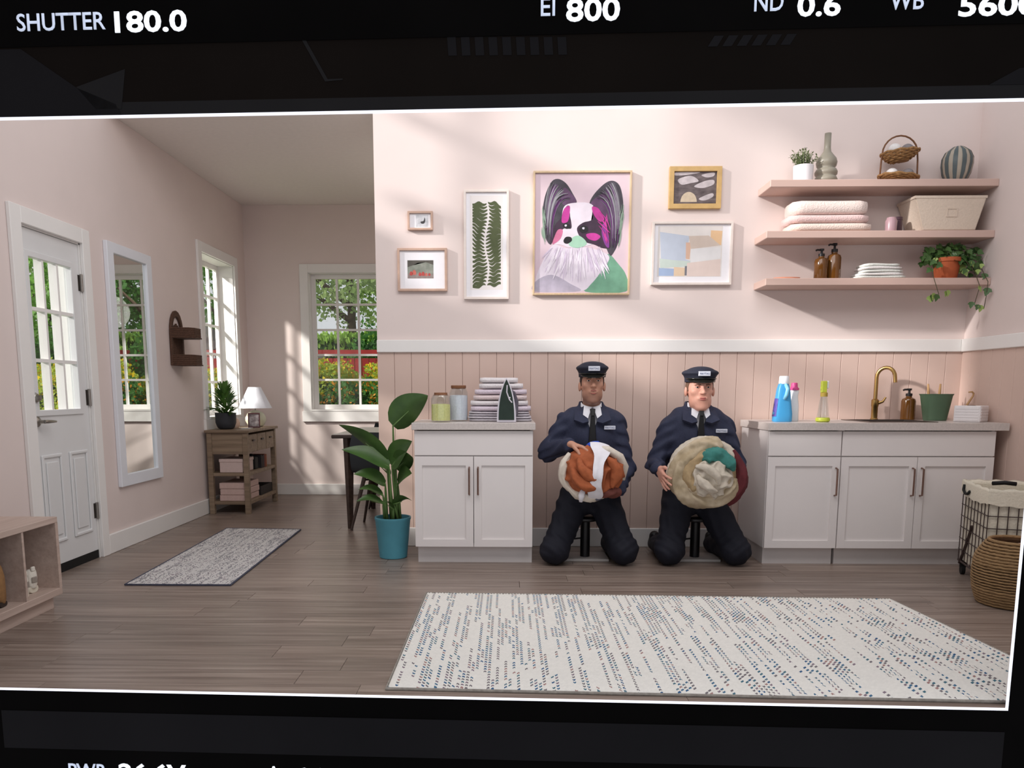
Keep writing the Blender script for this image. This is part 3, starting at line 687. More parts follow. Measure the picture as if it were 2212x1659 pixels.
M_SHADE = pm('white_lamp_shade', (240,242,250), 0.8, 0.02, 60, 0.1); M_LBASE = pm('pale_sage_glass', (206,204,178), 0.3, 0.04, 10)
t = thing('table_lamp', 'table lamp with white cone shade and round pale base on the console', 'lamp', (-2.47, 2.08, cz))
part('base', MB().lathe([(0.05, 0.0), (0.075, 0.012), (0.098, 0.06), (0.098, 0.09), (0.075, 0.135), (0.03, 0.158), (0.012, 0.162)], 26, (-2.47, 2.08, cz+0.0005)), M_LBASE, t, smooth='auto')
part('stem', MB().tube([(-2.47, 2.08, cz+0.155), (-2.47, 2.08, cz+0.36)], 0.007, 10), M_STEEL, t)
part('shade', MB().lathe([(0.160, 0.183), (0.060, 0.385), (0.057, 0.385), (0.157, 0.183)], 30, (-2.47, 2.08, cz), cap=False), M_SHADE, t, smooth='auto')
t = thing('photo_frame', 'small dark red photo frame leaning by the lamp on the console', 'photo frame', (-2.42, 1.87, cz), R(14))
part('frame', MB().ring([(-0.055, 0), (0.055, 0), (0.055, 0.14), (-0.055, 0.14)], [(-0.044, 0.012), (0.044, 0.012), (0.044, 0.128), (-0.044, 0.128)], lambda a, b: (a, -0.008+b*0.18, b+0.002), lambda a, b: (a, 0.008+b*0.18, b+0.002)), pm('dark_red_lacquer', (84,34,40), 0.4), t, world=False)
part('picture', MB().prism([(-0.046, 0.010), (0.046, 0.010), (0.046, 0.13), (-0.046, 0.13)], lambda a, b: (a, -0.002+b*0.18, b+0.002), lambda a, b: (a, 0.004+b*0.18, b+0.002)), pm('photo_print', (70,48,52), 0.4, 0.5, 22, rgb2=(210,200,200)), t, world=False)
part('easel', MB().box((-0.008, 0.02, 0.0), (0.008, 0.075, 0.004)).tube([(0, 0.072, 0.003), (0, 0.022, 0.10)], 0.004, 5), M_BLACK, t, world=False)
solo('round_vase', MB().lathe([(0.03, 0), (0.045, 0.015), (0.052, 0.05), (0.04, 0.085), (0.018, 0.10), (0.018, 0.115), (0.013, 0.115), (0.013, 0.1)], 20, (-2.585, 1.80, cz+0.0005)), pm('terracotta_blush', (206,160,132), 0.7, 0.12, 8, rgb2=(226,206,190)), 'small blush vase behind the charcoal pot on the console', 'vase', smooth='auto')
solo('paper_sheet', B((-2.50, 1.74, cz+0.0005), (-2.42, 1.83, cz+0.004)), pm('white_paper', (238,238,240), 0.8, 0.02), 'small white note pad lying on the console top', 'note pad')

# ------------------------------------------------------------------ dining table and chairs in the alcove
M_WAL = wood_mat('dark_walnut', (48,36,32), (62,48,42), (78,62,54), 0.4, 0.9, 0.02, 'X', 26)
M_TTOP = pm('lit_table_top', (214,206,202), 0.35, 0.03, 6)
t = thing('dining_table', 'dark walnut dining table with its lit top painted pale in the alcove', 'table', (-0.62, 1.25, 0.0))
part('table_top', B((-1.405, 0.615, 0.738), (0.16, 1.88, 0.766)), M_WAL, t, bevel=0.006)
part('lit_top', B((-1.395, 0.625, 0.766), (0.15, 1.87, 0.770)), M_TTOP, t)  # pale sheet: light falling on the dark top, put into the colour
for (px, py) in ((-1.285, 0.70), (-1.285, 1.79), (0.05, 0.70), (0.05, 1.79)):
    part('leg', MB().tube([(px, py, 0.0), (px, py, 0.738)], [0.022, 0.044], 4, sq=1.0), M_WAL, t)
for ya in (0.70, 1.77): part('apron', B((-1.26, ya, 0.66), (0.03, ya+0.022, 0.738)), M_WAL, t)
M_SHELL = pm('dark_slate_plastic', (44,50,54), 0.45, 0.06, 10)
def shell_chair(loc, rz, label):
    t = thing('shell_chair', label, 'chair', loc, rz, 'chairs at the dining table')
    P = []                                                       # moulded shell: seat sweeping up into the backrest (back at -y)
    for i in range(17):
        s_ = i/16
        if s_ < 0.55: yy = 0.22-0.40*(s_/0.55); zz = 0.445-0.012*math.sin(math.pi*s_/0.55)
        else:
            q = (s_-0.55)/0.45; yy = -0.18-0.075*q-0.02*math.sin(math.pi*q); zz = 0.445+0.345*q**1.25
        hw = 0.225-0.035*max(0, (s_-0.8)/0.2)**2-0.02*max(0, 0.15-s_)/0.15
        r = []
        for k in range(11):
            u = -1+2*k/10; r.append((u*hw, yy+0.035*u*u*(s_ > 0.5), zz+0.030*u*u*(1 if s_ < 0.6 else 0.3)))
        P.append(r)
    m = MB(); m.grid(P); m.grid([[(x, y-0.006*(1 if i > 9 else 0), z-0.008*(1 if i < 10 else 0.2)) for (x, y, z) in r] for i, r in enumerate(P)])
    part('seat_shell', m, M_SHELL, t, smooth=True, world=False, fix=False)
    for sx in (-1, 1):
        for sy in (-1, 1):
            part('leg', MB().tube([(sx*0.13, sy*0.12, 0.43), (sx*0.225, sy*0.205-0.01, 0.0)], [0.018, 0.010], 8), M_WAL, t, world=False)
    part('frame', MB().tube([(-0.15, -0.13, 0.40), (0.15, 0.13, 0.40)], 0.008, 6).tube([(0.15, -0.13, 0.40), (-0.15, 0.13, 0.40)], 0.008, 6), M_DARKMET, t, world=False)
shell_chair((-1.02, 0.80, 0.0), R(-4), 'dark slate shell chair with its back to the room at the alcove table')
shell_chair((-1.11, 1.98, 0.0), R(184), 'dark slate shell chair on the far side of the alcove table')

# ------------------------------------------------------------------ tall potted plant by the cabinet
M_BLUEPOT = pm('teal_blue_plastic', (84,154,172), 0.55, 0.05, 14)
M_BIGLEAF = pm('glossy_green_leaf', (46,74,34), 0.38, 0.25, 6, rgb2=(76,108,52)); M_STALK = pm('green_stalk', (92,122,66), 0.5, 0.2, 10)
PX, PY = -0.775, -0.40
t = thing('tall_plant', 'tall broad-leaved plant in a teal blue pot beside the white cabinet', 'potted plant', (PX, PY, 0.0))
part('pot', MB().lathe([(0.088, 0), (0.093, 0.004), (0.118, 0.255), (0.122, 0.262), (0.122, 0.275), (0.112, 0.275), (0.108, 0.22), (0.05, 0.21)], 32, (PX, PY, 0.0005)), M_BLUEPOT, t, smooth='auto')
part('soil', MB().lathe([(0.110, 0.0), (0.110, 0.004), (0.05, 0.012)], 24, (PX, PY, 0.242)), M_SOIL, t)
def big_leaf(base, mid, tip, w, roll=0.0, fold=0.28, label=None):
    """stalk from the soil to mid, blade from mid to tip"""
    b, m_, tp = Vector(base), Vector(mid), Vector(tip)
    c = (b+m_)/2+Vector((0, 0, 0.04))
    st = part('stalk', MB().tube([tuple(b), tuple(b.lerp(m_, 0.4)+Vector((0, 0, 0.02))), tuple(b.lerp(m_, 0.75)+Vector((0, 0, 0.012))), tuple(m_), tuple(m_.lerp(tp, 0.45)+Vector((0, 0, 0.008)))], [0.011, 0.010, 0.008, 0.006, 0.002], 7), M_STALK, t, smooth=True)
    lf = MB(); leaf_blade(lf, m_, tp, w, 0.028, fold, 12, roll=roll, prof=lambda s_: (math.sin(math.pi*min(1.0, (0.03+0.97*s_))**0.62))**0.8)
    part('leaf', lf, M_BIGLEAF, t, smooth=True, fix=False)
big_leaf((PX+0.02, PY, 0.25), (-0.760, -0.42, 0.885), (-0.522, -0.46, 1.085), 0.100, 1.15, 0.35)
big_leaf((PX-0.01, PY, 0.25), (-0.800, -0.44, 0.66), (-1.108, -0.48, 0.895), 0.072, -0.75)
big_leaf((PX, PY-0.03, 0.25), (-0.785, -0.46, 0.62), (-1.085, -0.52, 0.735), 0.066, 0.8)
big_leaf((PX+0.03, PY, 0.25), (-0.770, -0.43, 0.62), (-0.625, -0.50, 0.790), 0.085, -1.25, 0.35)
big_leaf((PX+0.03, PY-0.02, 0.25), (-0.745, -0.42, 0.60), (-0.618, -0.55, 0.690), 0.075, 1.0)
big_leaf((PX+0.05, PY, 0.25), (-0.735, -0.42, 0.50), (-0.622, -0.56, 0.585), 0.070, -1.15)
big_leaf((PX-0.04, PY, 0.25), (-0.815, -0.44, 0.50), (-1.010, -0.52, 0.575), 0.058, 0.8)
big_leaf((PX-0.03, PY-0.03, 0.25), (-0.83, -0.46, 0.43), (-0.985, -0.50, 0.470), 0.036, 0.6)
big_leaf((PX-0.05, PY-0.02, 0.25), (-0.83, -0.46, 0.375), (-0.995, -0.53, 0.395), 0.036, 0.6)
big_leaf((PX+0.04, PY-0.03, 0.25), (-0.76, -0.47, 0.37), (-0.625, -0.53, 0.400), 0.036, 0.6)
big_leaf((PX+0.01, PY-0.05, 0.25), (-0.76, -0.47, 0.34), (-0.83, -0.55, 0.385), 0.028, 0.1)
big_leaf((PX, PY+0.03, 0.25), (-0.80, -0.38, 0.56), (-0.93, -0.28, 0.640), 0.050, -0.4)

# ------------------------------------------------------------------ base cabinets
M_CAB = pm('white_cabinet_paint', (232,226,224), 0.45, 0.012, 5); M_CTR = pm('white_speckled_worktop', (204,195,190), 0.35, 0.08, 120)
M_CTRE = M_CTR
M_BRONZE = pm('copper_bronze_metal', (134,104,92), 0.35, 0.08, 40, metal=0.85)
M_KICK = pm('toe_kick_paint', (214,208,206), 0.5, 0.015, 5)
def shaker_door(parent, x0, x1, z0, z1, yf, handle):
    d = part('door', MB().box((x0, yf, z0), (x0+0.048, yf+0.020, z1)).box((x1-0.048, yf, z0), (x1, yf+0.020, z1)).box((x0+0.048, yf, z0), (x1-0.048, yf+0.020, z0+0.048)).box((x0+0.048, yf, z1-0.058), (x1-0.048, yf+0.020, z1)).box((x0+0.04, yf+0.011, z0+0.04), (x1-0.04, yf+0.018, z1-0.05)), M_CAB, parent)
    hx = x1-0.026 if handle == 'r' else x0+0.026
    hz1 = z1-0.070; hz0 = hz1-0.175
    part('handle', MB().tube([(hx, yf-0.002, hz1), (hx, yf-0.030, hz1-0.004), (hx, yf-0.030, hz0+0.004), (hx, yf-0.002, hz0)], 0.0058, 8), M_BRONZE, d, smooth='auto')
    return d
def cabinet(name, label, x0, x1, doors, drawers, side_l=0.018):
    t = thing(name, label, 'cabinet', ((x0+x1)/2, -0.32, 0.0))
    yf = -0.612
    part('carcass', MB().box((x0, -0.590, 0.112), (x0+0.018, -0.027, 0.868)).box((x1-0.018, -0.590, 0.112), (x1, -0.027, 0.868)).box((x0+0.018, -0.590, 0.112), (x1-0.018, -0.027, 0.130)).box((x0+0.018, -0.045, 0.130), (x1-0.018, -0.027, 0.868)).box((x0+0.018, -0.590, 0.69), (x1-0.018, -0.572, 0.72)), M_CAB, t)
    part('toe_kick', B((x0+0.012, -0.555, 0.0), (x1-0.002, -0.037, 0.112)), M_KICK, t)
    for (a, b) in drawers: part('drawer_front', B((a+0.002, yf, 0.706), (b-0.002, yf+0.020, 0.862)), M_CAB, t, bevel=0.002)
    for (a, b, h) in doors: shaker_door(t, a+0.002, b-0.002, 0.114, 0.700, yf, h)
    return t
cabinet('base_cabinet', 'white shaker base cabinet standing alone beside the tall plant', -0.600, 0.158, [(-0.600, -0.2205, 'r'), (-0.2205, 0.158, 'l')], [(-0.600, 0.158)])
cabinet('base_cabinet', 'narrow white base cabinet next to the second kneeling man', 1.642, 2.100, [(1.642, 2.100, 'r')], [(1.642, 2.100)])
cabinet('base_cabinet', 'wide white sink base cabinet in the right corner', 2.103, 3.058, [(2.103, 2.580, 'r'), (2.580, 3.058, 'l')], [(2.103, 3.058)])
solo('worktop', B((-0.612, -0.637, 0.8685), (0.172, -0.031, 0.914)), M_CTR, 'white speckled worktop on the lone left cabinet', 'worktop', bevel=0.003)
SX0, SX1, SY0, SY1 = 2.32, 2.72, -0.50, -0.115                   # sink cut-out
wt = MB(); wt.box((1.628, -0.637, 0.8685), (SX0, -0.031, 0.914)); wt.box((SX1, -0.637, 0.8685), (3.118, -0.031, 0.914)); wt.box((SX0, -0.637, 0.8685), (SX1, SY0, 0.914)); wt.box((SX0, SY1, 0.8685), (SX1, -0.031, 0.914))
solo('worktop', wt, M_CTR, 'long white speckled worktop with the sink on the right cabinets', 'worktop')
M_SINK = pm('dark_steel_sink', (120,112,108), 0.3, 0.06, 40, metal=0.9)
t = thing('sink', 'dark steel inset sink in the right worktop below the brass tap', 'sink', ((SX0+SX1)/2, (SY0+SY1)/2, 0.72))
sk = MB(); sk.box((SX0+0.002, SY0+0.002, 0.725), (SX1-0.002, SY1-0.002, 0.731))
sk.box((SX0+0.002, SY0+0.002, 0.731), (SX0+0.007, SY1-0.002, 0.913)); sk.box((SX1-0.007, SY0+0.002, 0.731), (SX1-0.002, SY1-0.002, 0.913)); sk.box((SX0+0.007, SY0+0.002, 0.731), (SX1-0.007, SY0+0.007, 0.913)); sk.box((SX0+0.007, SY1-0.007, 0.731), (SX1-0.007, SY1-0.002, 0.913))
part('basin', sk, M_SINK, t)
part('rim', MB().ring([(SX0-0.02, SY0-0.02), (SX1+0.02, SY0-0.02), (SX1+0.02, SY1+0.02), (SX0-0.02, SY1+0.02)], [(SX0+0.003, SY0+0.003), (SX1-0.003, SY0+0.003), (SX1-0.003, SY1-0.003), (SX0+0.003, SY1-0.003)], lambda a, b: (a, b, 0.9185), lambda a, b: (a, b, 0.9145)), M_SINK, t)
part('drain', MB().lathe([(0.04, 0), (0.04, 0.003), (0.02, 0.004)], 20, (2.52, -0.3, 0.731)), M_STEEL, t)

# ------------------------------------------------------------------ jars, towels and iron on the left worktop
M_JAR = glass_mat('clear_jar_glass', (0.95, 0.97, 0.97), 0.07); M_CORK = pm('cork_lid', (132,88,60), 0.7, 0.15, 40)
M_YEL = pm('pale_yellow_powder', (232,228,150), 0.9, 0.08, 90, 0.3); M_PWD = pm('white_powder', (232,232,240), 0.9, 0.05, 90, 0.3)
def jar(label, x, y, r, h, fill, mat, lid_r):
    t = thing('storage_jar', label, 'jar', (x, y, 0.914), 0, 'jars on the left worktop'); z = 0.9145
    part('glass', MB().lathe([(r*0.96, 0), (r, 0.006), (r, h*0.80), (r*0.82, h*0.90), (r*0.80, h*0.93), (r*0.76, h*0.93), (r*0.78, h*0.89), (r*0.955, h*0.79), (r*0.955, 0.008), (r*0.5, 0.006)], 28, (x, y, z)), M_JAR, t, smooth='auto')
    part('contents', MB().lathe([(r*0.94, 0.009), (r*0.94, fill), (r*0.5, fill+0.004)], 28, (x, y, z)), mat, t, smooth='auto')
    part('lid', MB().lathe([(r*0.72, h*0.90), (lid_r, h*0.932), (lid_r, h*0.99), (lid_r*0.96, h)], 24, (x, y, z)), M_CORK, t, smooth='auto')
jar('squat glass jar of pale yellow powder with a cork lid', -0.437, -0.49, 0.064, 0.188, 0.112, M_YEL, 0.043)
jar('taller glass jar of white powder with a cork lid', -0.330, -0.36, 0.062, 0.235, 0.168, M_PWD, 0.050)
def towel_mesh(x0, x1, y0, y1, z0, z1, layers, seed, sag=0.004, n=14, nx=9):
    """folded cloth: stacked rounded folds, each a rounded slab running the width of the towel"""
    r = random.Random(seed); m = MB(); h = (z1-z0)/layers
    for L_ in range(layers):
        a, b = z0+L_*h, z0+(L_+1)*h+0.0005; rings = []; jx0, jx1 = r.uniform(-0.006, 0.006), r.uniform(-0.006, 0.006); jy = r.uniform(-0.008, 0.004)
        for i in range(nx+1):
            u = i/nx; x = (x0+jx0)+(x1+jx1-x0-jx0)*u; s_ = sag*math.sin(u*math.pi*2+seed+L_); e = 0.86 if i in (0, nx) else 1.0
            ring = []
            for k in range(n):
                an = 2*math.pi*k/n; c, sn = math.cos(an), math.sin(an)
                yy = (y0+y1)/2+(y1-y0)/2*(abs(c)**0.35)*(1 if c >= 0 else -1)*e+jy*(c < 0)
                zz = (a+b)/2+(b-a)/2*(abs(sn)**0.62)*(1 if sn >= 0 else -1)*e+s_*(L_ > 0 or sn > 0)*0.5
                ring.append((x, yy, max(zz, z0)))
            rings.append(ring)
        m.loft(rings)
    return m
M_TW = [pm('white_terry', (232,226,228), 0.95, 0.06, 120, 0.5, sheen=0.3), pm('lilac_terry', (222,208,220), 0.95, 0.06, 120, 0.5, sheen=0.3), pm('pink_terry', (226,208,208), 0.95, 0.06, 120, 0.5, sheen=0.3), pm('striped_grey_terry', (190,184,192), 0.95, 0.3, 40, 0.4, stretch=(1, 1, 6), rgb2=(228,224,230))]
stack = [('grey-striped folded towel at the bottom of the left worktop stack', -0.262, 0.150, 0.034, 3), ('grey-striped folded towel second from the bottom of the left worktop stack', -0.255, 0.136, 0.032, 3), ('pale folded towel third from the bottom of the left worktop stack', -0.252, 0.142, 0.036, 1),
         ('white folded towel fourth from the bottom of the left worktop stack', -0.245, 0.128, 0.036, 0), ('pink folded towel fifth from the bottom of the left worktop stack', -0.226, 0.126, 0.036, 2), ('lilac folded towel third from the top of the left worktop stack', -0.222, 0.118, 0.038, 1), ('white folded towel second from the top of the left worktop stack', -0.195, 0.092, 0.038, 0), ('white folded towel on top of the left worktop stack', -0.185, 0.066, 0.036, 0)]
z = 0.9145
for k, (lab, a, b, h, mi) in enumerate(stack):
    solo('folded_towel', towel_mesh(a, b, -0.43, -0.12, z, z+h-0.0008, 2 if k < 2 else 1, k, 0.0015), M_TW[mi], lab, 'towel', 'towels stacked on the left worktop', smooth=True); z += h
# steam iron standing on its heel, sole plate towards the room
t = thing('steam_iron', 'white and dark green steam iron standing upright in front of the towels', 'iron', (-0.012, -0.53, 0.914))
def iron_outline(s_=1.0, h=0.285, w=0.062):
    pts = []
    for k in range(13):
        q = k/12; pts.append((w*s_*(1-q**2.3)**0.9 if q < 1 else 0.0, h*q))
    return [(x, z) for x, z in pts]+[(-x, z) for x, z in reversed(pts[:-1])]
ol = iron_outline(); il = iron_outline(0.80, 0.255)
M_IRW = pm('white_iron_plastic', (226,222,232), 0.35, 0.02); M_IRG = pm('dark_green_soleplate', (46,58,50), 0.25, 0.1, 20, metal=0.5); M_IRD = pm('iron_grey_plastic', (96,92,104), 0.4)
IX, IY, IZ = -0.012, -0.585, 0.9148
part('shell', MB().prism(ol, lambda a, b: (IX+a, IY, IZ+b), lambda a, b: (IX+a*0.82, IY+0.055, IZ+b*0.90)), M_IRW, t, bevel=0.004, smooth='auto')
part('sole_plate', MB().prism([(a, b+0.016) for a, b in il], lambda a, b: (IX+a, IY-0.005, IZ+b), lambda a, b: (IX+a, IY+0.002, IZ+b)), M_IRG, t)
part('sole_stripe', MB().tube([(IX+0.004, IY-0.008, IZ+0.235), (IX+0.002, IY-0.009, IZ+0.19), (IX+0.018, IY-0.008, IZ+0.145), (IX+0.035, IY-0.007, IZ+0.125)], 0.004, 6), M_IRW, t)
part('handle', MB().tube([(IX+0.045, IY+0.045, IZ+0.03), (IX+0.062, IY+0.085, IZ+0.05), (IX+0.064, IY+0.09, IZ+0.13), (IX+0.045, IY+0.075, IZ+0.185), (IX+0.02, IY+0.05, IZ+0.20)], 0.014, 10), M_IRD, t, smooth=True)
part('heel', B((IX-0.055, IY+0.004, IZ), (IX+0.062, IY+0.085, IZ+0.016)), M_IRW, t, bevel=0.004)
part('steam_button', MB().ell((IX+0.02, IY-0.006, IZ+0.155), (0.006, 0.004, 0.006), 10, 6), M_IRW, t)

# ------------------------------------------------------------------ bottles, tap and tools on the right worktop
Z0 = 0.9147
M_BLUE = pm('light_blue_plastic', (70,160,214), 0.35, 0.06, 6); M_WHT = pm('white_plastic', (236,238,242), 0.35, 0.02); M_PUR = pm('purple_label', (82,70,152), 0.5, 0.3, 30)
bx_, by_ = 1.785, -0.42
t = thing('detergent_bottle', 'light blue detergent jug with white cap on the right worktop', 'bottle', (bx_, by_, Z0))
def sup_ring(cx, cy, z, hx, hy, e=0.55, n=24):
    return [(cx+hx*abs(math.cos(2*math.pi*k/n))**e*(1 if math.cos(2*math.pi*k/n) >= 0 else -1), cy+hy*abs(math.sin(2*math.pi*k/n))**e*(1 if math.sin(2*math.pi*k/n) >= 0 else -1), z) for k in range(n)]
rg = [sup_ring(bx_-0.002, by_, Z0+z, hx, hy) for z, hx, hy in ((0.0, 0.056, 0.036), (0.006, 0.060, 0.040), (0.05, 0.060, 0.040), (0.11, 0.052, 0.038), (0.165, 0.045, 0.035), (0.21, 0.040, 0.032), (0.235, 0.033, 0.028), (0.248, 0.028, 0.024))]
part('body', MB().loft(rg), M_BLUE, t, smooth='auto')
part('grip', MB().tube([(bx_-0.005, by_-0.036, Z0+0.145), (bx_+0.004, by_-0.048, Z0+0.175), (bx_+0.010, by_-0.046, Z0+0.21), (bx_+0.002, by_-0.026, Z0+0.24)], [0.010, 0.012, 0.012, 0.010], 10), pm('pale_blue_plastic', (138,208,240), 0.3), t, smooth=True)  # grip in a paler blue than the body
part('cap', MB().lathe([(0.031, 0.243), (0.033, 0.247), (0.030, 0.290), (0.027, 0.294)], 24, (bx_, by_, Z0)), M_WHT, t, smooth='auto')
part('label', MB().loft([[(p[0]+0.0*1, p[1]-0.0008, p[2]) for p in sup_ring(bx_-0.002, by_, Z0+z, hx+0.0012, hy+0.0012)][10:16] for z, hx, hy in ((0.035, 0.060, 0.040), (0.11, 0.052, 0.038), (0.15, 0.047, 0.0355))], cap=False), M_PUR, t)
bx2, by2 = 1.885, -0.33
t = thing('softener_bottle', 'slim white bottle with a pink cap behind the blue jug', 'bottle', (bx2, by2, Z0))
part('body', MB().loft([sup_ring(bx2, by2, Z0+z, hx, hy, 0.7) for z, hx, hy in ((0, 0.032, 0.024), (0.005, 0.035, 0.027), (0.10, 0.033, 0.026), (0.15, 0.027, 0.022), (0.17, 0.026, 0.022), (0.195, 0.030, 0.024), (0.205, 0.026, 0.022))]), M_WHT, t, smooth='auto')
part('cap', MB().lathe([(0.031, 0.204), (0.031, 0.214), (0.022, 0.224), (0.019, 0.250), (0.016, 0.252)], 22, (bx2, by2, Z0)), pm('magenta_plastic', (206,74,136), 0.4), t, smooth='auto')
bx3, by3 = 2.035, -0.45
t = thing('soap_dispenser', 'clear dispenser bottle with lime green base and spray top', 'bottle', (bx3, by3, Z0)); M_LIME = pm('lime_green_plastic', (186,196,66), 0.4)
part('base', MB().lathe([(0.036, 0), (0.044, 0.006), (0.045, 0.018), (0.040, 0.028)], 26, (bx3, by3, Z0)), M_LIME, t, smooth='auto')
part('glass_body', MB().lathe([(0.040, 0.028), (0.036, 0.05), (0.030, 0.11), (0.024, 0.145), (0.021, 0.165), (0.018, 0.165), (0.021, 0.14), (0.034, 0.04), (0.02, 0.03)], 26, (bx3, by3, Z0)), M_JAR, t, smooth='auto')
part('collar', MB().lathe([(0.022, 0.162), (0.022, 0.186), (0.016, 0.19)], 20, (bx3, by3, Z0)), pm('ochre_plastic', (176,150,66), 0.4), t, smooth='auto')
part('nozzle', MB().box((bx3-0.020, by3-0.016, Z0+0.188), (bx3+0.012, by3+0.016, Z0+0.262)).box((bx3-0.024, by3-0.008, Z0+0.205), (bx3-0.018, by3+0.008, Z0+0.225)), M_LIME, t, bevel=0.006)
part('trigger', B((bx3+0.010, by3-0.010, Z0+0.215), (bx3+0.026, by3+0.010, Z0+0.262)), M_WHT, t, bevel=0.004)
M_BRASS = pm('brushed_brass', (178,146,92), 0.3, 0.06, 40, metal=1.0)
tx, ty = 2.535, -0.075
t = thing('gooseneck_tap', 'tall brushed brass gooseneck tap behind the sink', 'tap', (tx, ty, Z0))
part('base', MB().lathe([(0.026, 0), (0.026, 0.006), (0.021, 0.012), (0.021, 0.09), (0.024, 0.095), (0.024, 0.135), (0.014, 0.145)], 22, (tx, ty, Z0)), M_BRASS, t, smooth='auto')
pts = [(tx, ty, Z0+0.13), (tx, ty, Z0+0.29)]+[(tx+0.046-0.046*math.cos(a), ty-0.07*(1-math.cos(a))*0.5-0.0, Z0+0.29+0.066*math.sin(a)) for a in [math.pi*k/10 for k in range(1, 11)]]+[(tx+0.094, ty-0.073, Z0+0.255)]
part('spout', MB().tube(pts, 0.0125, 14), M_BRASS, t, smooth='auto')
part('lever', MB().tube([(tx+0.018, ty-0.004, Z0+0.115), (tx+0.045, ty-0.016, Z0+0.125), (tx+0.062, ty-0.02, Z0+0.155)], [0.013, 0.009, 0.006], 10), M_BRASS, t, smooth='auto')
M_AMB = pm('amber_glass', (96,60,24), 0.08, 0.2, 10, spec=0.6); M_PUMP = pm('black_pump_plastic', (24,22,24), 0.35)
def pump_bottle(name, label, x, y, z, r, h, group=None, face=-1):
    t = thing(name, label, 'bottle', (x, y, z), 0, group)
    part('glass_body', MB().lathe([(r*0.93, 0), (r, 0.004), (r, h*0.60), (r*0.86, h*0.67), (r*0.42, h*0.72), (r*0.40, h*0.77)], 26, (x, y, z)), M_AMB, t, smooth='auto')
    part('pump', MB().lathe([(r*0.46, h*0.76), (r*0.46, h*0.84), (r*0.18, h*0.85), (r*0.16, h*0.93), (r*0.34, h*0.94), (r*0.34, h)], 16, (x, y, z)).tube([(x, y, z+h*0.965), (x+face*r*0.75, y-0.004, z+h*0.965), (x+face*r*0.95, y-0.004, z+h*0.94)], r*0.14, 8), M_PUMP, t, smooth='auto')
pump_bottle('soap_bottle', 'amber soap bottle with a black pump beside the green bucket', 2.757, -0.09, Z0, 0.046, 0.215)
M_BUCK = pm('bottle_green_enamel', (86,110,86), 0.5, 0.05, 12); M_TAN = pm('tan_wood', (190,150,104), 0.6, 0.15, 20)
gx, gy = 2.885, -0.20
t = thing('green_bucket', 'dark green flared bucket with wooden brush handles on the right worktop', 'bucket', (gx, gy, Z0))
bk = MB().loft([sup_ring(gx, gy, Z0+z, hx, hy, 0.8) for z, hx, hy in ((0, 0.068, 0.05), (0.004, 0.072, 0.054), (0.165, 0.100, 0.07), (0.178, 0.108, 0.076), (0.178, 0.102, 0.07), (0.165, 0.095, 0.065), (0.02, 0.066, 0.048))])
part('pail', bk, M_BUCK, t, smooth='auto')
for k, dx in enumerate((-0.045, 0.030)): part('brush_handle', MB().tube([(gx+dx*0.6, gy+0.01, Z0+0.02), (gx+dx, gy+0.02, Z0+0.19), (gx+dx*1.1, gy+0.022, Z0+0.245)], [0.006, 0.009, 0.006], 8), M_TAN, t, smooth=True)
wx, wy = 3.020, -0.40
t = thing('tissue_box', 'white faceted tissue box at the right end of the worktop', 'box', (wx-0.01, wy, Z0), R(43)); M_FAC = pm('white_ceramic', (232,228,228), 0.35, 0.03, 30)
hw = 0.078
part('body', MB().box((-hw, -hw, 0), (hw, hw, 0.104)), M_FAC, t, world=False, bevel=0.004)
for k in range(5):
    for sgn in (0, 1):
        m = MB(); zz = 0.010+k*0.018
        if sgn == 0: m.box((-hw-0.0025, -hw+0.01, zz), (-hw, hw-0.01, zz+0.012))
        else: m.box((-hw+0.01, -hw-0.0025, zz), (hw-0.01, -hw, zz+0.012))
        part('rib', m, M_FAC, t, world=False)
part('opening', MB().prism([(0.045*math.cos(a), 0.02*math.sin(a)) for a in [2*math.pi*k/16 for k in range(16)]], lambda a, b: (a, b, 0.1052), lambda a, b: (a, b, 0.1035)), M_BLACK, t, world=False)
t = thing('dish_brush', 'tan curved handle brush leaning in the corner behind the white box', 'brush', (3.09, -0.22, Z0))
part('handle', MB().tube([(3.045, -0.22, Z0+0.03), (3.085, -0.22, Z0+0.11), (3.117, -0.22, Z0+0.165), (3.120, -0.22, Z0+0.182), (3.108, -0.222, Z0+0.192), (3.085, -0.224, Z0+0.190)], [0.007, 0.007, 0.006, 0.006, 0.006, 0.005], 8), M_TAN, t, smooth=True)
part('brush_head', MB().lathe([(0.025, 0.0), (0.03, 0.02), (0.022, 0.035), (0.008, 0.045)], 16, (3.045, -0.22, Z0)), M_TAN, t, smooth='auto')

# ------------------------------------------------------------------ floating shelves
M_SHELF = pm('pink_shelf_paint', (198,170,159), 0.5, 0.015, 4)
SH = {}
for nm, zt, x0, lab in (('top', 2.465, 1.690, 'pink floating shelf at the top holding vases and a wicker stand'), ('mid', 2.146, 1.680, 'pink floating shelf in the middle holding folded towels and a cream bin'), ('low', 1.846, 1.688, 'pink lowest floating shelf holding amber bottles and the ivy')):
    s_ = thing('floating_shelf', lab, 'shelf', ((x0+XR)/2, -0.127, zt-0.046), 0, 'floating shelves over the sink')
    part('board', B((x0, -0.256, zt-0.046), (XR-0.001, -0.001, zt)), M_SHELF, s_, bevel=0.003)
    part('wall_cleat', B((x0+0.05, -0.03, zt-0.0475), (XR-0.05, -0.002, zt-0.0455)), M_SHELF, s_)
    SH[nm] = zt+0.0006
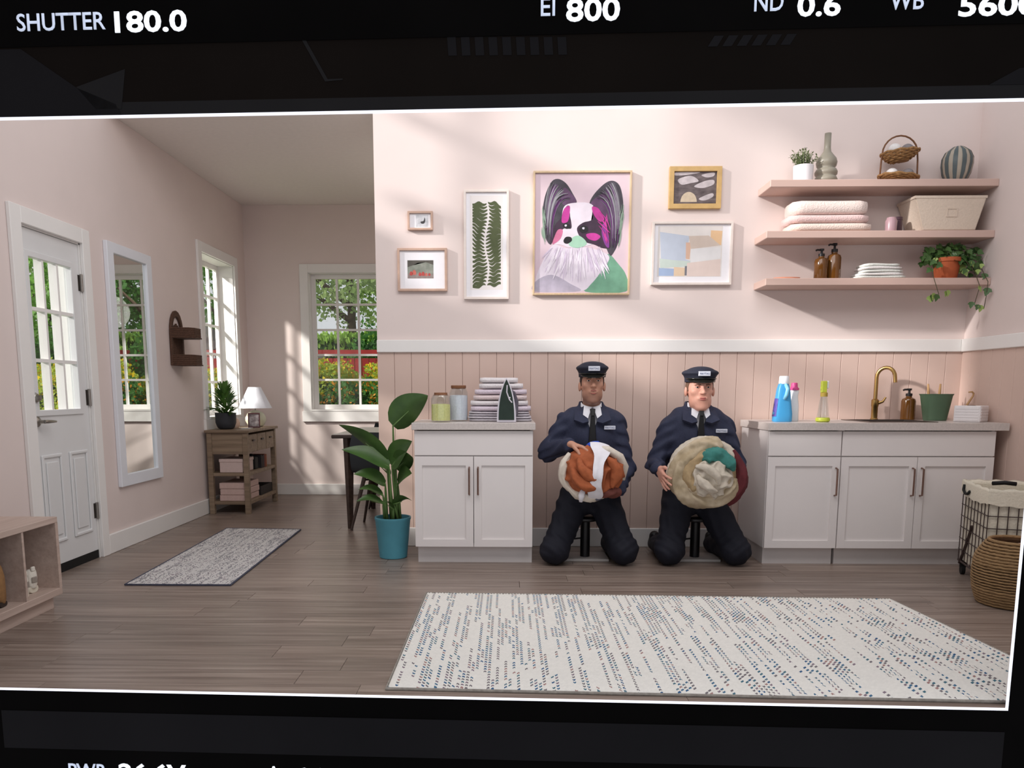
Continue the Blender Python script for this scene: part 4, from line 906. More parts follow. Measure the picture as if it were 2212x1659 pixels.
# top shelf
zt = SH['top']
M_SPRIG = pm('grey_green_sprig', (104,122,80), 0.6, 0.3, 30, rgb2=(140,152,108)); M_WPOT = pm('white_pot_glaze', (226,222,224), 0.4, 0.03)
t = thing('potted_herb', 'small grey-green leafy plant in a white pot on the top shelf', 'potted plant', (1.932, -0.155, zt))
part('pot', MB().lathe([(0.056, 0), (0.060, 0.004), (0.064, 0.108), (0.058, 0.108), (0.055, 0.05), (0.02, 0.04)], 26, (1.932, -0.155, zt)), M_WPOT, t, smooth='auto')
fo = MB(); rr = random.Random(5)
for k in range(46):
    a = rr.uniform(0, 6.283); sp = rr.uniform(0.1, 1.0); top = Vector((1.932+0.095*sp*math.cos(a), -0.155+0.075*sp*math.sin(a), zt+0.108+rr.uniform(0.05, 0.115)*(1.15-0.45*sp)))
    b0 = Vector((1.932+0.03*math.cos(a), -0.155+0.03*math.sin(a), zt+0.10)); fo.tube([tuple(b0), tuple(top)], 0.0015, 3, cap=False)
    for j in range(9):
        p = b0.lerp(top, 0.2+0.8*j/8); an = rr.uniform(0, 6.283)
        leaf_blade(fo, p, p+Vector((0.020*math.cos(an), 0.020*math.sin(an), rr.uniform(-0.004, 0.016))), 0.0058, 0, 0.2, 2)
part('foliage', fo, M_SPRIG, t, smooth=True, kind='stuff', fix=False)
M_OLIVE = pm('olive_grey_glaze', (138,132,118), 0.35, 0.05, 8)
solo('bubble_vase', MB().lathe([(0.05, 0), (0.068, 0.008), (0.074, 0.026), (0.066, 0.044), (0.060, 0.050), (0.070, 0.060), (0.072, 0.076), (0.064, 0.092), (0.052, 0.100), (0.062, 0.112), (0.067, 0.135), (0.060, 0.160), (0.040, 0.185), (0.025, 0.205), (0.021, 0.23), (0.021, 0.320), (0.017, 0.320), (0.017, 0.2)], 30, (2.092, -0.125, zt)), M_OLIVE, 'olive grey bubble-shaped vase with a long neck on the top shelf', 'vase', smooth=True)
M_WICK = pm('golden_wicker', (150,112,70), 0.8, 0.35, 60, 0.6); M_WICKD = pm('brown_cane', (116,78,52), 0.7, 0.2, 30)
wx_, wy_ = 2.562, -0.135
t = thing('tiered_basket', 'two-tier wicker basket stand with a hoop handle on the top shelf', 'basket', (wx_, wy_, zt))
hp = [(wx_-0.123, wy_, zt+0.012), (wx_-0.118, wy_, zt+0.15)]+[(wx_-0.115*math.cos(a), wy_, zt+0.185+0.115*math.sin(a)) for a in [math.pi*k/12 for k in range(1, 12)]]+[(wx_+0.118, wy_, zt+0.15), (wx_+0.123, wy_, zt+0.012)]
part('hoop_handle', MB().tube(hp, 0.0055, 7), M_WICKD, t, smooth=True)
def wicker_bowl(zc, r, depth, tilt):
    m = MB()
    for k in range(7):
        q = k/6; rr_ = r*(0.45+0.55*q**0.6)
        m.tube([(wx_+rr_*math.cos(a), wy_+rr_*0.80*math.sin(a), zc-depth*(1-q)+tilt*math.cos(a)*0.01+0.0035*math.sin(a*9+k*math.pi)) for a in [2*math.pi*j/36 for j in range(36)]], 0.0075, 6, closed=True)
    m.lathe([(r*0.02, -depth-0.004), (r*0.5, -depth-0.004), (r*0.5, -depth+0.004), (r*0.02, -depth+0.004)], 20, (wx_, wy_, zc), sy=0.8)
    return m
part('upper_bowl', wicker_bowl(zt+0.195, 0.118, 0.05, 1), M_WICK, t, smooth=True)
part('lower_bowl', wicker_bowl(zt+0.042, 0.125, 0.026, -1), M_WICK, t, smooth=True)
M_WOOL = pm('white_wool', (222,218,216), 0.95, 0.1, 40, 0.5); M_WOOLG = pm('grey_wool', (128,122,124), 0.95, 0.15, 40, 0.5)
for lab, x, y, z, r, m_ in (('white wool ball in the upper wicker bowl', wx_-0.042, wy_-0.01, zt+0.208, 0.042, M_WOOL), ('grey wool ball in the upper wicker bowl', wx_+0.042, wy_-0.008, zt+0.208, 0.040, M_WOOLG), ('white wool ball in the lower wicker bowl', wx_-0.05, wy_-0.012, zt+0.058, 0.038, M_WOOL), ('grey wool ball in the lower wicker bowl', wx_+0.055, wy_-0.01, zt+0.058, 0.036, M_WOOLG)):
    solo('wool_ball', MB().ell((x, y, z), (r, r, r*0.95), 20, 12), m_, lab, 'wool ball', 'wool balls in the wicker stand', smooth=True)
# striped vase: facets alternate between two glazes
vx, vy = 2.940, -0.130
prof = [(0.052, 0.0), (0.060, 0.006), (0.085, 0.06), (0.095, 0.115), (0.093, 0.155), (0.075, 0.195), (0.040, 0.222), (0.030, 0.228), (0.026, 0.222)]
t = thing('striped_vase', 'bulbous vase with blue and beige vertical stripes on the top shelf', 'vase', (vx, vy, zt))
part('body', MB().lathe([(r*0.985, z) for r, z in prof], 44, (vx, vy, zt)), pm('beige_glaze', (164,154,140), 0.5, 0.06, 20), t, smooth='auto')
M_STR = pm('blue_grey_glaze', (80,90,92), 0.5, 0.12, 20)
for k in range(11):
    a0 = 2*math.pi*k/11+0.1; rows = []
    for r, z in prof[1:-1]: rows.append([(vx+(r+0.0012)*math.cos(a0+q*0.095), vy+(r+0.0012)*math.sin(a0+q*0.095), zt+z) for q in (-1.5, -0.5, 0.5, 1.5)])
    m = MB(); m.grid(rows); part('stripe', m, M_STR, t, smooth=True, fix=False)
# middle shelf
zm = SH['mid']
M_CT = [pm('cream_pink_towel', (232,214,206), 0.95, 0.05, 110, 0.5, sheen=0.3), pm('rose_towel', (222,192,188), 0.95, 0.05, 110, 0.5, sheen=0.3), pm('beige_towel', (226,206,194), 0.95, 0.05, 110, 0.5, sheen=0.3)]
z = zm
for lab, a, b, h, mi, L_ in (('beige folded towel at the bottom of the middle shelf stack', 1.848, 2.368, 0.054, 2, 1), ('rose pink folded towel between two others on the middle shelf', 1.846, 2.345, 0.054, 1, 1), ('cream folded towel on top of the middle shelf stack', 1.858, 2.335, 0.092, 0, 1)):
    solo('folded_towel', towel_mesh(a, b, -0.238, -0.02, z, z+h-0.0006, L_, 20+mi, 0.0015), M_CT[mi], lab, 'towel', 'towels stacked on the middle shelf', smooth=True); z += h
solo('candle_jar', MB().lathe([(0.030, 0), (0.035, 0.004), (0.037, 0.07), (0.030, 0.082), (0.028, 0.092), (0.022, 0.092)], 22, (2.510, -0.19, zm)), pm('mauve_glass', (168,136,142), 0.3, 0.05), 'mauve candle jar in front of the dark canister', 'jar', smooth='auto')
solo('dark_canister', MB().lathe([(0.036, 0), (0.038, 0.004), (0.038, 0.085), (0.040, 0.086), (0.040, 0.104), (0.034, 0.106)], 22, (2.572, -0.125, zm)), pm('plum_lacquer', (70,48,58), 0.4, 0.05), 'dark plum canister behind the mauve jar on the middle shelf', 'jar', smooth='auto')
t = thing('fabric_bin', 'cream flared storage bin at the right of the middle shelf', 'bin', (2.87, -0.13, zm)); M_BIN = pm('cream_felt', (204,188,172), 0.9, 0.04, 90, 0.25)
bot = [(2.695, -0.235, zm), (3.035, -0.235, zm), (3.035, -0.03, zm), (2.695, -0.03, zm)]; top = [(2.625, -0.250, zm+0.212), (3.085, -0.250, zm+0.212), (3.085, -0.012, zm+0.212), (2.625, -0.012, zm+0.212)]
bi = MB(); bi.hexa(bot, [(x, y, z-0.006) for x, y, z in top]); part('bin_body', bi, M_BIN, t, bevel=0.006, seg=2)
part('rim', MB().ring([(2.623, -0.252), (3.087, -0.252), (3.087, -0.010), (2.623, -0.010)], [(2.637, -0.238), (3.073, -0.238), (3.073, -0.024), (2.637, -0.024)], lambda a, b: (a, b, zm+0.216), lambda a, b: (a, b, zm+0.200)), M_BIN, t)
part('label_holder', MB().ring([(2.835, 0.085), (2.905, 0.085), (2.905, 0.14), (2.835, 0.14)], [(2.842, 0.092), (2.898, 0.092), (2.898, 0.133), (2.842, 0.133)], lambda a, b: (a, -0.2385-b*0.071, zm+b), lambda a, b: (a, -0.2345-b*0.071, zm+b)), M_BIN, t)
# lowest shelf
zl = SH['low']
solo('soap_dish', MB().lathe([(0.07, 0), (0.085, 0.004), (0.088, 0.014), (0.082, 0.014), (0.075, 0.007), (0.01, 0.006)], 28, (1.855, -0.165, zl), sy=0.6), pm('coral_ceramic', (222,160,136), 0.4, 0.05), 'flat coral soap dish at the left of the lowest shelf', 'dish', smooth='auto')
pump_bottle('pump_bottle', 'shorter amber pump bottle on the lowest shelf', 2.078, -0.165, zl, 0.043, 0.200, 'amber bottles on the lowest shelf')
pump_bottle('pump_bottle', 'taller amber pump bottle on the lowest shelf', 2.168, -0.150, zl, 0.045, 0.238, 'amber bottles on the lowest shelf')
M_CL = pm('pale_mint_cloth', (206,208,202), 0.95, 0.06, 120, 0.4); M_CL2 = pm('white_grey_cloth', (220,216,214), 0.95, 0.06, 120, 0.4); z = zl
for k, (a, b) in enumerate(((2.305, 2.610), (2.318, 2.602), (2.338, 2.600), (2.342, 2.585), (2.352, 2.575))):
    solo('washcloth', towel_mesh(a, b, -0.225, -0.06, z, z+0.0195, 1, 40+k, 0.004), (M_CL, M_CL2)[k % 2], ('bottom washcloth of the folded pile', 'second washcloth from the bottom of the pile', 'middle washcloth of the folded pile', 'second washcloth from the top of the pile', 'top washcloth of the folded pile')[k]+' on the lowest shelf', 'washcloth', 'washcloths on the lowest shelf', smooth=True); z += 0.020
# ivy in a terracotta pot
M_TERRA = pm('terracotta', (168,84,48), 0.8, 0.12, 14); M_IVY = pm('ivy_green', (48,78,38), 0.45, 0.3, 14, rgb2=(70,102,48)); M_IVYL = pm('young_ivy_green', (130,156,74), 0.5, 0.2, 14, rgb2=(156,176,104)); M_VINE = pm('vine_brown_green', (70,66,40), 0.7)
ix, iy = 2.915, -0.145
t = thing('potted_ivy', 'trailing ivy in a terracotta pot at the right end of the lowest shelf', 'potted plant', (ix, iy, zl))
part('pot', MB().lathe([(0.062, 0), (0.066, 0.004), (0.082, 0.11), (0.088, 0.112), (0.088, 0.138), (0.078, 0.138), (0.074, 0.08), (0.02, 0.07)], 28, (ix, iy, zl)), M_TERRA, t, smooth='auto')
part('soil', MB().lathe([(0.076, 0.0), (0.076, 0.004), (0.03, 0.01)], 20, (ix, iy, zl+0.118)), M_SOIL, t)
lobes = [(0, 0), (0.32, 0.10), (0.50, 0.42), (0.27, 0.52), (0.22, 0.72), (0, 1.05), (-0.22, 0.72), (-0.27, 0.52), (-0.50, 0.42), (-0.32, 0.10)]
ivm = MB(); ivm.add([(x, y, 0.10*abs(x)) for x, y in lobes]+[(0, 0.42, -0.03)], [(i, (i+1) % 10, 10) for i in range(10)]); ivme = [ivm.mesh('leaf', smooth=True, fix=False), None]; ivme[1] = ivme[0].copy(); ivme[0].materials.append(M_IVY); ivme[1].materials.append(M_IVYL)
def ivy_leaf(p, d, size, young, roll):
    o_ = bpy.data.objects.new('leaf', ivme[1 if young else 0]); COL.objects.link(o_); o_.parent = t
    d = Vector(d).normalized(); nrm = Vector((math.cos(roll)*0.5, -1.0, 0.35+0.4*math.sin(roll))); nrm = (nrm-d*nrm.dot(d)).normalized(); xx_ = d.cross(nrm)
    Mx = Matrix((xx_, d, nrm)).transposed().to_4x4(); Mx = Matrix.Translation(Vector(p)) @ Mx @ Matrix.Scale(size, 4)
    o_.matrix_local = WM[t].inverted() @ Mx
rr = random.Random(8)
vines = [[(ix, iy, zl+0.13), (ix-0.10, iy-0.06, zl+0.14), (ix-0.16, iy-0.10, zl+0.08), (ix-0.135, -0.275, zl-0.03), (ix-0.11, -0.285, zl-0.11), (ix-0.13, -0.285, zl-0.15)],
         [(ix, iy, zl+0.13), (ix+0.12, iy-0.05, zl+0.13), (ix+0.19, -0.22, zl+0.06), (ix+0.20, -0.285, zl-0.03), (ix+0.195, -0.29, zl-0.11), (ix+0.185, -0.29, zl-0.20)],
         [(ix, iy, zl+0.13), (ix+0.08, iy-0.08, zl+0.11), (ix+0.14, -0.24, zl+0.03), (ix+0.15, -0.285, zl-0.06), (ix+0.12, -0.29, zl-0.18)],
         [(ix, iy, zl+0.13), (ix-0.05, iy+0.03, zl+0.20), (ix-0.13, iy, zl+0.19)], [(ix, iy, zl+0.13), (ix+0.05, iy, zl+0.22), (ix+0.14, iy-0.03, zl+0.20)]]
for vi, v in enumerate(vines): part('vine', MB().tube(v, 0.0022, 5), M_VINE, t, smooth=True)
for k in range(150):
    a = rr.uniform(0, 6.283); r_ = rr.uniform(0.02, 0.19); px_ = min(ix+r_*math.cos(a)*1.05+0.015, XR-0.03); py_ = max(min(iy+r_*0.55*math.sin(a), -0.03), -0.25)
    pz_ = zl+0.13+rr.uniform(-0.02, 0.10)*(1.1-r_*2)
    ivy_leaf((px_, py_, min(pz_, SH['mid']-0.075)), (rr.uniform(-0.6, 0.6)+math.cos(a)*0.5, -0.3, -0.9+rr.uniform(-0.2, 0.9)), rr.uniform(0.036, 0.056), rr.random() < 0.07, rr.uniform(0, 6.28))
for k in range(22):
    px_ = min(ix+rr.uniform(0.07, 0.215), XR-0.02); ivy_leaf((px_, rr.uniform(-0.26, -0.15), zl+0.085-0.45*max(0, px_-ix-0.10)+rr.uniform(-0.03, 0.05)), (rr.uniform(-0.6, 0.6), -0.2, -0.8), rr.uniform(0.034, 0.052), rr.random() < 0.45, rr.uniform(0, 6.28))
for (px_, pz_, yg, s_) in ((2.775, 1.745, 1, 0.05), (2.76, 1.738, 0, 0.05), (2.795, 1.738, 0, 0.05), (2.74, 1.728, 1, 0.046), (2.865, 1.765, 1, 0.045), (2.850, 1.758, 1, 0.04), (3.055, 1.79, 1, 0.045), (3.122, 1.778, 0, 0.058), (3.022, 1.690, 0, 0.046), (3.085, 1.668, 1, 0.048), (3.065, 1.672, 0, 0.04)):
    ivy_leaf((px_, -0.288, pz_), (rr.uniform(-0.5, 0.5), -0.1, -1), s_, yg, rr.uniform(0, 6.28))
for (px_, pz_) in ((2.79, 1.96), (2.77, 1.91), (2.83, 1.94), (2.755, 1.985), (2.735, 2.0)): ivy_leaf((px_, -0.24, pz_), (-0.7, -0.2, -0.6), 0.05, 0, rr.uniform(0, 6.28))

# ------------------------------------------------------------------ hamper cart and woven basket
M_WIRE = pm('dark_bronze_wire', (70,56,54), 0.45, 0.1, 30, metal=0.5); M_LIN = pm('cream_canvas_liner', (222,214,196), 0.9, 0.05, 90, 0.3)
HA = math.atan2(-0.15, -0.52)
t = thing('laundry_cart', 'wire laundry hamper on casters with a cream canvas liner', 'laundry hamper', (2.775, -0.80, 0.0), R(-15.5))
hw_, hd_, z0_, z1_ = 0.34, 0.50, 0.085, 0.560                    # local: x to the right wall, y towards the room is negative
def wpart(nm, pts, r): part(nm, MB().tube(pts, r, 6), M_WIRE, t, world=False)
for k in range(9):
    y_ = -hd_*k/8; wpart('wire', [(0, y_, z0_), (0, y_, z1_)], 0.0028); 
for k in range(7):
    z_ = z0_+(z1_-0.06-z0_)*k/6; wpart('wire', [(0, 0.012, z_), (0, -hd_-0.006, z_)], 0.0028); wpart('wire', [(0.0, -hd_, z_), (hw_, -hd_, z_)], 0.0028)
for k in range(1, 8):
    x_ = hw_*k/7; wpart('wire', [(x_, -hd_, z0_), (x_, -hd_, z1_)], 0.0028)
wpart('top_rail', [(0, 0, z1_), (0, -hd_, z1_), (hw_, -hd_, z1_), (hw_, 0, z1_), (0, 0, z1_)], 0.006); wpart('base_rail', [(0, 0, z0_), (0, -hd_, z0_), (hw_, -hd_, z0_), (hw_, 0, z0_), (0, 0, z0_)], 0.006)
for x_ in (0, hw_): wpart('brace', [(x_, -hd_*0.45, 0.33), (x_, -hd_*0.30, 0.22), (x_, -0.03, 0.07)], 0.008)
ln = MB()
ln.box((0.008, -hd_+0.008, 0.095), (hw_-0.008, -0.008, 0.100)); ln.box((0.008, -hd_+0.008, 0.10), (0.012, -0.008, z1_)); ln.box((hw_-0.012, -hd_+0.008, 0.10), (hw_-0.008, -0.008, z1_)); ln.box((0.012, -hd_+0.008, 0.10), (hw_-0.012, -hd_+0.012, z1_)); ln.box((0.012, -0.012, 0.10), (hw_-0.012, -0.008, z1_))
part('liner', ln, M_LIN, t, world=False)
cf = MB()                                                        # cuff folded over the top rail
for i, (a, b) in enumerate((((-0.010, 0.010), (-0.010, -hd_-0.010)), ((-0.010, -hd_-0.010), (hw_+0.010, -hd_-0.010)), ((hw_+0.010, -hd_-0.010), (hw_+0.010, 0.010)), ((hw_+0.010, 0.010), (-0.010, 0.010)))):
    rows = []
    for k in range(13):
        q = k/12; x_, y_ = a[0]+(b[0]-a[0])*q, a[1]+(b[1]-a[1])*q; ix_, iy_ = x_+(hw_/2-x_)*0.10, y_+(-hd_/2-y_)*0.07
        dz = 0.004*math.sin(k*1.9+i)
        rows.append([(ix_, iy_, z1_-0.05), (ix_, iy_, z1_+0.008+dz), (x_*0.98+hw_*0.01, y_, z1_+0.022+dz), (x_, y_, z1_+0.006), (x_, y_, z1_-0.062-0.014*math.sin(math.pi*q)+dz)])
    cf.grid(rows)
part('liner_cuff', cf, M_LIN, t, world=False, smooth=True, fix=False)
part('carry_handle', MB().tube([(-0.014, -0.06, z1_-0.005), (-0.020, -0.07, z1_-0.035), (-0.022, -0.12, z1_-0.052), (-0.020, -0.165, z1_-0.048), (-0.014, -0.18, z1_-0.03)], 0.008, 8), M_BLACK, t, world=False, smooth=True)
part('carry_handle', MB().tube([(0.11, -hd_*0.28, z1_+0.016), (0.16, -hd_*0.36, z1_+0.026), (0.22, -hd_*0.36, z1_+0.020)], 0.012, 8), M_BLACK, t, world=False, smooth=True)
for (x_, y_) in ((0.02, -0.03), (0.02, -hd_+0.03), (hw_-0.02, -0.03), (hw_-0.02, -hd_+0.03)):
    c_ = MB().lathe([(0.018, -0.012), (0.031, -0.010), (0.031, 0.010), (0.018, 0.012)], 18); c_.v = [(x_+z, y_+x, 0.0315+y) for x, y, z in c_.v]
    c_.box((x_-0.016, y_-0.012, 0.045), (x_+0.016, y_+0.012, 0.085))
    part('caster', c_, M_BLACK, t, world=False, smooth='auto')
M_SEA = pm('seagrass_weave', (148,118,82), 0.85, 0.3, 50, 0.6, stretch=(1, 1, 5)); M_SEAD = pm('brown_seagrass_weave', (98,74,50), 0.85, 0.3, 50, 0.6, stretch=(1, 1, 5))
sx_, sy_ = 2.665, -1.520
t = thing('woven_basket', 'round seagrass basket with darker bands at the right edge', 'basket', (sx_, sy_, 0.0))
def brad(z): return 0.150+0.048*math.sin(math.pi*min(1, (z+0.02)/0.36))**0.8-0.020*max(0, (z-0.26)/0.08)
part('basket_wall', MB().lathe([(0.135, 0.001)]+[(brad(z_/100)-0.006, z_/100) for z_ in range(1, 33)]+[(brad(0.33)-0.016, 0.33)]+[(brad(z_/100)-0.018, z_/100) for z_ in range(32, 3, -3)]+[(0.02, 0.03)], 40, (sx_, sy_, 0)), M_SEAD, t, smooth=True)
for k in range(22):
    z_ = 0.012+k*0.0148; band = 6 <= k <= 13
    part('coil', MB().tube([(sx_+brad(z_)*math.cos(a), sy_+brad(z_)*math.sin(a), z_+0.0012*math.sin(20*a+k)) for a in [2*math.pi*j/48 for j in range(48)]], 0.0055 if band else 0.0078, 6, closed=True), M_SEA, t, smooth=True)
part('rim', MB().tube([(sx_+(brad(0.335)-0.004)*math.cos(a), sy_+(brad(0.335)-0.004)*math.sin(a), 0.338) for a in [2*math.pi*j/48 for j in range(48)]], 0.009, 8, closed=True), M_SEA, t, smooth=True)
solo('pink_towel', MB().ell((sx_+0.035, sy_, 0.262), (0.105, 0.105, 0.062), 24, 12).ell((sx_-0.01, sy_+0.02, 0.24), (0.11, 0.10, 0.05), 20, 10), pm('pink_fleece', (230,192,184), 0.95, 0.06, 60, 0.5, sheen=0.3), 'pink towel bundled inside the seagrass basket', 'towel', smooth=True)

# ------------------------------------------------------------------ pictures on the back wall
M_FOAK = pm('pale_oak_frame', (206,180,146), 0.5, 0.1, 14, stretch=(4, 4, 1)); M_FGOLD = pm('gold_oak_frame', (200,164,106), 0.5, 0.1, 20); M_FPINK = pm('rosewood_frame', (196,164,146), 0.5, 0.1, 20)
M_FWHITE = pm('white_wash_frame', (228,216,208), 0.5, 0.05, 20); M_MATB = pm('white_mount_board', (236,234,238), 0.8, 0.01, 40)
def flat(m, pts, y): m.add([(x, y, z) for x, z in pts], [tuple(range(len(pts)))]); return m
def picture(name, label, x0, x1, z0, z1, fw, depth, fmat, bgmat, mount=None, mmat=None):
    t = thing(name, label, 'picture', ((x0+x1)/2, -depth/2, z0), 0, 'framed pictures on the back wall')
    part('frame', MB().ring([(x0, z0), (x1, z0), (x1, z1), (x0, z1)], [(x0+fw, z0+fw), (x1-fw, z0+fw), (x1-fw, z1-fw), (x0+fw, z1-fw)], lambda a, b: (a, -depth, b), lambda a, b: (a, -0.001, b)), fmat, t, bevel=0.0015)
    part('backing', B((x0+fw*0.6, -depth*0.5, z0+fw*0.6), (x1-fw*0.6, -depth*0.5+0.004, z1-fw*0.6)), bgmat, t)
    t['_y'] = -depth*0.5
    return t
def catmull(pts, n=5):
    out = []; m = len(pts)
    for i in range(m):
        p0, p1, p2, p3 = (Vector(pts[(i+k) % m]) for k in (-1, 0, 1, 2))
        for j in range(n):
            t_ = j/n; out.append(tuple(0.5*((2*p1)+(p2-p0)*t_+(2*p0-5*p1+4*p2-p3)*t_*t_+(3*p1-p0-3*p2+p3)*t_**3)))
    return out
def shape(t, nm, pts, mat, lev, mapf, smooth=True):
    q = catmull([tuple(p) for p in pts]) if smooth else pts
    y0 = t['_y']-0.00022*lev
    bm = bmesh.new(); vs = [bm.verts.new((mapf(*p)[0], y0, mapf(*p)[1])) for p in q]
    f = bm.faces.new(vs); bmesh.ops.triangulate(bm, faces=[f]); bmesh.ops.recalc_face_normals(bm, faces=bm.faces)
    for f in bm.faces:
        if f.normal.y > 0: f.normal_flip()
    me = bpy.data.meshes.new(nm); bm.to_mesh(me); bm.free(); me.transform(WM[t].inverted()); part(nm, me, mat, t, world=False)
def stroke(m, a, b, c, w, y, mapf):
    """thin curved brush stroke"""
    P = [Vector(a)*(1-s)**2+2*Vector(b)*s*(1-s)+Vector(c)*s*s for s in [k/6 for k in range(7)]]; L_ = []; R_ = []
    for i, p in enumerate(P):
        d = P[min(i+1, 6)]-P[max(i-1, 0)]; n_ = Vector((-d.y, d.x)).normalized()*w*math.sin(math.pi*(0.08+0.84*i/6)); L_.append(mapf(*(p+n_))); R_.append(mapf(*(p-n_)))
    vs = [(x, y, z) for x, z in L_]+[(x, y, z) for x, z in R_]; m.add(vs, [(i, i+1, 8+i, 7+i) for i in range(6)])
# 1 dog portrait
M_DBG = pm('lilac_canvas', (206,184,196), 0.75, 0.1, 3, rgb2=(222,200,206))
t = picture('dog_portrait', 'large oak-framed portrait of a butterfly-eared dog in purple and green', 0.165, 0.832, 1.769, 2.587, 0.013, 0.030, M_FOAK, M_DBG)
mp_ = lambda zx, zy: (0.165+(zx-1237)*(0.667/828), 2.587-(zy-110)*(0.818/1070))
DC = lambda n_, c, v=0.15: pm('paint_'+n_, c, 0.75, v, 14)
shape(t, 'green_wash', [(1690, 1150), (1750, 1060), (1830, 900), (1880, 820), (1960, 900), (2036, 1010), (2036, 1150)], DC('sea_green', (112,160,134)), 1, mp_)
shape(t, 'chest_fur', [(1405, 745), (1520, 770), (1660, 760), (1800, 790), (1890, 850), (1830, 960), (1740, 1080), (1640, 1148), (1300, 1148), (1262, 1060), (1300, 930)], DC('pale_lilac_fur', (218,208,220), 0.08), 2, mp_)
shape(t, 'grey_wash', [(1262, 1060), (1400, 1000), (1560, 1080), (1640, 1146), (1262, 1148)], DC('grey_lilac', (178,170,186)), 2.5, mp_)
shape(t, 'ear', [(1605, 375), (1570, 300), (1520, 220), (1460, 178), (1405, 185), (1365, 245), (1335, 330), (1318, 440), (1322, 560), (1345, 680), (1388, 735), (1430, 640), (1480, 500), (1550, 400)], DC('charcoal_fur', (70,66,74), 0.3), 3, mp_)
shape(t, 'ear', [(1712, 385), (1755, 300), (1840, 215), (1905, 193), (1960, 230), (1990, 330), (2002, 480), (1988, 620), (1960, 730), (1930, 800), (1895, 835), (1850, 740), (1790, 580), (1735, 450)], DC('charcoal_fur', (70,66,74), 0.3), 3, mp_)
shape(t, 'ear_inner', [(1600, 370), (1560, 300), (1500, 250), (1470, 330), (1500, 400)], DC('plum_grey', (96,70,98), 0.3), 4, mp_)
shape(t, 'ear_inner', [(1725, 380), (1790, 320), (1870, 290), (1900, 400), (1880, 600), (1880, 760), (1800, 600), (1745, 440)], DC('plum_grey', (96,70,98), 0.3), 4, mp_)
shape(t, 'head', [(1500, 410), (1600, 378), (1715, 385), (1770, 450), (1800, 600), (1790, 700), (1700, 750), (1560, 765), (1480, 740), (1410, 730), (1440, 640), (1475, 540)], DC('white_fur', (222,212,222), 0.06), 5, mp_)
shape(t, 'cheek', [(1740, 410), (1800, 440), (1850, 520), (1900, 640), (1900, 760), (1830, 770), (1760, 740), (1690, 720), (1640, 680), (1610, 600), (1660, 550), (1740, 520)], DC('dark_plum_fur', (62,44,62), 0.3), 6, mp_)
shape(t, 'cheek', [(1540, 405), (1510, 420), (1480, 500), (1430, 560), (1395, 640), (1385, 740), (1440, 660), (1500, 600), (1560, 600), (1560, 540), (1545, 470)], DC('dark_plum_fur', (62,44,62), 0.3), 6, mp_)
shape(t, 'highlight', [(1545, 405), (1500, 430), (1480, 500), (1485, 550), (1530, 540), (1545, 480)], DC('magenta', (188,60,146), 0.2), 7, mp_)
shape(t, 'highlight', [(1735, 415), (1790, 430), (1840, 520), (1800, 540), (1750, 480)], DC('magenta', (188,60,146), 0.2), 7, mp_)
shape(t, 'highlight', [(1690, 650), (1760, 640), (1810, 670), (1770, 705), (1710, 690)], DC('magenta', (188,60,146), 0.2), 7, mp_)
shape(t, 'highlight', [(1450, 610), (1490, 615), (1470, 690), (1405, 735), (1420, 670)], DC('rose', (206,116,152), 0.2), 7, mp_)
shape(t, 'highlight', [(1830, 560), (1870, 620), (1885, 760), (1850, 740), (1820, 640)], DC('violet', (132,62,142), 0.2), 7, mp_)
shape(t, 'muzzle', [(1545, 745), (1560, 690), (1620, 660), (1680, 700), (1690, 740), (1620, 768)], DC('mint', (160,200,176), 0.1), 8, mp_)
shape(t, 'nose', [(1498, 700), (1520, 672), (1560, 675), (1568, 705), (1535, 730), (1505, 725)], DC('black_paint', (34,32,36), 0.2), 9, mp_)
shape(t, 'eye', [(1488, 575), (1510, 555), (1545, 565), (1550, 595), (1515, 602)], DC('black_paint', (34,32,36), 0.2), 9, mp_)
shape(t, 'eye', [(1630, 600), (1660, 575), (1700, 590), (1700, 625), (1660, 640), (1635, 625)], DC('black_paint', (34,32,36), 0.2), 9, mp_)
shape(t, 'eye_glint', [(1506, 568), (1522, 566), (1522, 580), (1508, 582)], DC('glint', (210,206,220)), 10, mp_)
shape(t, 'eye_glint', [(1655, 592), (1672, 590), (1672, 606), (1658, 606)], DC('glint', (210,206,220)), 10, mp_)
rr = random.Random(3); YS = [0.0]
def sy(lev): YS[0] += 0.000012; return t['_y']-0.00022*lev-YS[0]
for col, n_, lev in ((DC('black_paint', (34,32,36), 0.2), 34, 4.2), (DC('mid_grey_stroke', (104,98,108)), 30, 4.5), (DC('dark_violet_stroke', (96,48,104)), 16, 4.8), (DC('light_grey_stroke', (150,148,154)), 14, 5.0)):
    m = MB()
    for k in range(n_):
        u = rr.random(); v = rr.random()
        if k % 2:                                                # strands falling along the outer side of the left ear
            a = (1385+u*170, 200+u*u*130+v*30); c = (1335+u*55+v*15, 470+v*230); b = (1345+u*60, 300+v*40)
        else:
            a = (1915-u*160, 205+u*u*150+v*30); c = (1978-u*70-v*15, 520+v*270); b = (1975-u*60, 320+v*60)
        stroke(m, a, b, c, rr.uniform(3, 6.5), sy(lev), mp_)
    part('fur_strokes', m, col, t, kind='stuff', fix=False)
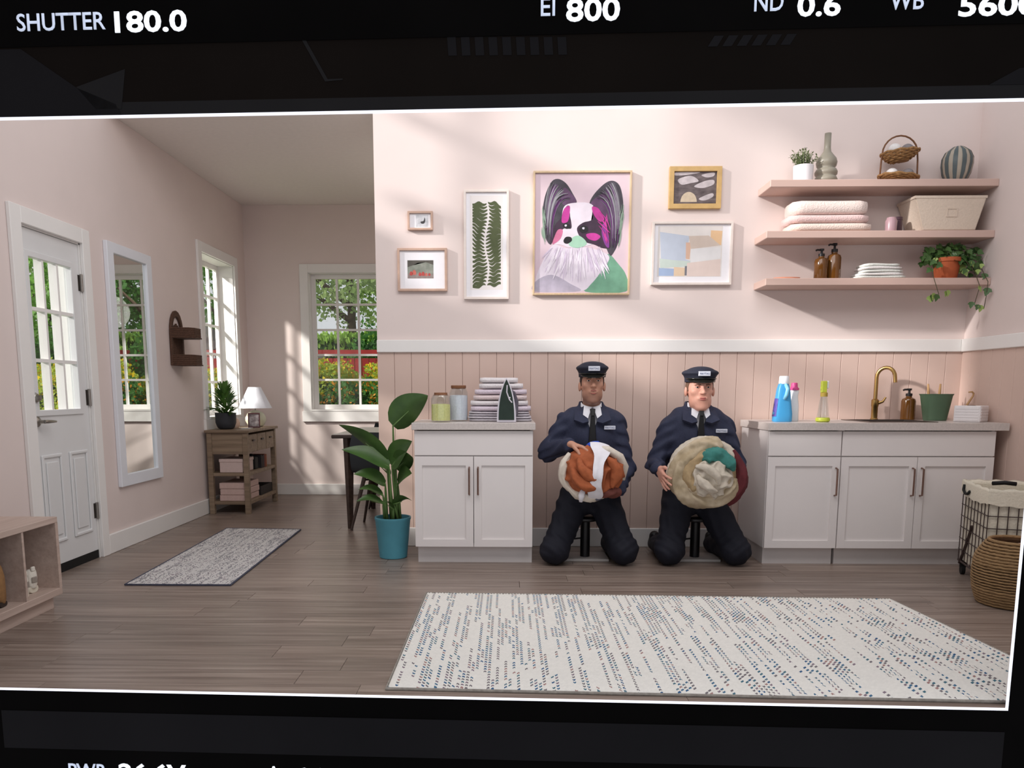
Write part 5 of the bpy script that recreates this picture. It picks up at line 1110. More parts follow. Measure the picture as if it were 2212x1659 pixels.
for col, n_, pts in ((DC('sage_stroke', (134,156,138)), 26, 0), (DC('lilac_stroke', (204,190,210)), 44, 1), (DC('pale_fur_stroke', (228,220,230)), 40, 2), (DC('magenta', (188,60,146), 0.2), 10, 3)):
    m = MB()
    for k in range(n_):
        if pts == 0:
            x_ = 1316+rr.uniform(-6, 16) if k % 2 else 1996+rr.uniform(-14, 6); y_ = rr.uniform(360, 620); stroke(m, (x_, y_), (x_+rr.uniform(-6, 6), y_+60), (x_+(18 if k % 2 else -22), y_+rr.uniform(100, 190)), rr.uniform(2.5, 5), sy(5.2), mp_)
        elif pts == 3:
            y_ = rr.uniform(440, 620); stroke(m, (1800+rr.uniform(-20, 60), y_), (1840+rr.uniform(0, 30), y_+60), (1870+rr.uniform(-10, 20), y_+rr.uniform(90, 160)), rr.uniform(3, 6), sy(7.4), mp_)
        else:
            a = (rr.uniform(1390, 1830), rr.uniform(750, 900)); c = (a[0]+(a[0]-1610)*0.35+rr.uniform(-25, 25), a[1]+rr.uniform(90, 230)); stroke(m, a, ((a[0]+c[0])/2+rr.uniform(-10, 10), (a[1]+c[1])/2), c, rr.uniform(3, 7), sy(2.6+0.2*pts), mp_)
    part('fur_strokes', m, col, t, kind='stuff', fix=False)
# 2 leaf print
t = picture('leaf_print', 'tall white-framed print of dark green wavy leaves', -0.309, 0.001, 1.742, 2.468, 0.016, 0.030, M_FWHITE, M_MATB)
X0, X1, Z0_, Z1_ = -0.249, -0.055, 1.830, 2.410; M_LFG = pm('olive_ink', (84,92,62), 0.8, 0.08, 30)
rr = random.Random(21); m = MB(); spine = lambda z: (X0+X1)/2+0.012*math.sin(z*17.0)
shape(t, 'print_sheet', [(-0.266, 1.806), (-0.040, 1.806), (-0.040, 2.432), (-0.266, 2.432)], pm('cream_paper', (232,226,224), 0.8, 0.02), 0.6, lambda a, b: (a, b), False)
for side in (-1, 1):
    z = Z0_+0.01; k = 0
    while z < Z1_-0.012:
        h = 0.0205+rr.uniform(-0.002, 0.003); sx_0 = spine(z)+side*0.006; sx_1 = X0 if side < 0 else X1; bend = 0.030*math.cos(z*9.0+side)*1.0; up, dn = [], []
        for i in range(9):
            s_ = i/8; x = sx_0+(sx_1-sx_0)*s_; zc = z+bend*s_*s_+0.0065*math.sin(s_*9.0+k*0.4)
            th = h*0.5*(0.10+1.0*math.sin(math.pi*(0.10+0.72*s_)))*1.05; zc = min(max(zc, Z0_-0.004), Z1_+0.004); up.append((x, zc+th)); dn.append((x, zc-th))
        y0 = t['_y']-0.0006-0.000012*(k+(60 if side > 0 else 0))
        m.add([(x, y0, zz) for x, zz in up]+[(x, y0, zz) for x, zz in dn], [(i, i+1, 10+i, 9+i) for i in range(8)])
        z += h*1.12; k += 1
part('printed_leaves', m, M_LFG, t, kind='stuff', fix=False)
# 3 tiny picture
t = picture('tiny_picture', 'tiny oak-framed picture on the far left of the picture wall', -0.694, -0.521, 2.206, 2.330, 0.014, 0.028, M_FPINK, M_MATB)
shape(t, 'photo', [(-0.638, 2.228), (-0.552, 2.228), (-0.552, 2.308), (-0.638, 2.308)], pm('pale_photo', (176,178,182), 0.5, 0.3, 30, rgb2=(222,222,226)), 1, lambda a, b: (a, b), False)
shape(t, 'bird_motif', [(-0.605, 2.262), (-0.585, 2.268), (-0.578, 2.290), (-0.573, 2.268), (-0.582, 2.250), (-0.600, 2.250)], pm('dark_ink', (62,60,62), 0.7), 2, lambda a, b: (a, b))
# 4 photograph in a wide mount
t = picture('mounted_photo', 'oak-framed small landscape photo in a wide white mount', -0.768, -0.425, 1.798, 2.086, 0.016, 0.028, M_FPINK, M_MATB)
pf = lambda a, b: (-0.700+a*0.180, 1.884+b*0.122)
shape(t, 'photo', [(0, 0), (1, 0), (1, 1), (0, 1)], pm('hazy_green_photo', (104,112,100), 0.5, 0.25, 20, rgb2=(150,152,142)), 1, pf, False)
shape(t, 'photo_trees', [(0, 1), (1, 1), (1, 0.74), (0.7, 0.9), (0.4, 0.86), (0.2, 0.72), (0, 0.62)], pm('photo_dark_trees', (84,80,74), 0.5, 0.2, 30), 2, pf, False)
shape(t, 'photo_field', [(0, 0.0), (1, 0.0), (1, 0.24), (0, 0.26)], pm('photo_grey_field', (142,128,124), 0.5, 0.2, 40), 2, pf, False)
for k, (a, b, s_) in enumerate(((0.14, 0.28, 0.10), (0.26, 0.34, 0.12), (0.48, 0.24, 0.09), (0.60, 0.26, 0.10), (0.72, 0.22, 0.08), (0.84, 0.22, 0.07))):
    shape(t, 'photo_figure', [(a-s_*0.5, b-s_), (a+s_*0.5, b-s_), (a+s_*0.55, b+s_*0.4), (a, b+s_*1.1), (a-s_*0.5, b+s_*0.5)], pm('photo_red', (176,70,66), 0.5, 0.2, 40) if k % 3 != 1 else pm('photo_rose', (196,104,92), 0.5, 0.2, 40), 3, pf)
# 5 moon picture
t = picture('moon_picture', 'gold-framed dark grey sky picture with a pale disc', 1.084, 1.436, 2.338, 2.612, 0.032, 0.028, M_FGOLD, pm('charcoal_sky', (74,64,66), 0.7, 0.4, 14, stretch=(1, 1, 3), rgb2=(120,108,108)))
xf = lambda zx, zy: (1.084+(zx-180)*(0.352/292), 2.612-(zy-318)*(0.274/242))
for pts in ([(230, 390), (300, 370), (345, 400), (300, 412), (250, 420)], [(320, 430), (380, 400), (428, 395), (428, 420), (370, 440)], [(216, 350), (350, 350), (300, 362), (216, 368)], [(360, 365), (428, 352), (428, 372), (390, 380)], [(350, 500), (420, 470), (428, 490), (380, 512)]):
    shape(t, 'cloud', pts, pm('cloud_paint', (196,186,188), 0.7, 0.2, 20), 1, xf)
shape(t, 'moon', [(246+46*math.cos(a)+46, 520-58*math.sin(a)) for a in [math.pi*k/14 for k in range(15)]], pm('pale_moon_paint', (202,184,160), 0.7, 0.1, 40), 2, xf, False)
# 6 abstract collage
t = picture('abstract_picture', 'white-framed pale abstract collage of blue and peach blocks', 0.977, 1.526, 1.834, 2.254, 0.016, 0.032, M_FWHITE, M_MATB)
xf = lambda zx, zy: (0.977+(zx-72)*(0.549/466), 2.254-(zy-632)*(0.420/370))
for nm, pts, c in (('sheet', [(108, 658), (480, 658), (480, 952), (108, 952)], (222,216,212)), ('block', [(118, 690), (290, 715), (270, 850), (300, 860), (296, 890), (130, 890)], (190,198,212)), ('block', [(285, 715), (400, 712), (470, 770), (300, 790)], (204,188,176)), ('block', [(412, 682), (478, 686), (474, 770), (410, 750)], (224,188,148)), ('block', [(300, 790), (472, 780), (472, 845), (300, 872)], (224,222,222)), ('block', [(270, 752), (300, 752), (294, 850), (272, 848)], (214,178,156)), ('block', [(118, 900), (205, 905), (205, 948), (118, 948)], (160,178,208)), ('block', [(205, 895), (268, 900), (268, 948), (205, 948)], (222,196,168)), ('block', [(280, 872), (474, 850), (474, 950), (280, 950)], (222,204,196)), ('block', [(120, 845), (200, 855), (300, 862), (290, 892), (125, 902)], (196,208,200)), ('line', [(268, 890), (280, 890), (280, 945), (268, 945)], (120,120,128))):
    shape(t, nm, pts, pm('collage_%d_%d_%d' % c, c, 0.8, 0.04, 14), {'sheet': 1, 'block': 2, 'line': 3}[nm]+0.02*(pts[0][0] % 37), xf, False)
for o_ in bpy.data.objects:
    if '_y' in o_: del o_['_y']

# ------------------------------------------------------------------ smooth solids: signed distances blended and meshed (surface nets)
class Solid:
    def __init__(s, lo, hi, h):
        s.lo = np.array(lo, np.float32); s.h = h; s.n = np.ceil((np.array(hi)-np.array(lo))/h).astype(int)+1
        s.d = np.full(s.n, 1.0, np.float32)
        s.ax = [np.float32(lo[i])+np.arange(s.n[i], dtype=np.float32)*np.float32(h) for i in range(3)]
    def _sub(s, mn, mx):
        sl = []
        for i in range(3):
            a = int(max(0, math.floor((mn[i]-s.lo[i])/s.h))); b = int(min(s.n[i], math.ceil((mx[i]-s.lo[i])/s.h)+1))
            if b <= a: return None, None
            sl.append(slice(a, b))
        X = s.ax[0][sl[0]][:, None, None]; Y = s.ax[1][sl[1]][None, :, None]; Z = s.ax[2][sl[2]][None, None, :]
        return tuple(sl), (X, Y, Z)
    def blend(s, sl, d, k, sub=False):
        o = s.d[sl]
        if sub:
            hh = np.clip(0.5-0.5*(o+d)/k, 0, 1); s.d[sl] = o*(1-hh)-d*hh+k*hh*(1-hh)
        else:
            hh = np.clip(0.5+0.5*(d-o)/k, 0, 1); s.d[sl] = d*(1-hh)+o*hh-k*hh*(1-hh)
        return s
    def cone(s, a, b, ra, rb, k=0.02, flat=None):
        a = np.array(a, np.float32); b = np.array(b, np.float32); m = max(ra, rb)+k+0.03
        sl, P = s._sub(np.minimum(a, b)-m, np.maximum(a, b)+m)
        if sl is None: return s
        ab = b-a; L2 = float(ab@ab)+1e-9
        t = np.clip(((P[0]-a[0])*ab[0]+(P[1]-a[1])*ab[1]+(P[2]-a[2])*ab[2])/L2, 0, 1)
        d = np.sqrt((P[0]-a[0]-t*ab[0])**2+(P[1]-a[1]-t*ab[1])**2+(P[2]-a[2]-t*ab[2])**2)-(ra+(rb-ra)*t)
        return s.blend(sl, d, k)
    def chain(s, pts, rr, k=0.02):
        for i in range(len(pts)-1): s.cone(pts[i], pts[i+1], rr[i], rr[i+1], k)
        return s
    def ell(s, c, r, k=0.02, sub=False, rot=None):
        m = max(r)+k+0.03; sl, P = s._sub(np.array(c)-m, np.array(c)+m)
        if sl is None: return s
        q = [P[i]-np.float32(c[i]) for i in range(3)]
        if rot is not None:
            M = np.array(rot.inverted(), np.float32) if hasattr(rot, 'inverted') else rot
            q = [M[i][0]*q[0]+M[i][1]*q[1]+M[i][2]*q[2] for i in range(3)]
        k0 = np.sqrt((q[0]/r[0])**2+(q[1]/r[1])**2+(q[2]/r[2])**2); k1 = np.sqrt((q[0]/r[0]**2)**2+(q[1]/r[1]**2)**2+(q[2]/r[2]**2)**2)
        return s.blend(sl, k0*(k0-1)/(k1+1e-6), k, sub)
    def grids(s): return s.ax[0][:, None, None], s.ax[1][None, :, None], s.ax[2][None, None, :]
    def mesh(s, name):
        d = s.d; sg = d < 0; n = s.n
        cnt = np.zeros(n-1, np.int8)
        for i in (0, 1):
            for j in (0, 1):
                for k in (0, 1): cnt += sg[i:n[0]-1+i, j:n[1]-1+j, k:n[2]-1+k]
        ci = np.argwhere((cnt > 0) & (cnt < 8)); idx = np.full(n-1, -1, np.int32); idx[ci[:, 0], ci[:, 1], ci[:, 2]] = np.arange(len(ci))
        acc = np.zeros((len(ci), 3)); num = np.zeros(len(ci))
        cor = [(i, j, k) for i in (0, 1) for j in (0, 1) for k in (0, 1)]
        for a in cor:
            for ax in range(3):
                if a[ax]: continue
                b = list(a); b[ax] = 1
                da = d[ci[:, 0]+a[0], ci[:, 1]+a[1], ci[:, 2]+a[2]]; db = d[ci[:, 0]+b[0], ci[:, 1]+b[1], ci[:, 2]+b[2]]
                m = (da < 0) != (db < 0); t = np.where(m, da/(da-db+1e-12), 0); p = np.tile(np.array(a, float), (len(ci), 1)); p[:, ax] = t
                acc[m] += p[m]; num[m] += 1
        V = s.lo+(ci+acc/num[:, None])*s.h
        F = []
        for ax in range(3):
            u, v = (ax+1) % 3, (ax+2) % 3
            A = [slice(None)]*3; Bq = [slice(None)]*3; A[ax] = slice(0, n[ax]-1); Bq[ax] = slice(1, n[ax])
            e = np.argwhere(sg[tuple(A)] != sg[tuple(Bq)])
            e = e[(e[:, u] > 0) & (e[:, v] > 0) & (e[:, u] < n[u]-1) & (e[:, v] < n[v]-1)]
            c0 = e.copy(); c1 = e.copy(); c2 = e.copy(); c3 = e.copy()
            c1[:, u] -= 1; c2[:, u] -= 1; c2[:, v] -= 1; c3[:, v] -= 1
            q = np.stack([idx[tuple(c.T)] for c in (c0, c1, c2, c3)], 1); fl_ = sg[tuple(e.T)]
            q[~fl_] = q[~fl_][:, ::-1]; F.append(q)
        F = np.concatenate(F); F = F[(F >= 0).all(1)]
        me = bpy.data.meshes.new(name); me.vertices.add(len(V)); me.vertices.foreach_set('co', V.astype(np.float32).ravel())
        me.loops.add(len(F)*4); me.loops.foreach_set('vertex_index', F.astype(np.int32).ravel()); me.polygons.add(len(F))
        me.polygons.foreach_set('loop_start', np.arange(0, len(F)*4, 4, dtype=np.int32)); me.polygons.foreach_set('use_smooth', np.ones(len(F), bool)); me.update(calc_edges=True)
        return me

def hand_chain(S, wrist, d, nrm, side, curl=0.35, spread=0.12, thumb_in=0.5, scale=1.0):
    """palm and five jointed fingers; d points along the fingers, nrm out of the palm, side=+1 puts the thumb on d x nrm"""
    d = Vector(d).normalized(); nrm = Vector(nrm); nrm = (nrm-d*nrm.dot(d)).normalized(); s_ = d.cross(nrm)*side; w = Vector(wrist); sc = scale
    kn = []
    for off, ln in ((0.030, 0.088), (0.010, 0.092), (-0.011, 0.088), (-0.031, 0.080)):
        k_ = w+d*ln*sc+s_*off*sc; S.cone(w+s_*off*0.55*sc, k_, 0.017*sc, 0.012*sc, 0.012); kn.append(k_)
    for i, (k_, segs) in enumerate(zip(kn, ((0.040, 0.025, 0.020), (0.045, 0.029, 0.021), (0.041, 0.027, 0.020), (0.032, 0.020, 0.018)))):
        cu = curl if isinstance(curl, (int, float)) else curl[i]; an = cu*0.6; f = (d+s_*(1.5-i)*spread).normalized(); p = k_; r = 0.0098*sc
        for j, L_ in enumerate(segs):
            dr = f*math.cos(an)+nrm*math.sin(an); q = p+dr*L_*sc; S.cone(p, q, r, r*0.90, 0.004); p = q; r *= 0.90; an += cu
    p = w+d*0.022*sc+s_*0.024*sc; f = (d*0.75+s_*0.75+nrm*thumb_in).normalized(); q = p+f*0.045*sc; S.cone(p, q, 0.016*sc, 0.012*sc, 0.012)
    f2 = (d*0.95+s_*0.35+nrm*thumb_in).normalized(); q2 = q+f2*0.032*sc; S.cone(q, q2, 0.0115*sc, 0.010*sc, 0.004); S.cone(q2, q2+(f2+nrm*0.3).normalized()*0.024*sc, 0.010*sc, 0.0085*sc, 0.004)

M_SKIN2 = pm('ruddy_skin', (214,156,136), 0.5, 0.06, 26, rgb2=(222,168,148))
def skin_with_stubble(name, a, b, dark, z0, z1):
    m = pm(name, a, 0.5, 0.06, 26, rgb2=b); nt = m.node_tree; N = nt.nodes; L = nt.links; p = N['Principled BSDF']; src = p.inputs['Base Color'].links[0].from_socket
    tc = N.new('ShaderNodeTexCoord'); sp = N.new('ShaderNodeSeparateXYZ'); L.new(tc.outputs['Object'], sp.inputs[0]); mr = N.new('ShaderNodeMapRange'); mr.inputs['From Min'].default_value = z0; mr.inputs['From Max'].default_value = z1; mr.inputs['To Min'].default_value = 0.55; mr.inputs['To Max'].default_value = 0.0
    lt = N.new('ShaderNodeMath'); lt.operation = 'GREATER_THAN'; lt.inputs[1].default_value = 0.99; L.new(sp.outputs[2], lt.inputs[0]); mu = N.new('ShaderNodeMath'); mu.operation = 'MULTIPLY'
    L.new(sp.outputs[2], mr.inputs['Value']); L.new(mr.outputs[0], mu.inputs[0]); L.new(lt.outputs[0], mu.inputs[1]); mx = N.new('ShaderNodeMix'); mx.data_type = 'RGBA'; L.new(mu.outputs[0], mx.inputs['Factor']); L.new(src, mx.inputs['A']); mx.inputs['B'].default_value = (*lin(dark), 1); L.new(mx.outputs['Result'], p.inputs['Base Color']); return m
M_SKIN1 = skin_with_stubble('tanned_skin_with_stubble', (190,138,114), (202,150,126), (112,82,72), 1.075, 1.125)
M_NAVY = pm('navy_twill', (44,49,72), 0.75, 0.14, 120, 0.15); M_NAVYD = pm('dark_navy_trouser', (19,21,34), 0.8, 0.14, 120, 0.1)
M_SHIRT = pm('white_shirt_cotton', (236,236,242), 0.8, 0.02, 60); M_TIE = pm('black_tie', (18,18,20), 0.6, 0.1, 50); M_CAPN = pm('navy_cap_cloth', (31,34,50), 0.75, 0.1, 100, 0.1)
M_VISOR = pm('black_patent_visor', (30,30,26), 0.18, 0.1, 20); M_SHOEB = pm('black_leather', (16,16,18), 0.4, 0.1, 20); M_HAIR1 = pm('dark_brown_hair', (52,36,30), 0.7, 0.3, 80); M_HAIR2 = pm('grey_brown_hair', (108,80,64), 0.7, 0.3, 80)
M_EYEW = pm('eye_white', (214,206,200), 0.25); M_IRIS = pm('dark_iris', (44,34,30), 0.2); M_LIP1 = pm('lip_tone', (164,98,88), 0.5); M_LIP2 = pm('rosy_lip_tone', (182,104,98), 0.5); M_MOUTH = pm('mouth_dark', (60,28,28), 0.6)
M_BADGE = pm('white_name_patch', (214,218,230), 0.6, 0.02); M_INKB = pm('navy_patch_lettering', (70,80,120), 0.6)

def person(label, origin, P):
    """a kneeling man; P holds the joints in local metres, facing -y"""
    t = thing('person', label, 'person', origin)
    H = Vector(P['head']); w = P.get('wide', 1.0); fw = P.get('face', 1.0)
    sh, el, wr = P['sh'], P['el'], P['wr']; hip, kn, an, ft = P['hip'], P['kn'], P['an'], P['ft']
    # ---- body: one continuous skin surface
    S = Solid((-0.42, -0.46, 0.0), (0.42, 0.42, H.z+0.16), 0.0042)
    hx = lambda x, y, z: (H.x+x*fw, H.y+y, H.z+z)
    fz = P['fz']; hf = lambda x, y, z: (H.x+x*fw, H.y+y, H.z+z+fz)                                  # features of the face
    for c, r in (((0, 0.02, 0.56), (0.13*w, 0.08, 0.18)), ((0, 0.015, 0.80), (0.145*w, 0.085, 0.17)), ((0, 0.04, 0.42), (0.14*w, 0.10, 0.12))): S.ell(c, r, 0.05)
    S.cone((H.x*0.5, 0.02, 0.93), hx(0, 0.02, -0.07), 0.062, 0.056*fw, 0.03)
    for i in (0, 1):
        s2 = (sh[i][0]*0.82, sh[i][1], sh[i][2]-0.02); S.cone((0, 0.02, 0.92), s2, 0.05, 0.034, 0.02); S.chain([s2, el[i], wr[i]], [0.034, 0.032, 0.027], 0.02)
        S.chain([hip[i], kn[i], an[i], ft[i]], [0.075, 0.055, 0.038, 0.030], 0.03)
    S.ell(hx(0, 0.012, 0.025), (0.076*fw, 0.096, 0.105), 0.02); jw = P['jaw']; S.ell(hx(0, -0.030, -0.052-jw*0.6), (0.059*fw, 0.062, 0.066+jw*0.4), 0.035); S.ell(hx(0, -0.064, -0.096-jw), (0.031*fw, 0.024, 0.020), 0.024)
    for s_ in (-1, 1):
        S.ell(hf(s_*0.042, -0.060, -0.012), (0.022, 0.020, 0.020), 0.022); S.ell(hx(s_*0.044, -0.026, -0.066-jw), (0.017, 0.026, 0.026), 0.02)
        S.ell(hx(s_*0.081, 0.006, -0.010), (0.010, 0.019, 0.031), 0.006); S.cone(hf(s_*0.040, -0.076, 0.037), hf(s_*0.012, -0.083, 0.034), 0.009, 0.010, 0.014)
    for s_ in (-1, 1): S.ell(hf(s_*0.031, -0.094, 0.017), (0.017, 0.012, 0.011), 0.010, sub=True)
    S.cone(hf(0, -0.084, 0.022), hf(0, -0.107, -0.018), 0.008, 0.0125, 0.012)
    for s_ in (-1, 1): S.ell(hf(s_*0.012, -0.095, -0.021), (0.009, 0.010, 0.008), 0.008)
    S.cone(hf(-0.020, -0.086, -0.056), hf(0.020, -0.086, -0.056), 0.008, 0.008, 0.012)
    for i in (0, 1):
        hd = P['hand'][i]; hand_chain(S, wr[i], hd['d'], hd['n'], hd['s'], hd['curl'], hd.get('spread', 0.12), hd.get('thumb', 0.4))
    body = part('body', S.mesh('body'), P['skin'], t, world=False)
    for s_ in (-1, 1):
        e = part('eye', MB().ell(hf(s_*0.031, -0.0745, 0.016), (0.0120, 0.0100, 0.0074), 12, 8), M_EYEW, body, world=False, smooth=True)
        part('iris', MB().ell(hf(s_*0.031, -0.0815, 0.0155), (0.0058, 0.0040, 0.0060), 10, 6), M_IRIS, body, world=False, smooth=True)
        part('eyelid', MB().tube([hf(s_*0.019, -0.0845, 0.019), hf(s_*0.031, -0.0875, 0.0245), hf(s_*0.045, -0.079, 0.018)], [0.003, 0.0042, 0.003], 6), P['skin'], body, world=False, smooth=True)
        part('eyebrow', MB().tube([hf(s_*0.014, -0.0935, P['brow'][0]), hf(s_*0.030, -0.092, P['brow'][1]), hf(s_*0.048, -0.078, P['brow'][2])], [0.0038, 0.0042, 0.002], 6, sq=0.7), P['hair'], body, world=False, smooth=True)
    mo = P['mouth']
    if mo: part('mouth', MB().ell(hf(0.0, -0.0915, -0.0565), (0.017, 0.004, mo), 14, 8), M_MOUTH, body, world=False, smooth=True)
    part('lip', MB().tube([hf(-0.028, -0.0850, -0.057+P['frown']), hf(-0.013, -0.0955, -0.0515+mo), hf(0, -0.0968, -0.0535+mo), hf(0.013, -0.0955, -0.0515+mo), hf(0.028, -0.0850, -0.057+P['frown'])], [0.0015, 0.0036, 0.004, 0.0036, 0.0015], 8), P['lip'], body, world=False, smooth=True)
    part('lip', MB().tube([hf(-0.026, -0.085, -0.0585+P['frown']), hf(-0.010, -0.0945, -0.0615-mo), hf(0, -0.0955, -0.0628-mo), hf(0.010, -0.0945, -0.0615-mo), hf(0.026, -0.085, -0.0585+P['frown'])], [0.0015, 0.004, 0.0048, 0.004, 0.0015], 8), P['lip'], body, world=False, smooth=True)
    # hair below the cap
    Q = Solid((H.x-0.12, H.y-0.12, H.z-0.10), (H.x+0.12, H.y+0.14, H.z+0.15), 0.0045)
    Q.ell(hx(0, 0.014, 0.026), (0.081*fw, 0.100, 0.108), 0.01); X, Y, Z = Q.grids()
    cut = np.maximum(Q.d, -(Y-(H.y-0.022+np.clip((Z-H.z-0.02)*0.9, -0.01, 0.06)*-0.4)))
    Q.d = np.maximum(cut, (H.z-0.045+np.clip((H.y+0.03-Y)*0.9, -0.05, 0.08))-Z).astype(np.float32)
    part('hair', Q.mesh('hair'), P['hair'], t, world=False)
    # ---- trousers
    Tm = Solid((-0.42, -0.36, 0.0), (0.42, 0.36, 0.56), 0.0062)
    Tm.ell((0, 0.045, 0.435), (0.178*w, 0.135, 0.125), 0.04)
    for i in (0, 1):
        Tm.chain([hip[i], kn[i]], [0.106, 0.084], 0.04); Tm.ell(kn[i], (0.086, 0.086, 0.084), 0.03); Tm.chain([kn[i], an[i]], [0.082, 0.064], 0.04)
    X, Y, Z = Tm.grids()
    fold = 0.006*np.sin(Z*58+X*26+Y*12)*np.exp(-((Z-0.40)/0.10)**2)+0.0028*np.sin(Z*95-np.abs(X)*80+Y*40)*np.exp(-((Z-0.16)/0.08)**2)+0.0028*np.sin(X*75+Z*40+2.1*np.sin(Y*25))
    Tm.d = np.maximum(np.maximum(Tm.d+fold.astype(np.float32), 0.0062-Z), Z-0.500).astype(np.float32)
    part('trousers', Tm.mesh('trousers'), M_NAVYD, t, world=False)
    # ---- jacket
    J = Solid((-0.46, -0.40, 0.40), (0.46, 0.24, 1.06), 0.0058)
    J.ell((0, 0.02, 0.60), (0.168*w, 0.122, 0.20), 0.05); J.ell((0, 0.015, 0.805), (0.180*w, 0.122, 0.185), 0.05); J.cone((-0.10, 0.02, 0.935), (0.10, 0.02, 0.935), 0.075, 0.075, 0.05)
    for i in (0, 1):
        J.chain([(sh[i][0]*0.90, sh[i][1], sh[i][2]-0.005), el[i], Vector(el[i]).lerp(Vector(wr[i]), 0.90)], [0.068, 0.056, 0.044], 0.035)
        c_ = Vector(el[i]).lerp(Vector(wr[i]), 0.80); e_ = Vector(el[i]).lerp(Vector(wr[i]), 0.92); J.cone(c_, e_, 0.044, 0.047, 0.006)
    J.cone((H.x*0.5, 0.025, 0.95), (H.x*0.8, 0.026, 1.015), 0.088, 0.082, 0.03)
    X, Y, Z = J.grids()
    f1 = 0.0050*np.sin(Z*85+np.abs(X)*70+1.9*np.sin(X*24+Y*33))*np.clip((np.abs(X)-0.13)/0.05, 0, 1)+0.0042*np.sin(Z*46-X*22+1.3*np.sin(X*30))*np.exp(-((Z-0.56)/0.10)**2)+0.0022*np.sin(X*60+Z*30+Y*40)
    D = J.d+f1.astype(np.float32)
    half = np.clip((Z-0.845)*0.42, 0.015, 0.072)
    vee = np.maximum(np.maximum(np.abs(X-H.x*0.4)-half, Y+0.0), P['vz']-Z)                        # open front of the jacket
    neck = np.sqrt((X-H.x*0.7)**2+(Y-0.004)**2)-0.071; neck = np.maximum(neck, 0.985-Z); D = np.maximum(D, Z-(1.046-np.clip(0.02-Y, 0, 0.1)*0.35))
    D = np.maximum(D, -vee); D = np.maximum(D, -neck); D = np.maximum(D, 0.455-Z)
    J.d = D.astype(np.float32); jk = part('jacket', J.mesh('jacket'), M_NAVY, t, world=False)
    # collar flaps, zip line, name patch
    def yf(x, z):                                                                               # front of the torso at height z
        zz = (z-0.805)/0.185; a = 1-(x/(0.180*w))**2-zz*zz; c_ = 0.02-0.0; return 0.015-0.122*math.sqrt(max(a, 0.05)) if a > 0.05 else -0.020
    for s_ in (-1, 1):
        fl_ = [(s_*0.060, 0.035, 1.030), (s_*0.050, -0.045, 1.010), (s_*0.026, -0.112, 0.915), (s_*0.062, -0.118, 0.905), (s_*0.118, -0.100, 0.925), (s_*0.105, -0.020, 0.990), (s_*0.085, 0.045, 1.010)]
        m = MB(); fo_ = [(x+H.x*0.6, y-0.006, z+0.006) for x, y, z in fl_]; fi_ = [(x+H.x*0.6, y+0.006, z-0.006) for x, y, z in fl_]; n_ = len(fl_)
        cen = Vector((sum(p[0] for p in fo_)/n_, sum(p[1] for p in fo_)/n_-0.012, sum(p[2] for p in fo_)/n_+0.008))
        m.add(fo_+fi_+[tuple(cen)], [(i, (i+1) % n_, 2*n_) for i in range(n_)]+[tuple(reversed(range(n_, 2*n_)))]+[(i, n_+i, n_+(i+1) % n_, (i+1) % n_) for i in range(n_)])
        part('collar_flap', m, M_NAVY, jk, world=False)
    px, pz = P['patch']; yy = min(yf(px, pz), -0.085)-0.008
    pt = part('name_patch', MB().box((px-0.036, yy-0.004, pz-0.012), (px+0.036, yy+0.012, pz+0.012)), M_BADGE, jk, world=False, bevel=0.002)
    me = fit_text('MAYTAG', 0.058, 0.011, 0.0, 0.0006); me.transform(Matrix.Translation((px-0.029, yy-0.0042, pz-0.0055)) @ Matrix.Rotation(math.pi/2, 4, 'X')); part('lettering', me, M_INKB, jk, world=False)
    # ---- shirt front, collar and tie
    C = Solid((-0.16, -0.14, 0.66), (0.16, 0.12, 1.06), 0.0055); C.ell((0, 0.018, 0.805), (0.160*w, 0.112, 0.180), 0.04); C.cone((H.x*0.4, 0.015, 0.93), (H.x*0.75, 0.008, 0.99), 0.083, 0.067, 0.03)
    X, Y, Z = C.grids(); C.d = np.maximum(np.maximum(C.d, Z-1.004), np.abs(X)-0.12).astype(np.float32)
    shp = part('shirt', C.mesh('shirt'), M_SHIRT, t, world=False)
    cb_ = MB(); nn = 28; rr_ = [[], [], [], []]
    for k in range(nn):
        a = -math.pi/2-R(105)+R(210)*k/(nn-1)
        c_, sn = math.cos(a), math.sin(a); front = max(0, -sn)
        rr_[0].append((H.x*0.75+0.062*c_, 0.004+0.064*sn, 1.040-0.026*front)); rr_[1].append((H.x*0.75+0.067*c_, 0.004+0.069*sn, 1.038-0.026*front)); rr_[2].append((H.x*0.7+0.071*c_, 0.004+0.078*sn-0.006*front, 0.995-0.018*front)); rr_[3].append((H.x*0.7+0.066*c_, 0.004+0.072*sn, 0.985-0.018*front))
    cb_.grid(rr_); part('shirt_collar', cb_, M_SHIRT, shp, world=False, smooth=True, fix=False)
    for s_ in (-1, 1):
        q = [(H.x*0.7+s_*0.004, -0.078, 1.012), (H.x*0.7+s_*0.052, -0.058, 1.020), (H.x*0.7+s_*0.060, -0.086, 0.962), (H.x*0.7+s_*0.030, -0.104, 0.940)]
        m = MB(); m.hexa([(x, y+0.004, z) for x, y, z in q], [(x, y-0.004, z) for x, y, z in q]); part('collar_point', m, M_SHIRT, shp, world=False)
    x_ = H.x*0.55
    part('tie_knot', MB().hexa([(x_-0.019, -0.088, 1.000), (x_+0.019, -0.088, 1.000), (x_+0.012, -0.116, 0.955), (x_-0.012, -0.116, 0.955)], [(x_-0.017, -0.106, 1.002), (x_+0.017, -0.106, 1.002), (x_+0.010, -0.126, 0.955), (x_-0.010, -0.126, 0.955)]), M_TIE, t, world=False, bevel=0.004)
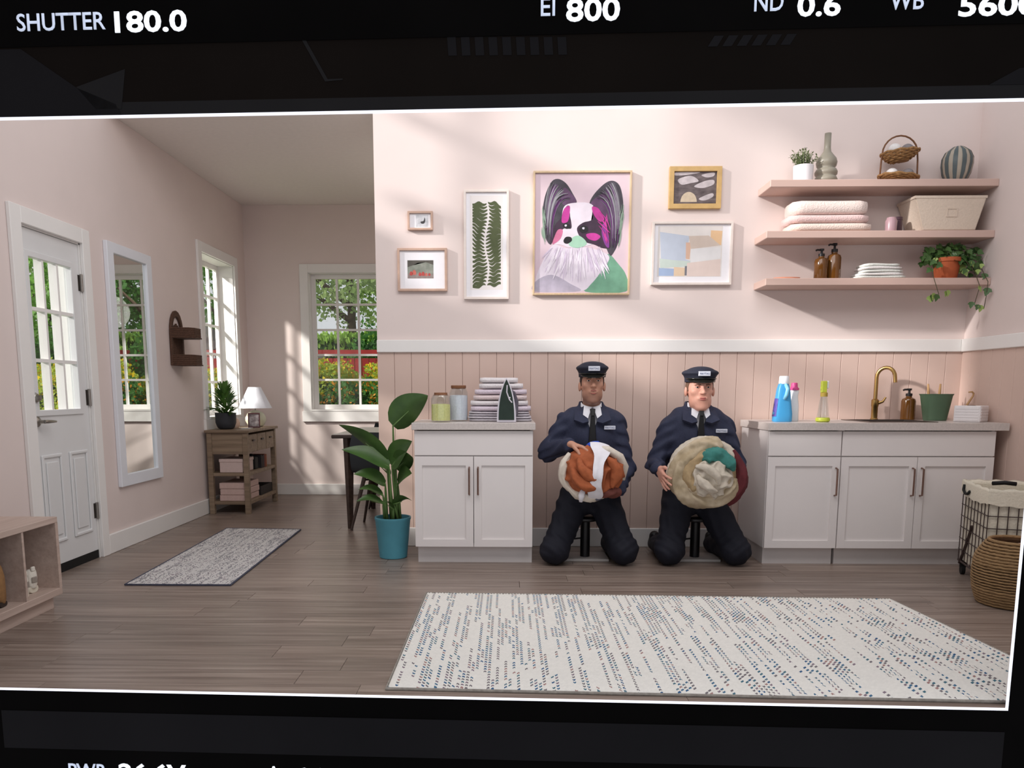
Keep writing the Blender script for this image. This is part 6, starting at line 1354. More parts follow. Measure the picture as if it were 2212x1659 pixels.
    part('tie', MB().hexa([(x_-0.013, -0.108, 0.958), (x_+0.013, -0.108, 0.958), (x_*0.6+0.030, -0.112, 0.735), (x_*0.6-0.030, -0.112, 0.735)], [(x_-0.012, -0.117, 0.958), (x_+0.012, -0.117, 0.958), (x_*0.6+0.027, -0.124, 0.735), (x_*0.6-0.027, -0.124, 0.735)]), M_TIE, t, world=False, bevel=0.003)
    # ---- peaked cap
    Kc = Solid((H.x-0.14, H.y-0.15, H.z+0.02), (H.x+0.14, H.y+0.15, H.z+0.19), 0.0045)
    Kc.ell((H.x, H.y+0.004, H.z+0.108), (0.107*fw, 0.116, 0.030), 0.010); Kc.ell((H.x, H.y+0.006, H.z+0.084), (0.090*fw, 0.105, 0.042), 0.020); Kc.ell((H.x, H.y-0.012, H.z+0.123), (0.072, 0.076, 0.026), 0.02)
    X, Y, Z = Kc.grids(); Kc.d = np.maximum(Kc.d, (H.z+0.062)-Z).astype(np.float32)
    cap = part('cap', Kc.mesh('cap'), M_CAPN, t, world=False)
    part('cap_band', MB().lathe([(0.086*fw, 0.050), (0.0885*fw, 0.052), (0.0905*fw, 0.078), (0.087*fw, 0.080)], 36, (H.x, H.y+0.004, H.z), sy=1.13/fw), M_CAPN, cap, world=False, smooth='auto')
    rows = []
    for j in range(5):
        q = j/4; r_ = []
        for k in range(17):
            a = math.pi+R(22)+(math.pi-R(44))*k/16; e_ = math.sin((a-math.pi-R(22))/(math.pi-R(44))*math.pi)
            r_.append((H.x+(0.088*fw+0.012*q*e_)*math.cos(a), H.y+0.004+(0.098+0.050*q*e_)*math.sin(a), H.z+0.068-0.016*q*e_-0.004*q))
        rows.append(r_)
    m = MB(); m.grid(rows); m.grid([[(x, y, z-0.004) for x, y, z in r_] for r_ in rows]); m.grid([rows[-1], [(x, y, z-0.004) for x, y, z in rows[-1]]]); part('visor', m, M_VISOR, cap, world=False, smooth=True, fix=False)
    part('cap_strap', MB().tube([(H.x+0.0915*fw*math.cos(a), H.y+0.002+0.104*math.sin(a), H.z+0.072) for a in [math.pi+R(18)+(math.pi-R(36))*k/12 for k in range(13)]], 0.0045, 6), M_VISOR, cap, world=False, smooth=True)
    part('cap_badge', MB().hexa([(H.x-0.036, H.y-0.1190, H.z+0.088), (H.x+0.036, H.y-0.1190, H.z+0.088), (H.x+0.036, H.y-0.100, H.z+0.088), (H.x-0.036, H.y-0.100, H.z+0.088)], [(H.x-0.036, H.y-0.1190, H.z+0.117), (H.x+0.036, H.y-0.1190, H.z+0.117), (H.x+0.036, H.y-0.100, H.z+0.117), (H.x-0.036, H.y-0.100, H.z+0.117)]), M_BADGE, cap, world=False, bevel=0.0015)
    me = fit_text('MAYTAG', 0.060, 0.012, 0.0, 0.0006); me.transform(Matrix.Translation((H.x-0.030, H.y-0.1192, H.z+0.096)) @ Matrix.Rotation(math.pi/2, 4, 'X')); part('lettering', me, M_INKB, cap, world=False)
    # ---- shoes
    for i in (0, 1):
        A_, B_ = Vector(an[i]), Vector(ft[i]); Sh = Solid((min(A_.x, B_.x)-0.09, A_.y-0.09, 0.0), (max(A_.x, B_.x)+0.09, B_.y+0.08, 0.20), 0.006)
        Sh.cone(A_+Vector((0, 0.01, 0.0)), B_, 0.046, 0.042, 0.02); Sh.cone(B_, B_+Vector((0, 0.0, 0.055)), 0.040, 0.036, 0.02); X, Y, Z = Sh.grids(); Sh.d = np.maximum(Sh.d, 0.006-Z).astype(np.float32)
        part('shoe', Sh.mesh('shoe'), M_SHOEB, t, world=False)
    return t
person('man in navy uniform and cap holding the orange bundle', (0.538, -0.45, 0.0), dict(
    head=(0.0, -0.035, 1.150), wide=1.0, face=0.97, jaw=0.004, fz=0.013, skin=M_SKIN1, hair=M_HAIR1, lip=M_LIP1, mouth=0.004, frown=-0.002, brow=(0.030, 0.033, 0.027), vz=0.700, patch=(0.112, 0.880),
    sh=((-0.178, 0.02, 0.915), (0.178, 0.02, 0.915)), el=((-0.282, -0.010, 0.715), (0.236, 0.0, 0.600)), wr=((-0.150, -0.262, 0.784), (0.150, -0.215, 0.478)),
    hip=((-0.095, 0.03, 0.40), (0.095, 0.03, 0.40)), kn=((-0.235, -0.165, 0.098), (0.205, -0.165, 0.098)), an=((-0.195, 0.20, 0.070), (0.165, 0.20, 0.070)), ft=((-0.19, 0.30, 0.050), (0.16, 0.30, 0.050)),
    hand=(dict(d=(0.88, -0.40, -0.22), n=(0.0, -0.25, -1.0), s=-1, curl=0.55, thumb=0.5), dict(d=(-0.90, -0.30, 0.02), n=(0.0, 0.1, 1.0), s=-1, curl=0.22, thumb=0.3))))
person('man in navy uniform and cap holding the large beige bundle', (1.228, -0.45, 0.0), dict(
    head=(0.0, -0.035, 1.118), wide=1.10, face=1.08, jaw=0.016, fz=0.003, skin=M_SKIN2, hair=M_HAIR2, lip=M_LIP2, mouth=0.0, frown=-0.006, brow=(0.029, 0.034, 0.028), vz=0.700, patch=(0.135, 0.860),
    sh=((-0.195, 0.02, 0.885), (0.195, 0.02, 0.885)), el=((-0.262, 0.005, 0.640), (0.262, 0.005, 0.640)), wr=((-0.280, -0.225, 0.625), (0.225, -0.205, 0.585)),
    hip=((-0.10, 0.03, 0.39), (0.10, 0.03, 0.39)), kn=((-0.188, -0.165, 0.098), (0.235, -0.165, 0.098)), an=((-0.190, 0.20, 0.070), (0.185, 0.20, 0.070)), ft=((-0.20, 0.30, 0.050), (0.19, 0.30, 0.050)),
    hand=(dict(d=(0.12, -0.80, -0.50), n=(1.0, 0.1, 0.0), s=1, curl=0.16, spread=0.22, thumb=0.25), dict(d=(-0.12, -0.75, -0.45), n=(-1.0, 0.0, 0.0), s=-1, curl=0.25, thumb=0.2))))

# ------------------------------------------------------------------ kneeling supports
M_PLATE = pm('pale_grey_plate', (176,170,166), 0.5, 0.05, 30)
def support(label, x, y):
    t = thing('kneeling_stool', label, 'stool', (x, y, 0.0), 0, 'supports under the kneeling men')
    part('base_plate', B((x-0.150, y-0.10, 0.0005), (x+0.150, y+0.13, 0.018)), M_PLATE, t, bevel=0.003)
    part('post', MB().tube([(x, y, 0.018), (x, y, 0.26)], 0.032, 16), M_PUMP, t, smooth='auto')
    part('seat_pad', MB().lathe([(0.075, 0.26), (0.085, 0.268), (0.085, 0.280), (0.07, 0.287)], 24, (x, y, 0)), M_PUMP, t, smooth='auto')
    part('lever', MB().tube([(x-0.03, y, 0.14), (x-0.085, y-0.005, 0.135)], 0.006, 6), M_PUMP, t)
support('black stool post with grey plate under the left kneeling man', 0.515, -0.43)
support('black stool post with grey plate under the right kneeling man', 1.245, -0.43)

# ------------------------------------------------------------------ laundry bundles
def crumple(mb, seed, amp, freq, c=None):
    r = random.Random(seed); W = [(Vector((r.gauss(0, 1), r.gauss(0, 1), r.gauss(0, 1)))*freq, r.uniform(0, 6.28), Vector((r.gauss(0, 1), r.gauss(0, 1), r.gauss(0, 1))).normalized()) for _ in range(7)]
    cen = Vector(c) if c else None; out = []
    for p in mb.v:
        v = Vector(p); s_ = 0.0
        for k_, ph, ax in W: s_ += math.sin(k_.dot(v)+ph+1.2*math.sin(k_.yzx.dot(v)*0.7))
        s_ = (1-abs(s_)/2.2) if amp > 0 else s_
        d = (v-cen).normalized() if cen else Vector((0, -1, 0)); out.append(tuple(v+d*abs(amp)*s_))
    mb.v = out; return mb
def roll(path, rad, n=28, seed=0, ridges=5, twist=9.0, amp=0.13, sub=4):
    """rope of cloth: a tube whose section carries twisted, uneven ridges"""
    P = [Vector(p) for p in path]; Q = []; RR = []
    for i in range(len(P)-1):
        for j in range(sub):
            q = j/sub; p0, p1, p2, p3 = P[max(i-1, 0)], P[i], P[i+1], P[min(i+2, len(P)-1)]
            Q.append(0.5*((2*p1)+(p2-p0)*q+(2*p0-5*p1+4*p2-p3)*q*q+(3*p1-p0-3*p2+p3)*q**3)); RR.append(rad[i]+(rad[i+1]-rad[i])*q)
    Q.append(P[-1]); RR.append(rad[-1]); m = MB(); m.tube([tuple(p) for p in Q], RR, n); vs = []; r = random.Random(seed); ph = [r.uniform(0, 6.28) for _ in range(4)]
    for i in range(len(Q)):
        for k in range(n):
            v = Vector(m.v[i*n+k]); s_ = i/len(Q); a = 2*math.pi*k/n
            f = amp*(1-1.6*abs(math.sin(0.5*(ridges*a+twist*s_*2+ph[0]+0.9*math.sin(3*a+7*s_+ph[1])))))+0.07*math.sin(2*a-11*s_+ph[2])+0.05*math.sin(13*s_+a+ph[3])
            vs.append(tuple(Q[i]+(v-Q[i])*(1+f)))
    m.v = vs; return m
M_RUST = pm('rust_orange_cloth', (166,90,54), 0.85, 0.12, 40, 0.3); M_CREAMC = pm('cream_cloth', (218,208,194), 0.9, 0.06, 40, 0.3); M_WHITEC = pm('white_cloth', (236,234,240), 0.9, 0.03, 40, 0.2); M_BLUEC = pm('cobalt_blue_cloth', (40,84,200), 0.8, 0.12, 30, 0.2); M_SLATE = pm('slate_cloth', (108,112,128), 0.9, 0.2, 30, 0.2); M_BROWNC = pm('maroon_brown_cloth', (112,62,54), 0.85, 0.15, 30, 0.2)
bc = Vector((0.530, -0.735, 0.618))
t = thing('laundry_bundle', 'bundle of rust orange and white laundry held by the left man', 'laundry', tuple(bc-Vector((0, 0, 0.17))), 0, 'laundry bundles in the men\'s arms')
part('rust_cloth', crumple(MB().ell(tuple(bc), (0.184, 0.138, 0.150), 90, 64), 1, 0.020, 26, bc), M_RUST, t, smooth=True)
for pth, rad_, sd in (([(bc.x-0.150, bc.y-0.02, bc.z+0.115), (bc.x-0.188, bc.y-0.03, bc.z+0.04), (bc.x-0.190, bc.y-0.02, bc.z-0.04), (bc.x-0.145, bc.y-0.03, bc.z-0.115)], [0.012, 0.026, 0.030, 0.014], 41), ([(bc.x-0.165, bc.y-0.03, bc.z-0.085), (bc.x-0.10, bc.y-0.05, bc.z-0.135), (bc.x-0.02, bc.y-0.055, bc.z-0.155), (bc.x+0.06, bc.y-0.04, bc.z-0.150)], [0.012, 0.030, 0.030, 0.014], 42)):
    part('cream_cloth', crumple(roll(pth, rad_, 28, sd, 5, 6, 0.16), sd, 0.006, 50), M_CREAMC, t, smooth=True)
def sash(t, nm, mat, c, rad, ang0, ang1, x0, x1, w0, w1, off, seed, n=26):
    """cloth band draped over the bundle from top to bottom"""
    rows = []
    for i in range(n+1):
        q = i/n; a = ang0+(ang1-ang0)*q; xc = x0+(x1-x0)*q+0.016*math.sin(q*5.5+0.6); w_ = w0+(w1-w0)*q+0.008*math.sin(q*8+seed)-0.010*math.exp(-((q-0.45)/0.2)**2); r_ = []
        for k in range(9):
            u = -1+2*k/8; x = xc+u*(w_+0.004*math.sin(q*21+u*2)); e = math.sqrt(max(0.1, 1-((x)/rad[0])**2)); r_.append((c.x+x, c.y-(rad[1]*e+off+0.004*math.cos(u*5+seed+q*3))*math.cos(a), c.z+(rad[2]*e+off)*math.sin(a)))
        rows.append(r_)
    m = MB(); m.grid(rows); m.grid([[(x, y+0.006, z) for x, y, z in r_] for r_ in rows]); part(nm, crumple(m, int(seed*10)+60, -0.0016, 45), mat, t, smooth=True, fix=False)
sash(t, 'white_sash', M_WHITEC, bc, (0.180, 0.140, 0.150), R(88), R(-64), 0.02, 0.010, 0.056, 0.036, 0.034, 0.4)
part('cream_fold', crumple(MB().tube([(bc.x+0.01, bc.y-0.06, bc.z+0.148), (bc.x+0.08, bc.y-0.075, bc.z+0.140), (bc.x+0.150, bc.y-0.06, bc.z+0.095), (bc.x+0.188, bc.y-0.03, bc.z+0.03), (bc.x+0.180, bc.y-0.02, bc.z-0.05)], [0.018, 0.024, 0.028, 0.026, 0.014], 14), 5, 0.008, 40), M_CREAMC, t, smooth=True)
part('rust_fold', crumple(roll([(bc.x-0.145, bc.y-0.075, bc.z+0.055), (bc.x-0.115, bc.y-0.115, bc.z-0.03), (bc.x-0.05, bc.y-0.138, bc.z-0.075), (bc.x+0.0, bc.y-0.138, bc.z-0.09)], [0.012, 0.034, 0.038, 0.012], 22, 3, 4, 5, 0.10), 22, 0.004, 50), M_RUST, t, smooth=True)
part('rust_fold', crumple(roll([(bc.x-0.10, bc.y-0.105, bc.z+0.09), (bc.x-0.085, bc.y-0.135, bc.z+0.03), (bc.x-0.03, bc.y-0.150, bc.z-0.015), (bc.x+0.01, bc.y-0.148, bc.z-0.04)], [0.010, 0.030, 0.034, 0.010], 22, 4, 4, 6, 0.10), 23, 0.004, 50), M_RUST, t, smooth=True)
part('rust_fold', crumple(roll([(bc.x+0.065, bc.y-0.120, bc.z+0.095), (bc.x+0.11, bc.y-0.115, bc.z+0.05), (bc.x+0.125, bc.y-0.105, bc.z-0.02), (bc.x+0.10, bc.y-0.105, bc.z-0.09)], [0.010, 0.034, 0.038, 0.012], 22, 5, 4, 5, 0.10), 24, 0.004, 50), M_RUST, t, smooth=True)
part('blue_cloth', crumple(MB().ell((bc.x+0.018, bc.y+0.035, bc.z+0.150), (0.062, 0.055, 0.030), 30, 18), 3, 0.008, 40, bc), M_BLUEC, t, smooth=True)
part('maroon_cloth', crumple(MB().ell((bc.x+0.085, bc.y-0.035, bc.z-0.120), (0.085, 0.070, 0.042), 34, 20), 4, 0.008, 36, bc), M_BROWNC, t, smooth=True)
part('slate_cloth', crumple(MB().ell((bc.x+0.00, bc.y-0.030, bc.z-0.148), (0.060, 0.055, 0.026), 28, 16), 6, 0.008, 44, bc), M_SLATE, t, smooth=True)
part('cream_tail', crumple(MB().tube([(bc.x-0.07, bc.y-0.09, bc.z-0.10), (bc.x-0.082, bc.y-0.10, bc.z-0.14), (bc.x-0.085, bc.y-0.095, bc.z-0.178)], [0.016, 0.020, 0.010], 12), 7, 0.005, 50), M_WHITEC, t, smooth=True)
# second bundle: cloths twisted into a big swirl
M_SAND = pm('sand_cloth', (170,152,122), 0.9, 0.12, 14, 0.3, rgb2=(204,188,162)); M_SANDD = pm('khaki_cloth', (164,142,108), 0.9, 0.12, 30, 0.3, rgb2=(186,160,122)); M_TEAL = pm('teal_cloth', (62,128,120), 0.85, 0.12, 30, 0.2); M_WINE = pm('wine_red_cloth', (96,36,42), 0.85, 0.15, 30, 0.2); M_ICE = pm('ice_blue_cloth', (168,184,208), 0.9, 0.08, 30, 0.2); M_OATS = pm('oatmeal_cloth', (206,196,180), 0.9, 0.1, 40, 0.3)
sc = Vector((1.205, -0.775, 0.615))
t = thing('laundry_bundle', 'large swirled ball of beige and teal laundry held by the right man', 'laundry', tuple(sc-Vector((0, 0, 0.22))), 0, 'laundry bundles in the men\'s arms')
def arc(a0, a1, rad, y, n=22, e=1.0, dr=0.0): return [(sc.x+(rad+dr*k/n)*math.cos(R(a0+(a1-a0)*k/n)), sc.y+y, sc.z+(rad+dr*k/n)*e*math.sin(R(a0+(a1-a0)*k/n))) for k in range(n+1)]
part('cloth_core', crumple(MB().ell(tuple(sc+Vector((0, 0.02, 0))), (0.195, 0.115, 0.200), 60, 40), 11, 0.014, 20, sc), M_SANDD, t, smooth=True)
part('outer_roll', crumple(roll(arc(60, 352, 0.160, -0.035, 20), [0.030]+[0.060]*19+[0.030], 44, 12, 5, 11, 0.20), 12, 0.007, 46), M_SAND, t, smooth=True)
part('upper_roll', crumple(roll(arc(20, 205, 0.170, 0.0, 14), [0.030]+[0.052]*13+[0.034], 40, 13, 5, 8, 0.20), 13, 0.007, 46), M_OATS, t, smooth=True)
part('khaki_roll', crumple(roll(arc(88, 240, 0.114, -0.082, 12), [0.014]+[0.036]*11+[0.012], 32, 14, 5, 7, 0.13), 14, 0.004, 50), M_SANDD, t, smooth=True)
part('teal_cloth', crumple(roll(arc(118, 8, 0.098, -0.098, 12, 1.0, 0.055), [0.010, 0.026]+[0.044]*9+[0.024, 0.008], 36, 15, 5, 6, 0.16), 15, 0.006, 46), M_TEAL, t, smooth=True)
part('crumpled_centre', crumple(MB().ell(tuple(sc+Vector((0.020, -0.078, -0.022))), (0.122, 0.074, 0.122), 110, 76), 16, 0.017, 40, sc), M_OATS, t, smooth=True)
part('lower_roll', crumple(roll(arc(-155, -2, 0.112, -0.080, 12), [0.014]+[0.034]*11+[0.012], 32, 17, 5, 7, 0.13), 17, 0.004, 50), M_SAND, t, smooth=True)
part('oat_roll', crumple(roll([(sc.x-0.085, sc.y-0.13, sc.z+0.05), (sc.x-0.03, sc.y-0.155, sc.z+0.045), (sc.x+0.03, sc.y-0.16, sc.z+0.0), (sc.x+0.05, sc.y-0.15, sc.z-0.06)], [0.012, 0.024, 0.026, 0.010], 24, 31, 4, 5, 0.14), 31, 0.004, 60), M_OATS, t, smooth=True)
part('oat_roll', crumple(roll([(sc.x-0.075, sc.y-0.135, sc.z-0.0), (sc.x-0.05, sc.y-0.155, sc.z-0.04), (sc.x-0.01, sc.y-0.158, sc.z-0.075), (sc.x+0.045, sc.y-0.14, sc.z-0.10)], [0.010, 0.026, 0.026, 0.010], 24, 32, 4, 5, 0.14), 32, 0.004, 60), M_OATS, t, smooth=True)
part('ice_blue_cloth', crumple(MB().tube(arc(188, 246, 0.188, 0.015, 14), [0.012]+[0.034]*13+[0.010], 14), 18, 0.008, 36), M_ICE, t, smooth=True)
part('wine_cloth', crumple(roll([(sc.x+0.165, sc.y-0.01, sc.z+0.14), (sc.x+0.208, sc.y-0.02, sc.z+0.05), (sc.x+0.222, sc.y-0.03, sc.z-0.05), (sc.x+0.190, sc.y-0.02, sc.z-0.14), (sc.x+0.150, sc.y-0.01, sc.z-0.20)], [0.012, 0.028, 0.036, 0.032, 0.010], 32, 19, 5, 6, 0.15), 19, 0.006, 40), M_WINE, t, smooth=True)

# ------------------------------------------------------------------ garden outside the windows
M_LAWN = pm('lawn_grass', (112,146,62), 0.9, 0.3, 18, 0.4, rgb2=(146,176,84))
gm = MB(); gm.box((-16, YA+T+0.02, -0.30), (9, 18, -0.10)); gm.box((-16, -1.3, -0.30), (XL-T-0.02, YA+T+0.02, -0.10))
solo('lawn', gm, M_LAWN, 'bright green lawn outside the windows', 'lawn', kind='stuff')
def leaf_cloud(seed, n, shape_f, size, up=0.4):
    """many small leaf blades scattered over a crown"""
    r = np.random.default_rng(seed); P = shape_f(r, n); d = r.normal(size=(n, 3)); d[:, 2] += up; d /= np.linalg.norm(d, axis=1)[:, None]
    a = np.cross(d, r.normal(size=(n, 3))); a /= np.linalg.norm(a, axis=1)[:, None]; L_ = size*r.uniform(0.6, 1.3, n)[:, None]; W_ = L_*0.42
    V = np.stack([P-d*L_*0.5, P+a*W_, P+d*L_*0.5, P-a*W_], 1).reshape(-1, 3); F = np.arange(n*4).reshape(-1, 4)
    return V, F
def np_mesh(name, V, F, mat):
    me = bpy.data.meshes.new(name); me.vertices.add(len(V)); me.vertices.foreach_set('co', V.astype(np.float32).ravel()); k = F.shape[1]
    me.loops.add(F.size); me.loops.foreach_set('vertex_index', F.astype(np.int32).ravel()); me.polygons.add(len(F)); me.polygons.foreach_set('loop_start', np.arange(0, F.size, k, dtype=np.int32)); me.update(calc_edges=True)
    me.materials.append(mat); return me
def ball(rx, ry, rz, cz, lump=0.18, inner=0.55):
    def f(r, n):
        u = r.normal(size=(n, 3)); u /= np.linalg.norm(u, axis=1)[:, None]; rad = (inner+(1-inner)*r.random(n)**0.5)*(1+lump*np.sin(u[:, 0]*7+u[:, 2]*5)*np.sin(u[:, 1]*6+1))
        return u*rad[:, None]*np.array([rx, ry, rz])+np.array([0, 0, cz])
    return f
def slab(x0, x1, y0, y1, z0, z1):
    def f(r, n):
        p = r.random((n, 3)); face = r.integers(0, 3, n); p[face == 0, 1] = 0.02+0.1*r.random((face == 0).sum()); p[face == 1, 2] = 0.98-0.06*r.random((face == 1).sum())
        return p*np.array([x1-x0, y1-y0, z1-z0])+np.array([x0, y0, z0])
    return f
M_GL = pm('garden_leaf', (104,160,66), 0.6, 0.3, 2, rgb2=(146,196,92)); M_GLD = pm('deep_garden_leaf', (64,116,54), 0.6, 0.3, 2, rgb2=(98,152,70)); M_GLY = pm('lime_leaf', (168,190,66), 0.6, 0.2, 2, rgb2=(182,200,92)); M_GLO = pm('olive_tree_leaf', (158,188,110), 0.6, 0.25, 2, rgb2=(196,214,152))
M_GLH = pm('light_hedge_leaf', (152,194,82), 0.6, 0.25, 2, rgb2=(186,218,112))
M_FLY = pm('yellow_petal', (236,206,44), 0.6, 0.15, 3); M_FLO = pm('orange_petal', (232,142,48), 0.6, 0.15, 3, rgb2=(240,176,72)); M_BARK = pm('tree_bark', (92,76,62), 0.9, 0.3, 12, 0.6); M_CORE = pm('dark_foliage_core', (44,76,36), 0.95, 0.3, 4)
def translucent(m, amt=0.45):
    """thin leaves pass part of the light through"""
    nt = m.node_tree; N = nt.nodes; L = nt.links; p = N['Principled BSDF']; tl = N.new('ShaderNodeBsdfTranslucent'); L.new(p.inputs['Base Color'].links[0].from_socket, tl.inputs['Color'])
    mx = N.new('ShaderNodeMixShader'); mx.inputs[0].default_value = amt; L.new(p.outputs[0], mx.inputs[1]); L.new(tl.outputs[0], mx.inputs[2]); L.new(mx.outputs[0], N['Material Output'].inputs['Surface'])
for m_ in (M_GL, M_GLD, M_GLY, M_GLO, M_GLH, M_FLY, M_FLO): translucent(m_)
def meshes_for(seed, n, f, size, lm, nf, fm, fsize, core):
    V, F = leaf_cloud(seed, n, f, size); out = [('foliage', np_mesh('foliage', V, F, lm))]
    if nf:
        V, F = leaf_cloud(seed+50, nf, f, fsize); out.append(('flowers', np_mesh('flowers', V, F, fm)))
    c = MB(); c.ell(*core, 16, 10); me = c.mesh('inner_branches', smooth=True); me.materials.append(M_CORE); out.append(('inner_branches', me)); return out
def plant(name, label, group, loc, rz, ms, sc=1.0):
    o = thing(name, label, 'tree' if 'tree' in name else 'bush', loc, rz, group); o.scale = (sc, sc, sc)
    for nm, me in ms:
        c = bpy.data.objects.new(nm, me); COL.objects.link(c); c.parent = o
        if nm in ('foliage', 'flowers'): c['kind'] = 'stuff'
    return o
rg_ = random.Random(2)
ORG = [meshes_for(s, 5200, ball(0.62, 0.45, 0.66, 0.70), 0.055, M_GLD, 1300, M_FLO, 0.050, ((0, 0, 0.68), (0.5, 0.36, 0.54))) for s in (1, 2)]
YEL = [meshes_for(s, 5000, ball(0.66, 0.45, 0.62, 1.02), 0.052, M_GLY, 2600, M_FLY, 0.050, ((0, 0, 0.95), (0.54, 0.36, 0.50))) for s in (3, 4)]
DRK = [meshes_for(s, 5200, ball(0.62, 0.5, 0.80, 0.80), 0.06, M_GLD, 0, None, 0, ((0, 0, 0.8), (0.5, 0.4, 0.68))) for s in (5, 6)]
for k, x in enumerate((-2.9, -2.05, -1.25, -0.4, 0.45)):
    plant('flowering_bush', 'dark bush dotted with orange flowers outside the alcove window, %s of five' % ('leftmost', 'second from left', 'middle', 'second from right', 'rightmost')[k], 'orange bushes outside the alcove', (x, 4.55+0.1*(k % 2), -0.10), rg_.uniform(0, 6), ORG[k % 2], 1.0)
for k, x in enumerate((-3.4, -2.55, -1.65, -0.75, 0.2, 1.1)):
    plant('flowering_bush', 'bright yellow bush behind the orange ones, %s of six' % ('leftmost', 'second from left', 'third from left', 'third from right', 'second from right', 'rightmost')[k], 'yellow bushes outside the alcove', (x, 5.6+0.1*(k % 2), -0.10), rg_.uniform(0, 6), YEL[k % 2], 1.0)
for k, (x, y) in enumerate(((-5.2, 3.9), (-6.0, 4.7), (-4.35, 6.3), (-5.1, 6.0))):
    plant('flowering_bush', ('yellow bush nearest the glass of the entrance door', 'yellow bush further left behind the nearest one beyond the door', 'yellow bush nearest the red fence beyond the left window', 'yellow bush left of the fence end beyond the left window')[k], 'yellow bushes beyond the left wall', (x, y, -0.10), rg_.uniform(0, 6), YEL[k % 2], 0.95)
for k, (x, y) in enumerate(((-6.7, 5.6), (-7.4, 6.8), (-6.4, 7.0), (-1.1, 6.6), (-0.3, 6.8), (-1.95, 7.8))):
    plant('round_bush', ('dark green bush beyond the door, nearest of the left pair', 'dark green bush beyond the door, farthest left', 'dark green bush in front of the red shed', 'dark green bush at the fence behind the alcove, second from right', 'dark green bush at the fence behind the alcove, rightmost', 'dark green bush behind the red fence outside the alcove window')[k], 'dark bushes in the garden', (x, y, -0.10), rg_.uniform(0, 6), DRK[k % 2], 1.25 if k < 3 else 1.45)
# clipped hedge
V, F = leaf_cloud(9, 24000, slab(-9, 4, 0, 1.1, 0.0, 1.0), 0.07); hd = thing('clipped_hedge', 'long clipped light green hedge behind the red fence', 'hedge', (0, 8.6, -0.10))
V = V*np.array([1, 1, 2.25]); part('foliage', np_mesh('foliage', V, F, M_GLH), M_GLH, hd, world=False, kind='stuff')
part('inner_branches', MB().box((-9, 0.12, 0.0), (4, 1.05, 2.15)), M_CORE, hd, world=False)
# red fence
M_REDF = pm('red_fence_paint', (168,48,46), 0.7, 0.15, 8); fe = thing('red_fence', 'red board fence running behind the garden bushes', 'fence', (-1.5, 7.05, -0.10))
for k in range(66):
    x = -5.2+k*0.115; part('fence_board', B((x, 7.05, -0.10), (x+0.107, 7.075, 1.62+0.0*(k % 2))), M_REDF, fe)
for z in (0.5, 1.66): part('fence_rail', B((-5.2, 7.02, z), (2.4, 7.05, z+0.09)), M_REDF, fe)
t = thing('garden_shed', 'red garden shed with white crossed door trim', 'shed', (-5.35, 8.0, -0.10)); M_WTR = pm('white_shed_trim', (232,230,228), 0.6)
part('shed_wall', B((-6.15, 7.5, -0.10), (-4.75, 8.4, 1.78)), M_REDF, t)
part('shed_roof', MB().prism([(-6.3, 1.78), (-4.6, 1.78), (-5.45, 2.35)], lambda a, b: (a, 7.4, b), lambda a, b: (a, 8.5, b)), pm('shed_roof_felt', (96,86,84), 0.9), t)
for pts in ([(-5.55, 0.05), (-4.85, 1.70)], [(-4.85, 0.05), (-5.55, 1.70)], [(-5.58, 0.0), (-5.58, 1.74)], [(-4.82, 0.0), (-4.82, 1.74)], [(-5.58, 1.72), (-4.82, 1.72)]):
    part('door_trim', MB().tube([(pts[0][0], 7.485, pts[0][1]), (pts[1][0], 7.485, pts[1][1])], 0.045, 4, sq=1.0), M_WTR, t)
t = thing('garden_urn', 'white stone urn standing among the garden shrubs', 'urn', (-3.36, 8.25, -0.10)); M_STONE = pm('white_stone', (226,226,226), 0.8, 0.05, 10)
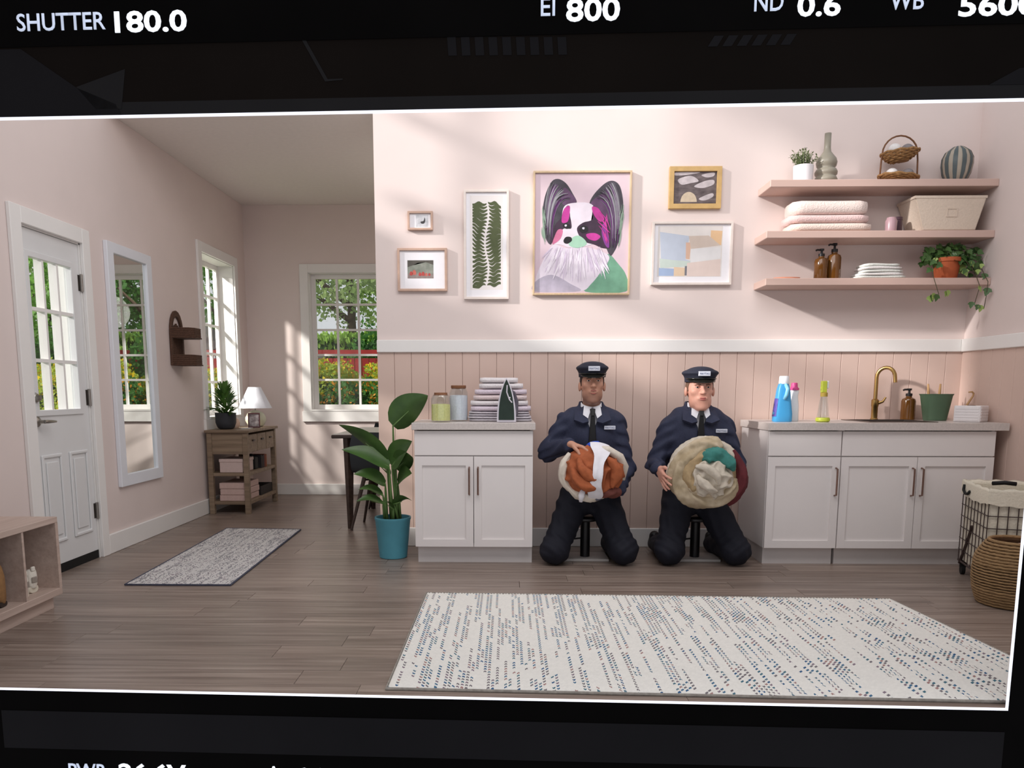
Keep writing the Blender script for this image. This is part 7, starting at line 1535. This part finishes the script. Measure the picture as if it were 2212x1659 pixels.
part('pedestal', B((-3.54, 8.07, -0.10), (-3.18, 8.43, 1.38)), M_STONE, t); part('bowl', MB().lathe([(0.08, 1.48), (0.07, 1.56), (0.16, 1.70), (0.20, 1.86), (0.24, 1.90), (0.20, 1.90)], 20, (-3.36, 8.25, -0.10)), M_STONE, t, smooth='auto')
# trees
def tree(label, loc, h, rx, rz, seed, lm, n=5200, lean=0.0, size=0.09):
    o = thing('garden_tree', label, 'tree', loc, 0, 'garden trees')
    tr_ = MB().tube([(0, 0, 0), (0.05+lean*0.3, 0, h*0.35), (lean*0.7, 0.05, h*0.65), (lean, 0, h)], [0.16, 0.13, 0.09, 0.03], 9)
    for k in range(6):
        a = k*1.05+seed; z = h*(0.45+0.08*k); tr_.tube([(lean*0.6, 0, z), (lean*0.6+0.5*rx*math.cos(a), 0.5*rx*math.sin(a), z+0.5), (lean*0.6+0.85*rx*math.cos(a), 0.85*rx*math.sin(a), z+0.75)], [0.06, 0.04, 0.015], 6)
    part('trunk', tr_, M_BARK, o, world=False, smooth=True)
    V, F = leaf_cloud(seed, int(n*2.2), ball(rx, rx*0.8, rz, h, 0.35, 0.25), size); part('foliage', np_mesh('foliage', V, F, lm), lm, o, world=False, kind='stuff')
tree('pale green tree with thin branches seen through the alcove window', (-3.1, 10.2, -0.10), 3.7, 1.5, 1.25, 31, M_GLO, 2600)
tree('fresh green tree beside the pale one outside the alcove window', (-1.2, 10.6, -0.10), 3.5, 1.6, 1.4, 32, M_GLO, 2600)
tree('deep green tree reflected in the wall mirror', (1.2, 9.8, -0.10), 3.2, 1.9, 1.7, 33, M_GLD, 6000)
tree('tall deep green tree beyond the left window', (-5.6, 10.6, -0.10), 3.6, 1.8, 1.9, 34, M_GL, 4200)
tree('broad green tree beyond the glass of the door', (-8.4, 8.8, -0.10), 3.2, 2.0, 1.8, 35, M_GL, 5200)
tree('olive green tree at the far left beyond the door', (-11.2, 10.4, -0.10), 3.4, 2.2, 1.9, 36, M_GLO, 5200)
tree('bushy green tree to the right behind the alcove', (4.0, 10.5, -0.10), 3.2, 2.0, 1.8, 37, M_GL, 4200)
